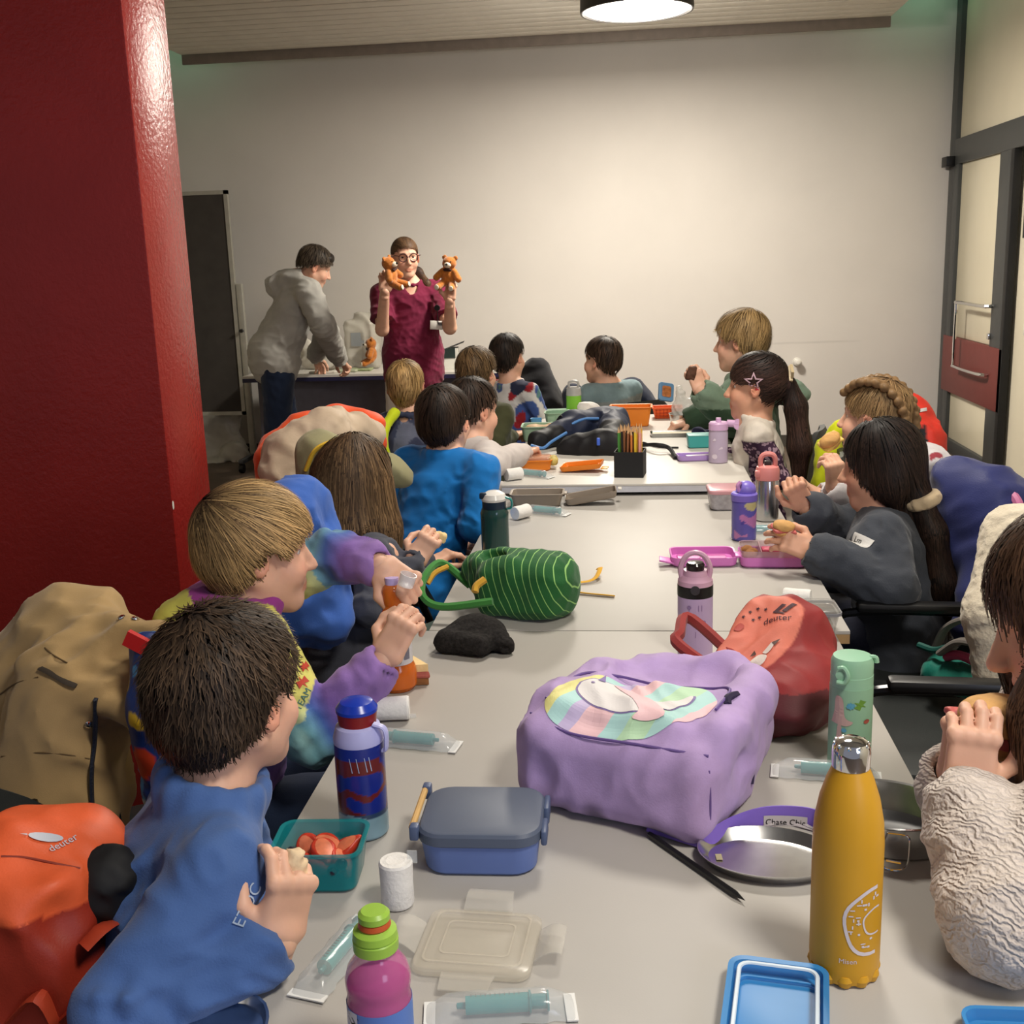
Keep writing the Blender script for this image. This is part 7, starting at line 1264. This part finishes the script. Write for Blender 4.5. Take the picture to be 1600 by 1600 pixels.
b = thing('teal_tub', 1094, 698, z3, 'small teal tub beside the pale lavender bottle', 'box', rz=.05); tub(.10, .07, .045, .008, .003, .94).build('tub', plastic('teal blue plastic', rgb(66, 166, 166), .4), b); slab(.10, .07, .006, .008, .002, .0445).build('lid', plastic('pale teal lid', rgb(136, 196, 192), .4), b)
S = SDF(.005); S.ell((0, 0, .02), (.030, .022, .020)); S.ell((.025, .0, .014), (.02, .02, .014)); S.disp = folds(8, 110, .006); o = S.obj('cloth_bundle', fabric('indigo cloth', rgb(52, 52, 96))); o.location = tuple(on(1092, 684, z3)); tag(o, 'small crumpled indigo cloth behind the teal tub', 'cloth')
b = thing('lavender_cover', 1086, 718, z3, 'lavender tub cover with white strip lying in front of the teal tub', 'cover', rz=.1); tray_lid(.13, .075, .02, .014, .004).build('tray', plastic('lavender cover plastic', rgb(176, 146, 210), .4), b); MB().box((.01, -.01, .016), (.045, .010, .003), R=rotz(.15), bev=.002).build('white_strip', plastic('white strip plastic', rgb(222, 214, 226), .4), b)
b = thing('lilac_bottle', 1122, 722, z3, 'pale lilac printed bottle with flipped open lid on the far table', 'bottle'); LB = plastic('pale lilac bottle', rgb(196, 180, 206), .35, alpha=.9)
bd = jar([('body', [(.0001, 0), (.031, 0), (.0335, .004), (.0335, .105), (.032, .112), (.033, .118), (.0001, .119)], LB), ('lid', [(.0001, .117), (.034, .117), (.034, .138), (.030, .144), (.0001, .145)], plastic('pale pink lilac', rgb(214, 176, 216), .35)), ('spout', [(.0001, .143), (.010, .143), (.009, .158), (.0001, .159)], MATS['pale pink lilac'])], b); MB().tube([(.030, 0, .138), (.070, 0, .136)], .013, 12).lathe([(.0001, -.014), (.020, -.014), (.022, 0), (.020, .012), (.0001, .012)], (.072, 0, .134), 18, R=rotx(PI/2)).build('flip_cap', MATS['pale pink lilac'], b)
printon(b, bd, [disc2(-.012, .025, .009), smooth2([(.0, .05), (.016, .052), (.012, .06)], 3), smooth2([(-.02, .08), (-.008, .082), (-.012, .09)], 3)], plastic('pale violet print', rgb(222, 210, 226), .5), 0)
b = thing('paper_napkin', 922, 652, z3, 'crumpled white paper napkin behind the navy bag', 'napkin'); S = SDF(.006); S.ell((0, 0, .03), (.045, .03, .03)); S.ell((-.03, 0, .045), (.02, .02, .02)); S.disp = folds(18, 80, .010); o = S.obj('paper', GAUZE); o.parent = b
# ---- things in hands
def hold(name, px, py, Y, label, cat, S, mat, colf=None): o = S.obj(name, mat, None, colf); o.location = tuple(at(px, py, Y)); return tag(o, label, cat)
S = SDF(.0025); S.ell((0, 0, 0), (.010, .008, .022)); S.ell((-.002, -.002, .012), (.008, .008, .012)); S.disp = folds(3, 260, .003); hold('bread_morsel', 463, 1364, 1.10, 'bitten bit of bread in the denim-topped child\'s fingers', 'bread', S, plain('bread crumb', rgb(222, 196, 160), .85, var=.15, vs=90, bump=.4))
S = SDF(.0025); S.box((0, 0, 0), (.020, .008, .012), rotz(.4)@roty(.4), .005); S.disp = folds(5, 220, .002); hold('bread_piece', 684, 838, 2.6, 'small piece of bread held by the brown-haired girl', 'bread', S, BR)
def roll(sx, sy, sz, R, vox=.003):
    S = SDF(vox); S.ell((0, 0, .4*sz), (sx, sy, sz*.75), None, .004); S.ell((0, 0, -.5*sz), (sx*.97, sy*.97, sz*.6), None, .004); S.disp = folds(6, 120, .0025); return S
bcol = plain('baked roll crust', rgb(206, 158, 96), .75, var=.18, vs=40, bump=.3); hamc = plain('pink ham slice', rgb(196, 96, 92), .5, var=.25, vs=60); chc = plain('yellow cheese', rgb(226, 190, 100), .5)
def sandwich(px, py, Y, s_, rot, label, filling=hamc):
    r = empty('sandwich', at(px, py, Y), label, 'sandwich'); r.rotation_euler = rot
    S = SDF(.003); S.ell((0, 0, .014*s_), V(.045, .034, .020)*s_); S.half((0, 0, .004*s_), (0, 0, -1), .003); S.disp = folds(6, 110, .0025); o = S.obj('top_bun', bcol); o.parent = r
    S = SDF(.003); S.ell((0, 0, -.010*s_), V(.044, .033, .016)*s_); S.half((0, 0, -.004*s_), (0, 0, 1), .003); S.disp = folds(7, 110, .0025); o = S.obj('bottom_bun', bcol); o.parent = r
    S = SDF(.003); S.box((0, 0, 0), V(.046, .035, .004)*s_, None, .003); S.disp = folds(8, 140, .003); o = S.obj('filling', filling); o.parent = r; return r
sandwich(1562, 1140, 1.335, 1.15, (.15, .1, .1), 'bread roll with cold cuts held up to the knit sweater girl\'s mouth'); sandwich(1396-98, 690, 3.2, .66, (.5, -.6, .3), 'pale sandwich held up by the girl with braids', chc); sandwich(1224, 826, 2.68, .58, (.3, .1, .2), 'small open bun with red topping held by the charcoal sweatshirt girl')
S = SDF(.004); S.box((0, 0, 0), (.016, .010, .026), roty(.2), .006); S.disp = folds(5, 150, .004); hold('brown_snack', 1080, 583, 4.36, 'brown cake bar held up by the child in green', 'snack', S, plain('dark cake', rgb(84, 52, 34), .8, var=.3, vs=80))
cloth('yellow_vest', 'neon yellow vest hung on the chair behind the girl with braids\' sandwich', 'vest', fabric('neon yellow cloth', rgb(218, 226, 40)), lambda S: (S.cone(at(1312, 668, 4.1), at(1292, 700, 4.08), .026, .034, .02), S.cone(at(1292, 700, 4.08), at(1288, 760, 4.06), .034, .045, .02), S.cone(at(1300, 690, 4.12), at(1315, 760, 4.12), .03, .05, .02)), fold=.006, ff=60, seed=31)
# ---- teddy bears
TED = plain('golden plush', rgb(186, 110, 36), .95, var=.25, vs=60, bump=.8, bs=300, sheen=.4); TEDW = plain('cream plush', rgb(226, 214, 196), .95, var=.06, bump=.5, bs=300)
def teddy(loc, R, label, sc=.86):
    r = empty('teddy_bear', loc, label, 'teddy bear'); r.scale = (sc, sc, sc); q = lambda x, y, z: R@V(x, y, z)
    S = SDF(.005); S.ell(q(0, 0, 0), (.050, .042, .062), R, .02); S.ell(q(0, .004, .090), (.050, .046, .046), R, .02)
    for s_ in (-1, 1): S.ell(q(s_*.040, -.002, .128), (.018, .010, .018), R, .008); S.cone(q(s_*.042, .010, .035), q(s_*.080, .028, -.012), .022, .024, .012); S.cone(q(s_*.030, .012, -.045), q(s_*.050, .075, -.075), .026, .024, .012)
    fz = wavy(5, 300); S.disp = lambda P: .0015*fz(P); o = S.obj('body', TED); o.parent = r
    S = SDF(.004); S.ell(q(0, .046, .078), (.026, .022, .020), R); o = S.obj('muzzle', TEDW); o.parent = r
    for s_ in (-1, 1): S = SDF(.004); S.ell(q(s_*.052, .098, -.076), (.018, .006, .020), R); o = S.obj('foot_pad', TEDW); o.parent = r
    for nm, p, rr in (('nose', (0, .068, .084), .008), ('eye', (-.020, .044, .102), .005), ('eye', (.020, .044, .102), .005)): S = SDF(.0025); S.ell(q(*p), rr); o = S.obj(nm, plastic('black bead', rgb(14, 12, 12), .2)); o.parent = r
    S = SDF(.004); S.ell(q(-.016, .042, .046), (.016, .008, .011), R); S.ell(q(.016, .042, .046), (.016, .008, .011), R); o = S.obj('bow_tie', fabric('brown bow', rgb(58, 34, 28))); o.parent = r; return r
teddy(at(701, 432, 6.84), frame((-.15, -1, .0), (.12, 0, 1)), 'teddy bear facing the room in the scrubs woman\'s raised left hand'); teddy(at(611, 432, 6.76), frame((.95, -.30, .1), (-.55, 0, .85)), 'teddy bear in profile held in the scrubs woman\'s right hand, by her face')
teddy(on(578, 579, .735)+V(0, 0.1, .11), frame((-.9, -.3, 0)), 'teddy bear sitting on the desk half hidden by the scrubs woman')
# ---- desk clutter
zd = .731
b = thing('white_carton', 700, 578, zd, 'open white carton with dark inside standing on the desk', 'carton', rz=.1); b.location.y = 8.15; b.location.x = at(700, 570, 8.15)[0]
MB().loft([rrect(.16, .14, .002, 0, 1), rrect(.16, .14, .002, .15, 1), rrect(.155, .135, .002, .15, 1), rrect(.155, .135, .002, .01, 1)]).build('carton', plastic('white card', rgb(206, 204, 196), .6), b, 20); MB().box((0, -.072, .115), (.06, .003, .035)).build('dark_opening', plastic('dark carton inside', rgb(24, 40, 36), .6), b); MB().box((.02, .0, .152), (.11, .07, .002), R=roty(-.35)).build('flap', plastic('black card', rgb(30, 30, 30), .6), b)  # dark panel stands for the shade inside the open carton
b = thing('tall_bag', 565, 560, zd, 'tall translucent white plastic bag standing on the desk', 'bag'); b.location.y = 8.3; b.location.x = at(568, 560, 8.3)[0]; S = SDF(.012); S.box((0, 0, .18), (.12, .06, .18), None, .04); S.ell((.02, 0, .36), (.08, .04, .06)); S.disp = folds(12, 30, .014); o = S.obj('film', clear('milky film', rgb(206, 202, 190), .6, .3)); o.parent = b; MB().box((-.02, -.066, .22), (.05, .003, .05)).build('label', plastic('grey label', rgb(150, 156, 160), .6), b)
b = thing('white_bag', 480, 560, zd, 'crumpled white paper bag on the desk behind the man\'s arm', 'bag'); b.location.y = 8.35; b.location.x = at(500, 560, 8.35)[0]; S = SDF(.012); S.ell((0, 0, .09), (.14, .07, .10)); S.ell((-.1, 0, .12), (.05, .05, .10)); S.disp = folds(14, 34, .016); o = S.obj('paper', plain('white paper bag', rgb(206, 202, 192), .7)); o.parent = b
for i, (px, py, w_, d_, c, l) in enumerate(((505, 577, .10, .05, (200, 196, 186), 'white folded cloth on the desk under the man\'s hands'), (540, 580, .09, .05, (170, 176, 150), 'pale green sheet on the desk beside the man\'s fist'), (565, 579, .08, .05, (150, 160, 120), 'sage green sheet on the desk near the woman'), (525, 575, .06, .03, (120, 112, 100), 'grey brown sheet at the back of the desk'))):
    S = SDF(.008); S.box((0, 0, .008), (w_, d_, .008), None, .006); S.disp = folds(i+4, 60, .004); o = S.obj('cloth_sheet', fabric('desk cloth %d' % i, rgb(*c))); p = at(px, py, 8.02+.06*i); o.location = (p[0], p[1], zd); tag(o, l, 'cloth')
b = empty('blue_crate', (at(520, 640, 8.2)[0], 8.2, 0), 'box with blue and orange contents under the desk', 'crate'); tub(.30, .22, .20, .01, .005, .95).build('tub', plastic('dark grey tub', rgb(58, 58, 64), .6), b); S = SDF(.012); S.ell((-.05, 0, .20), (.09, .08, .06)); S.disp = folds(2, 50, .012); o = S.obj('orange_bundle', fabric('tan orange bundle', rgb(150, 104, 66))); o.parent = b; MB().box((.02, 0, .24), (.12, .06, .006), R=roty(.35)).box((.10, .02, .26), (.01, .07, .06), R=roty(.3)).build('blue_folder', plastic('blue folder', rgb(52, 92, 150), .5), b)

# ---- small pieces that belong to a part hang under that part
NEST = {'lid': ('latch', 'button', 'loop', 'carry_loop', 'carry_tab', 'spout', 'flip_cap', 'straw_cover', 'hinge', 'lid_pad', 'seal_rim'), 'cap': ('cap_ring', 'cap_flute'), 'label': ('print', 'deposit_mark'), 'name_badge': ('badge_photo', 'badge_stripe'), 'name_sticker': ('name_writing', 'sticker_writing'), 'strap': ('strap_label', 'strap_lettering', 'strap_knot'), 'pocket_print': ('creature_outline', 'creature_print', 'mane_print', 'horn_print'), 'barrel': ('scale_marks',), 'hair': ('scrunchie', 'hair_bow', 'star_clip', 'braid'), 'animal_print': ('animal_spots',), 'shirt': ('name_sticker', 'lettering', 'red_print', 'teal_lettering')}
stem = lambda o: o.name.split('.')[0]
for root in [o for o in COL.objects if o.parent is None and o.type == 'EMPTY']:
    kids = list(root.children)
    for k in kids:
        for host in kids:
            if host is not k and k.parent is root and stem(k) in NEST.get(stem(host), ()) and stem(k) != 'name_sticker':
                k.parent = host; k.matrix_parent_inverse = host.matrix_basis.inverted(); break
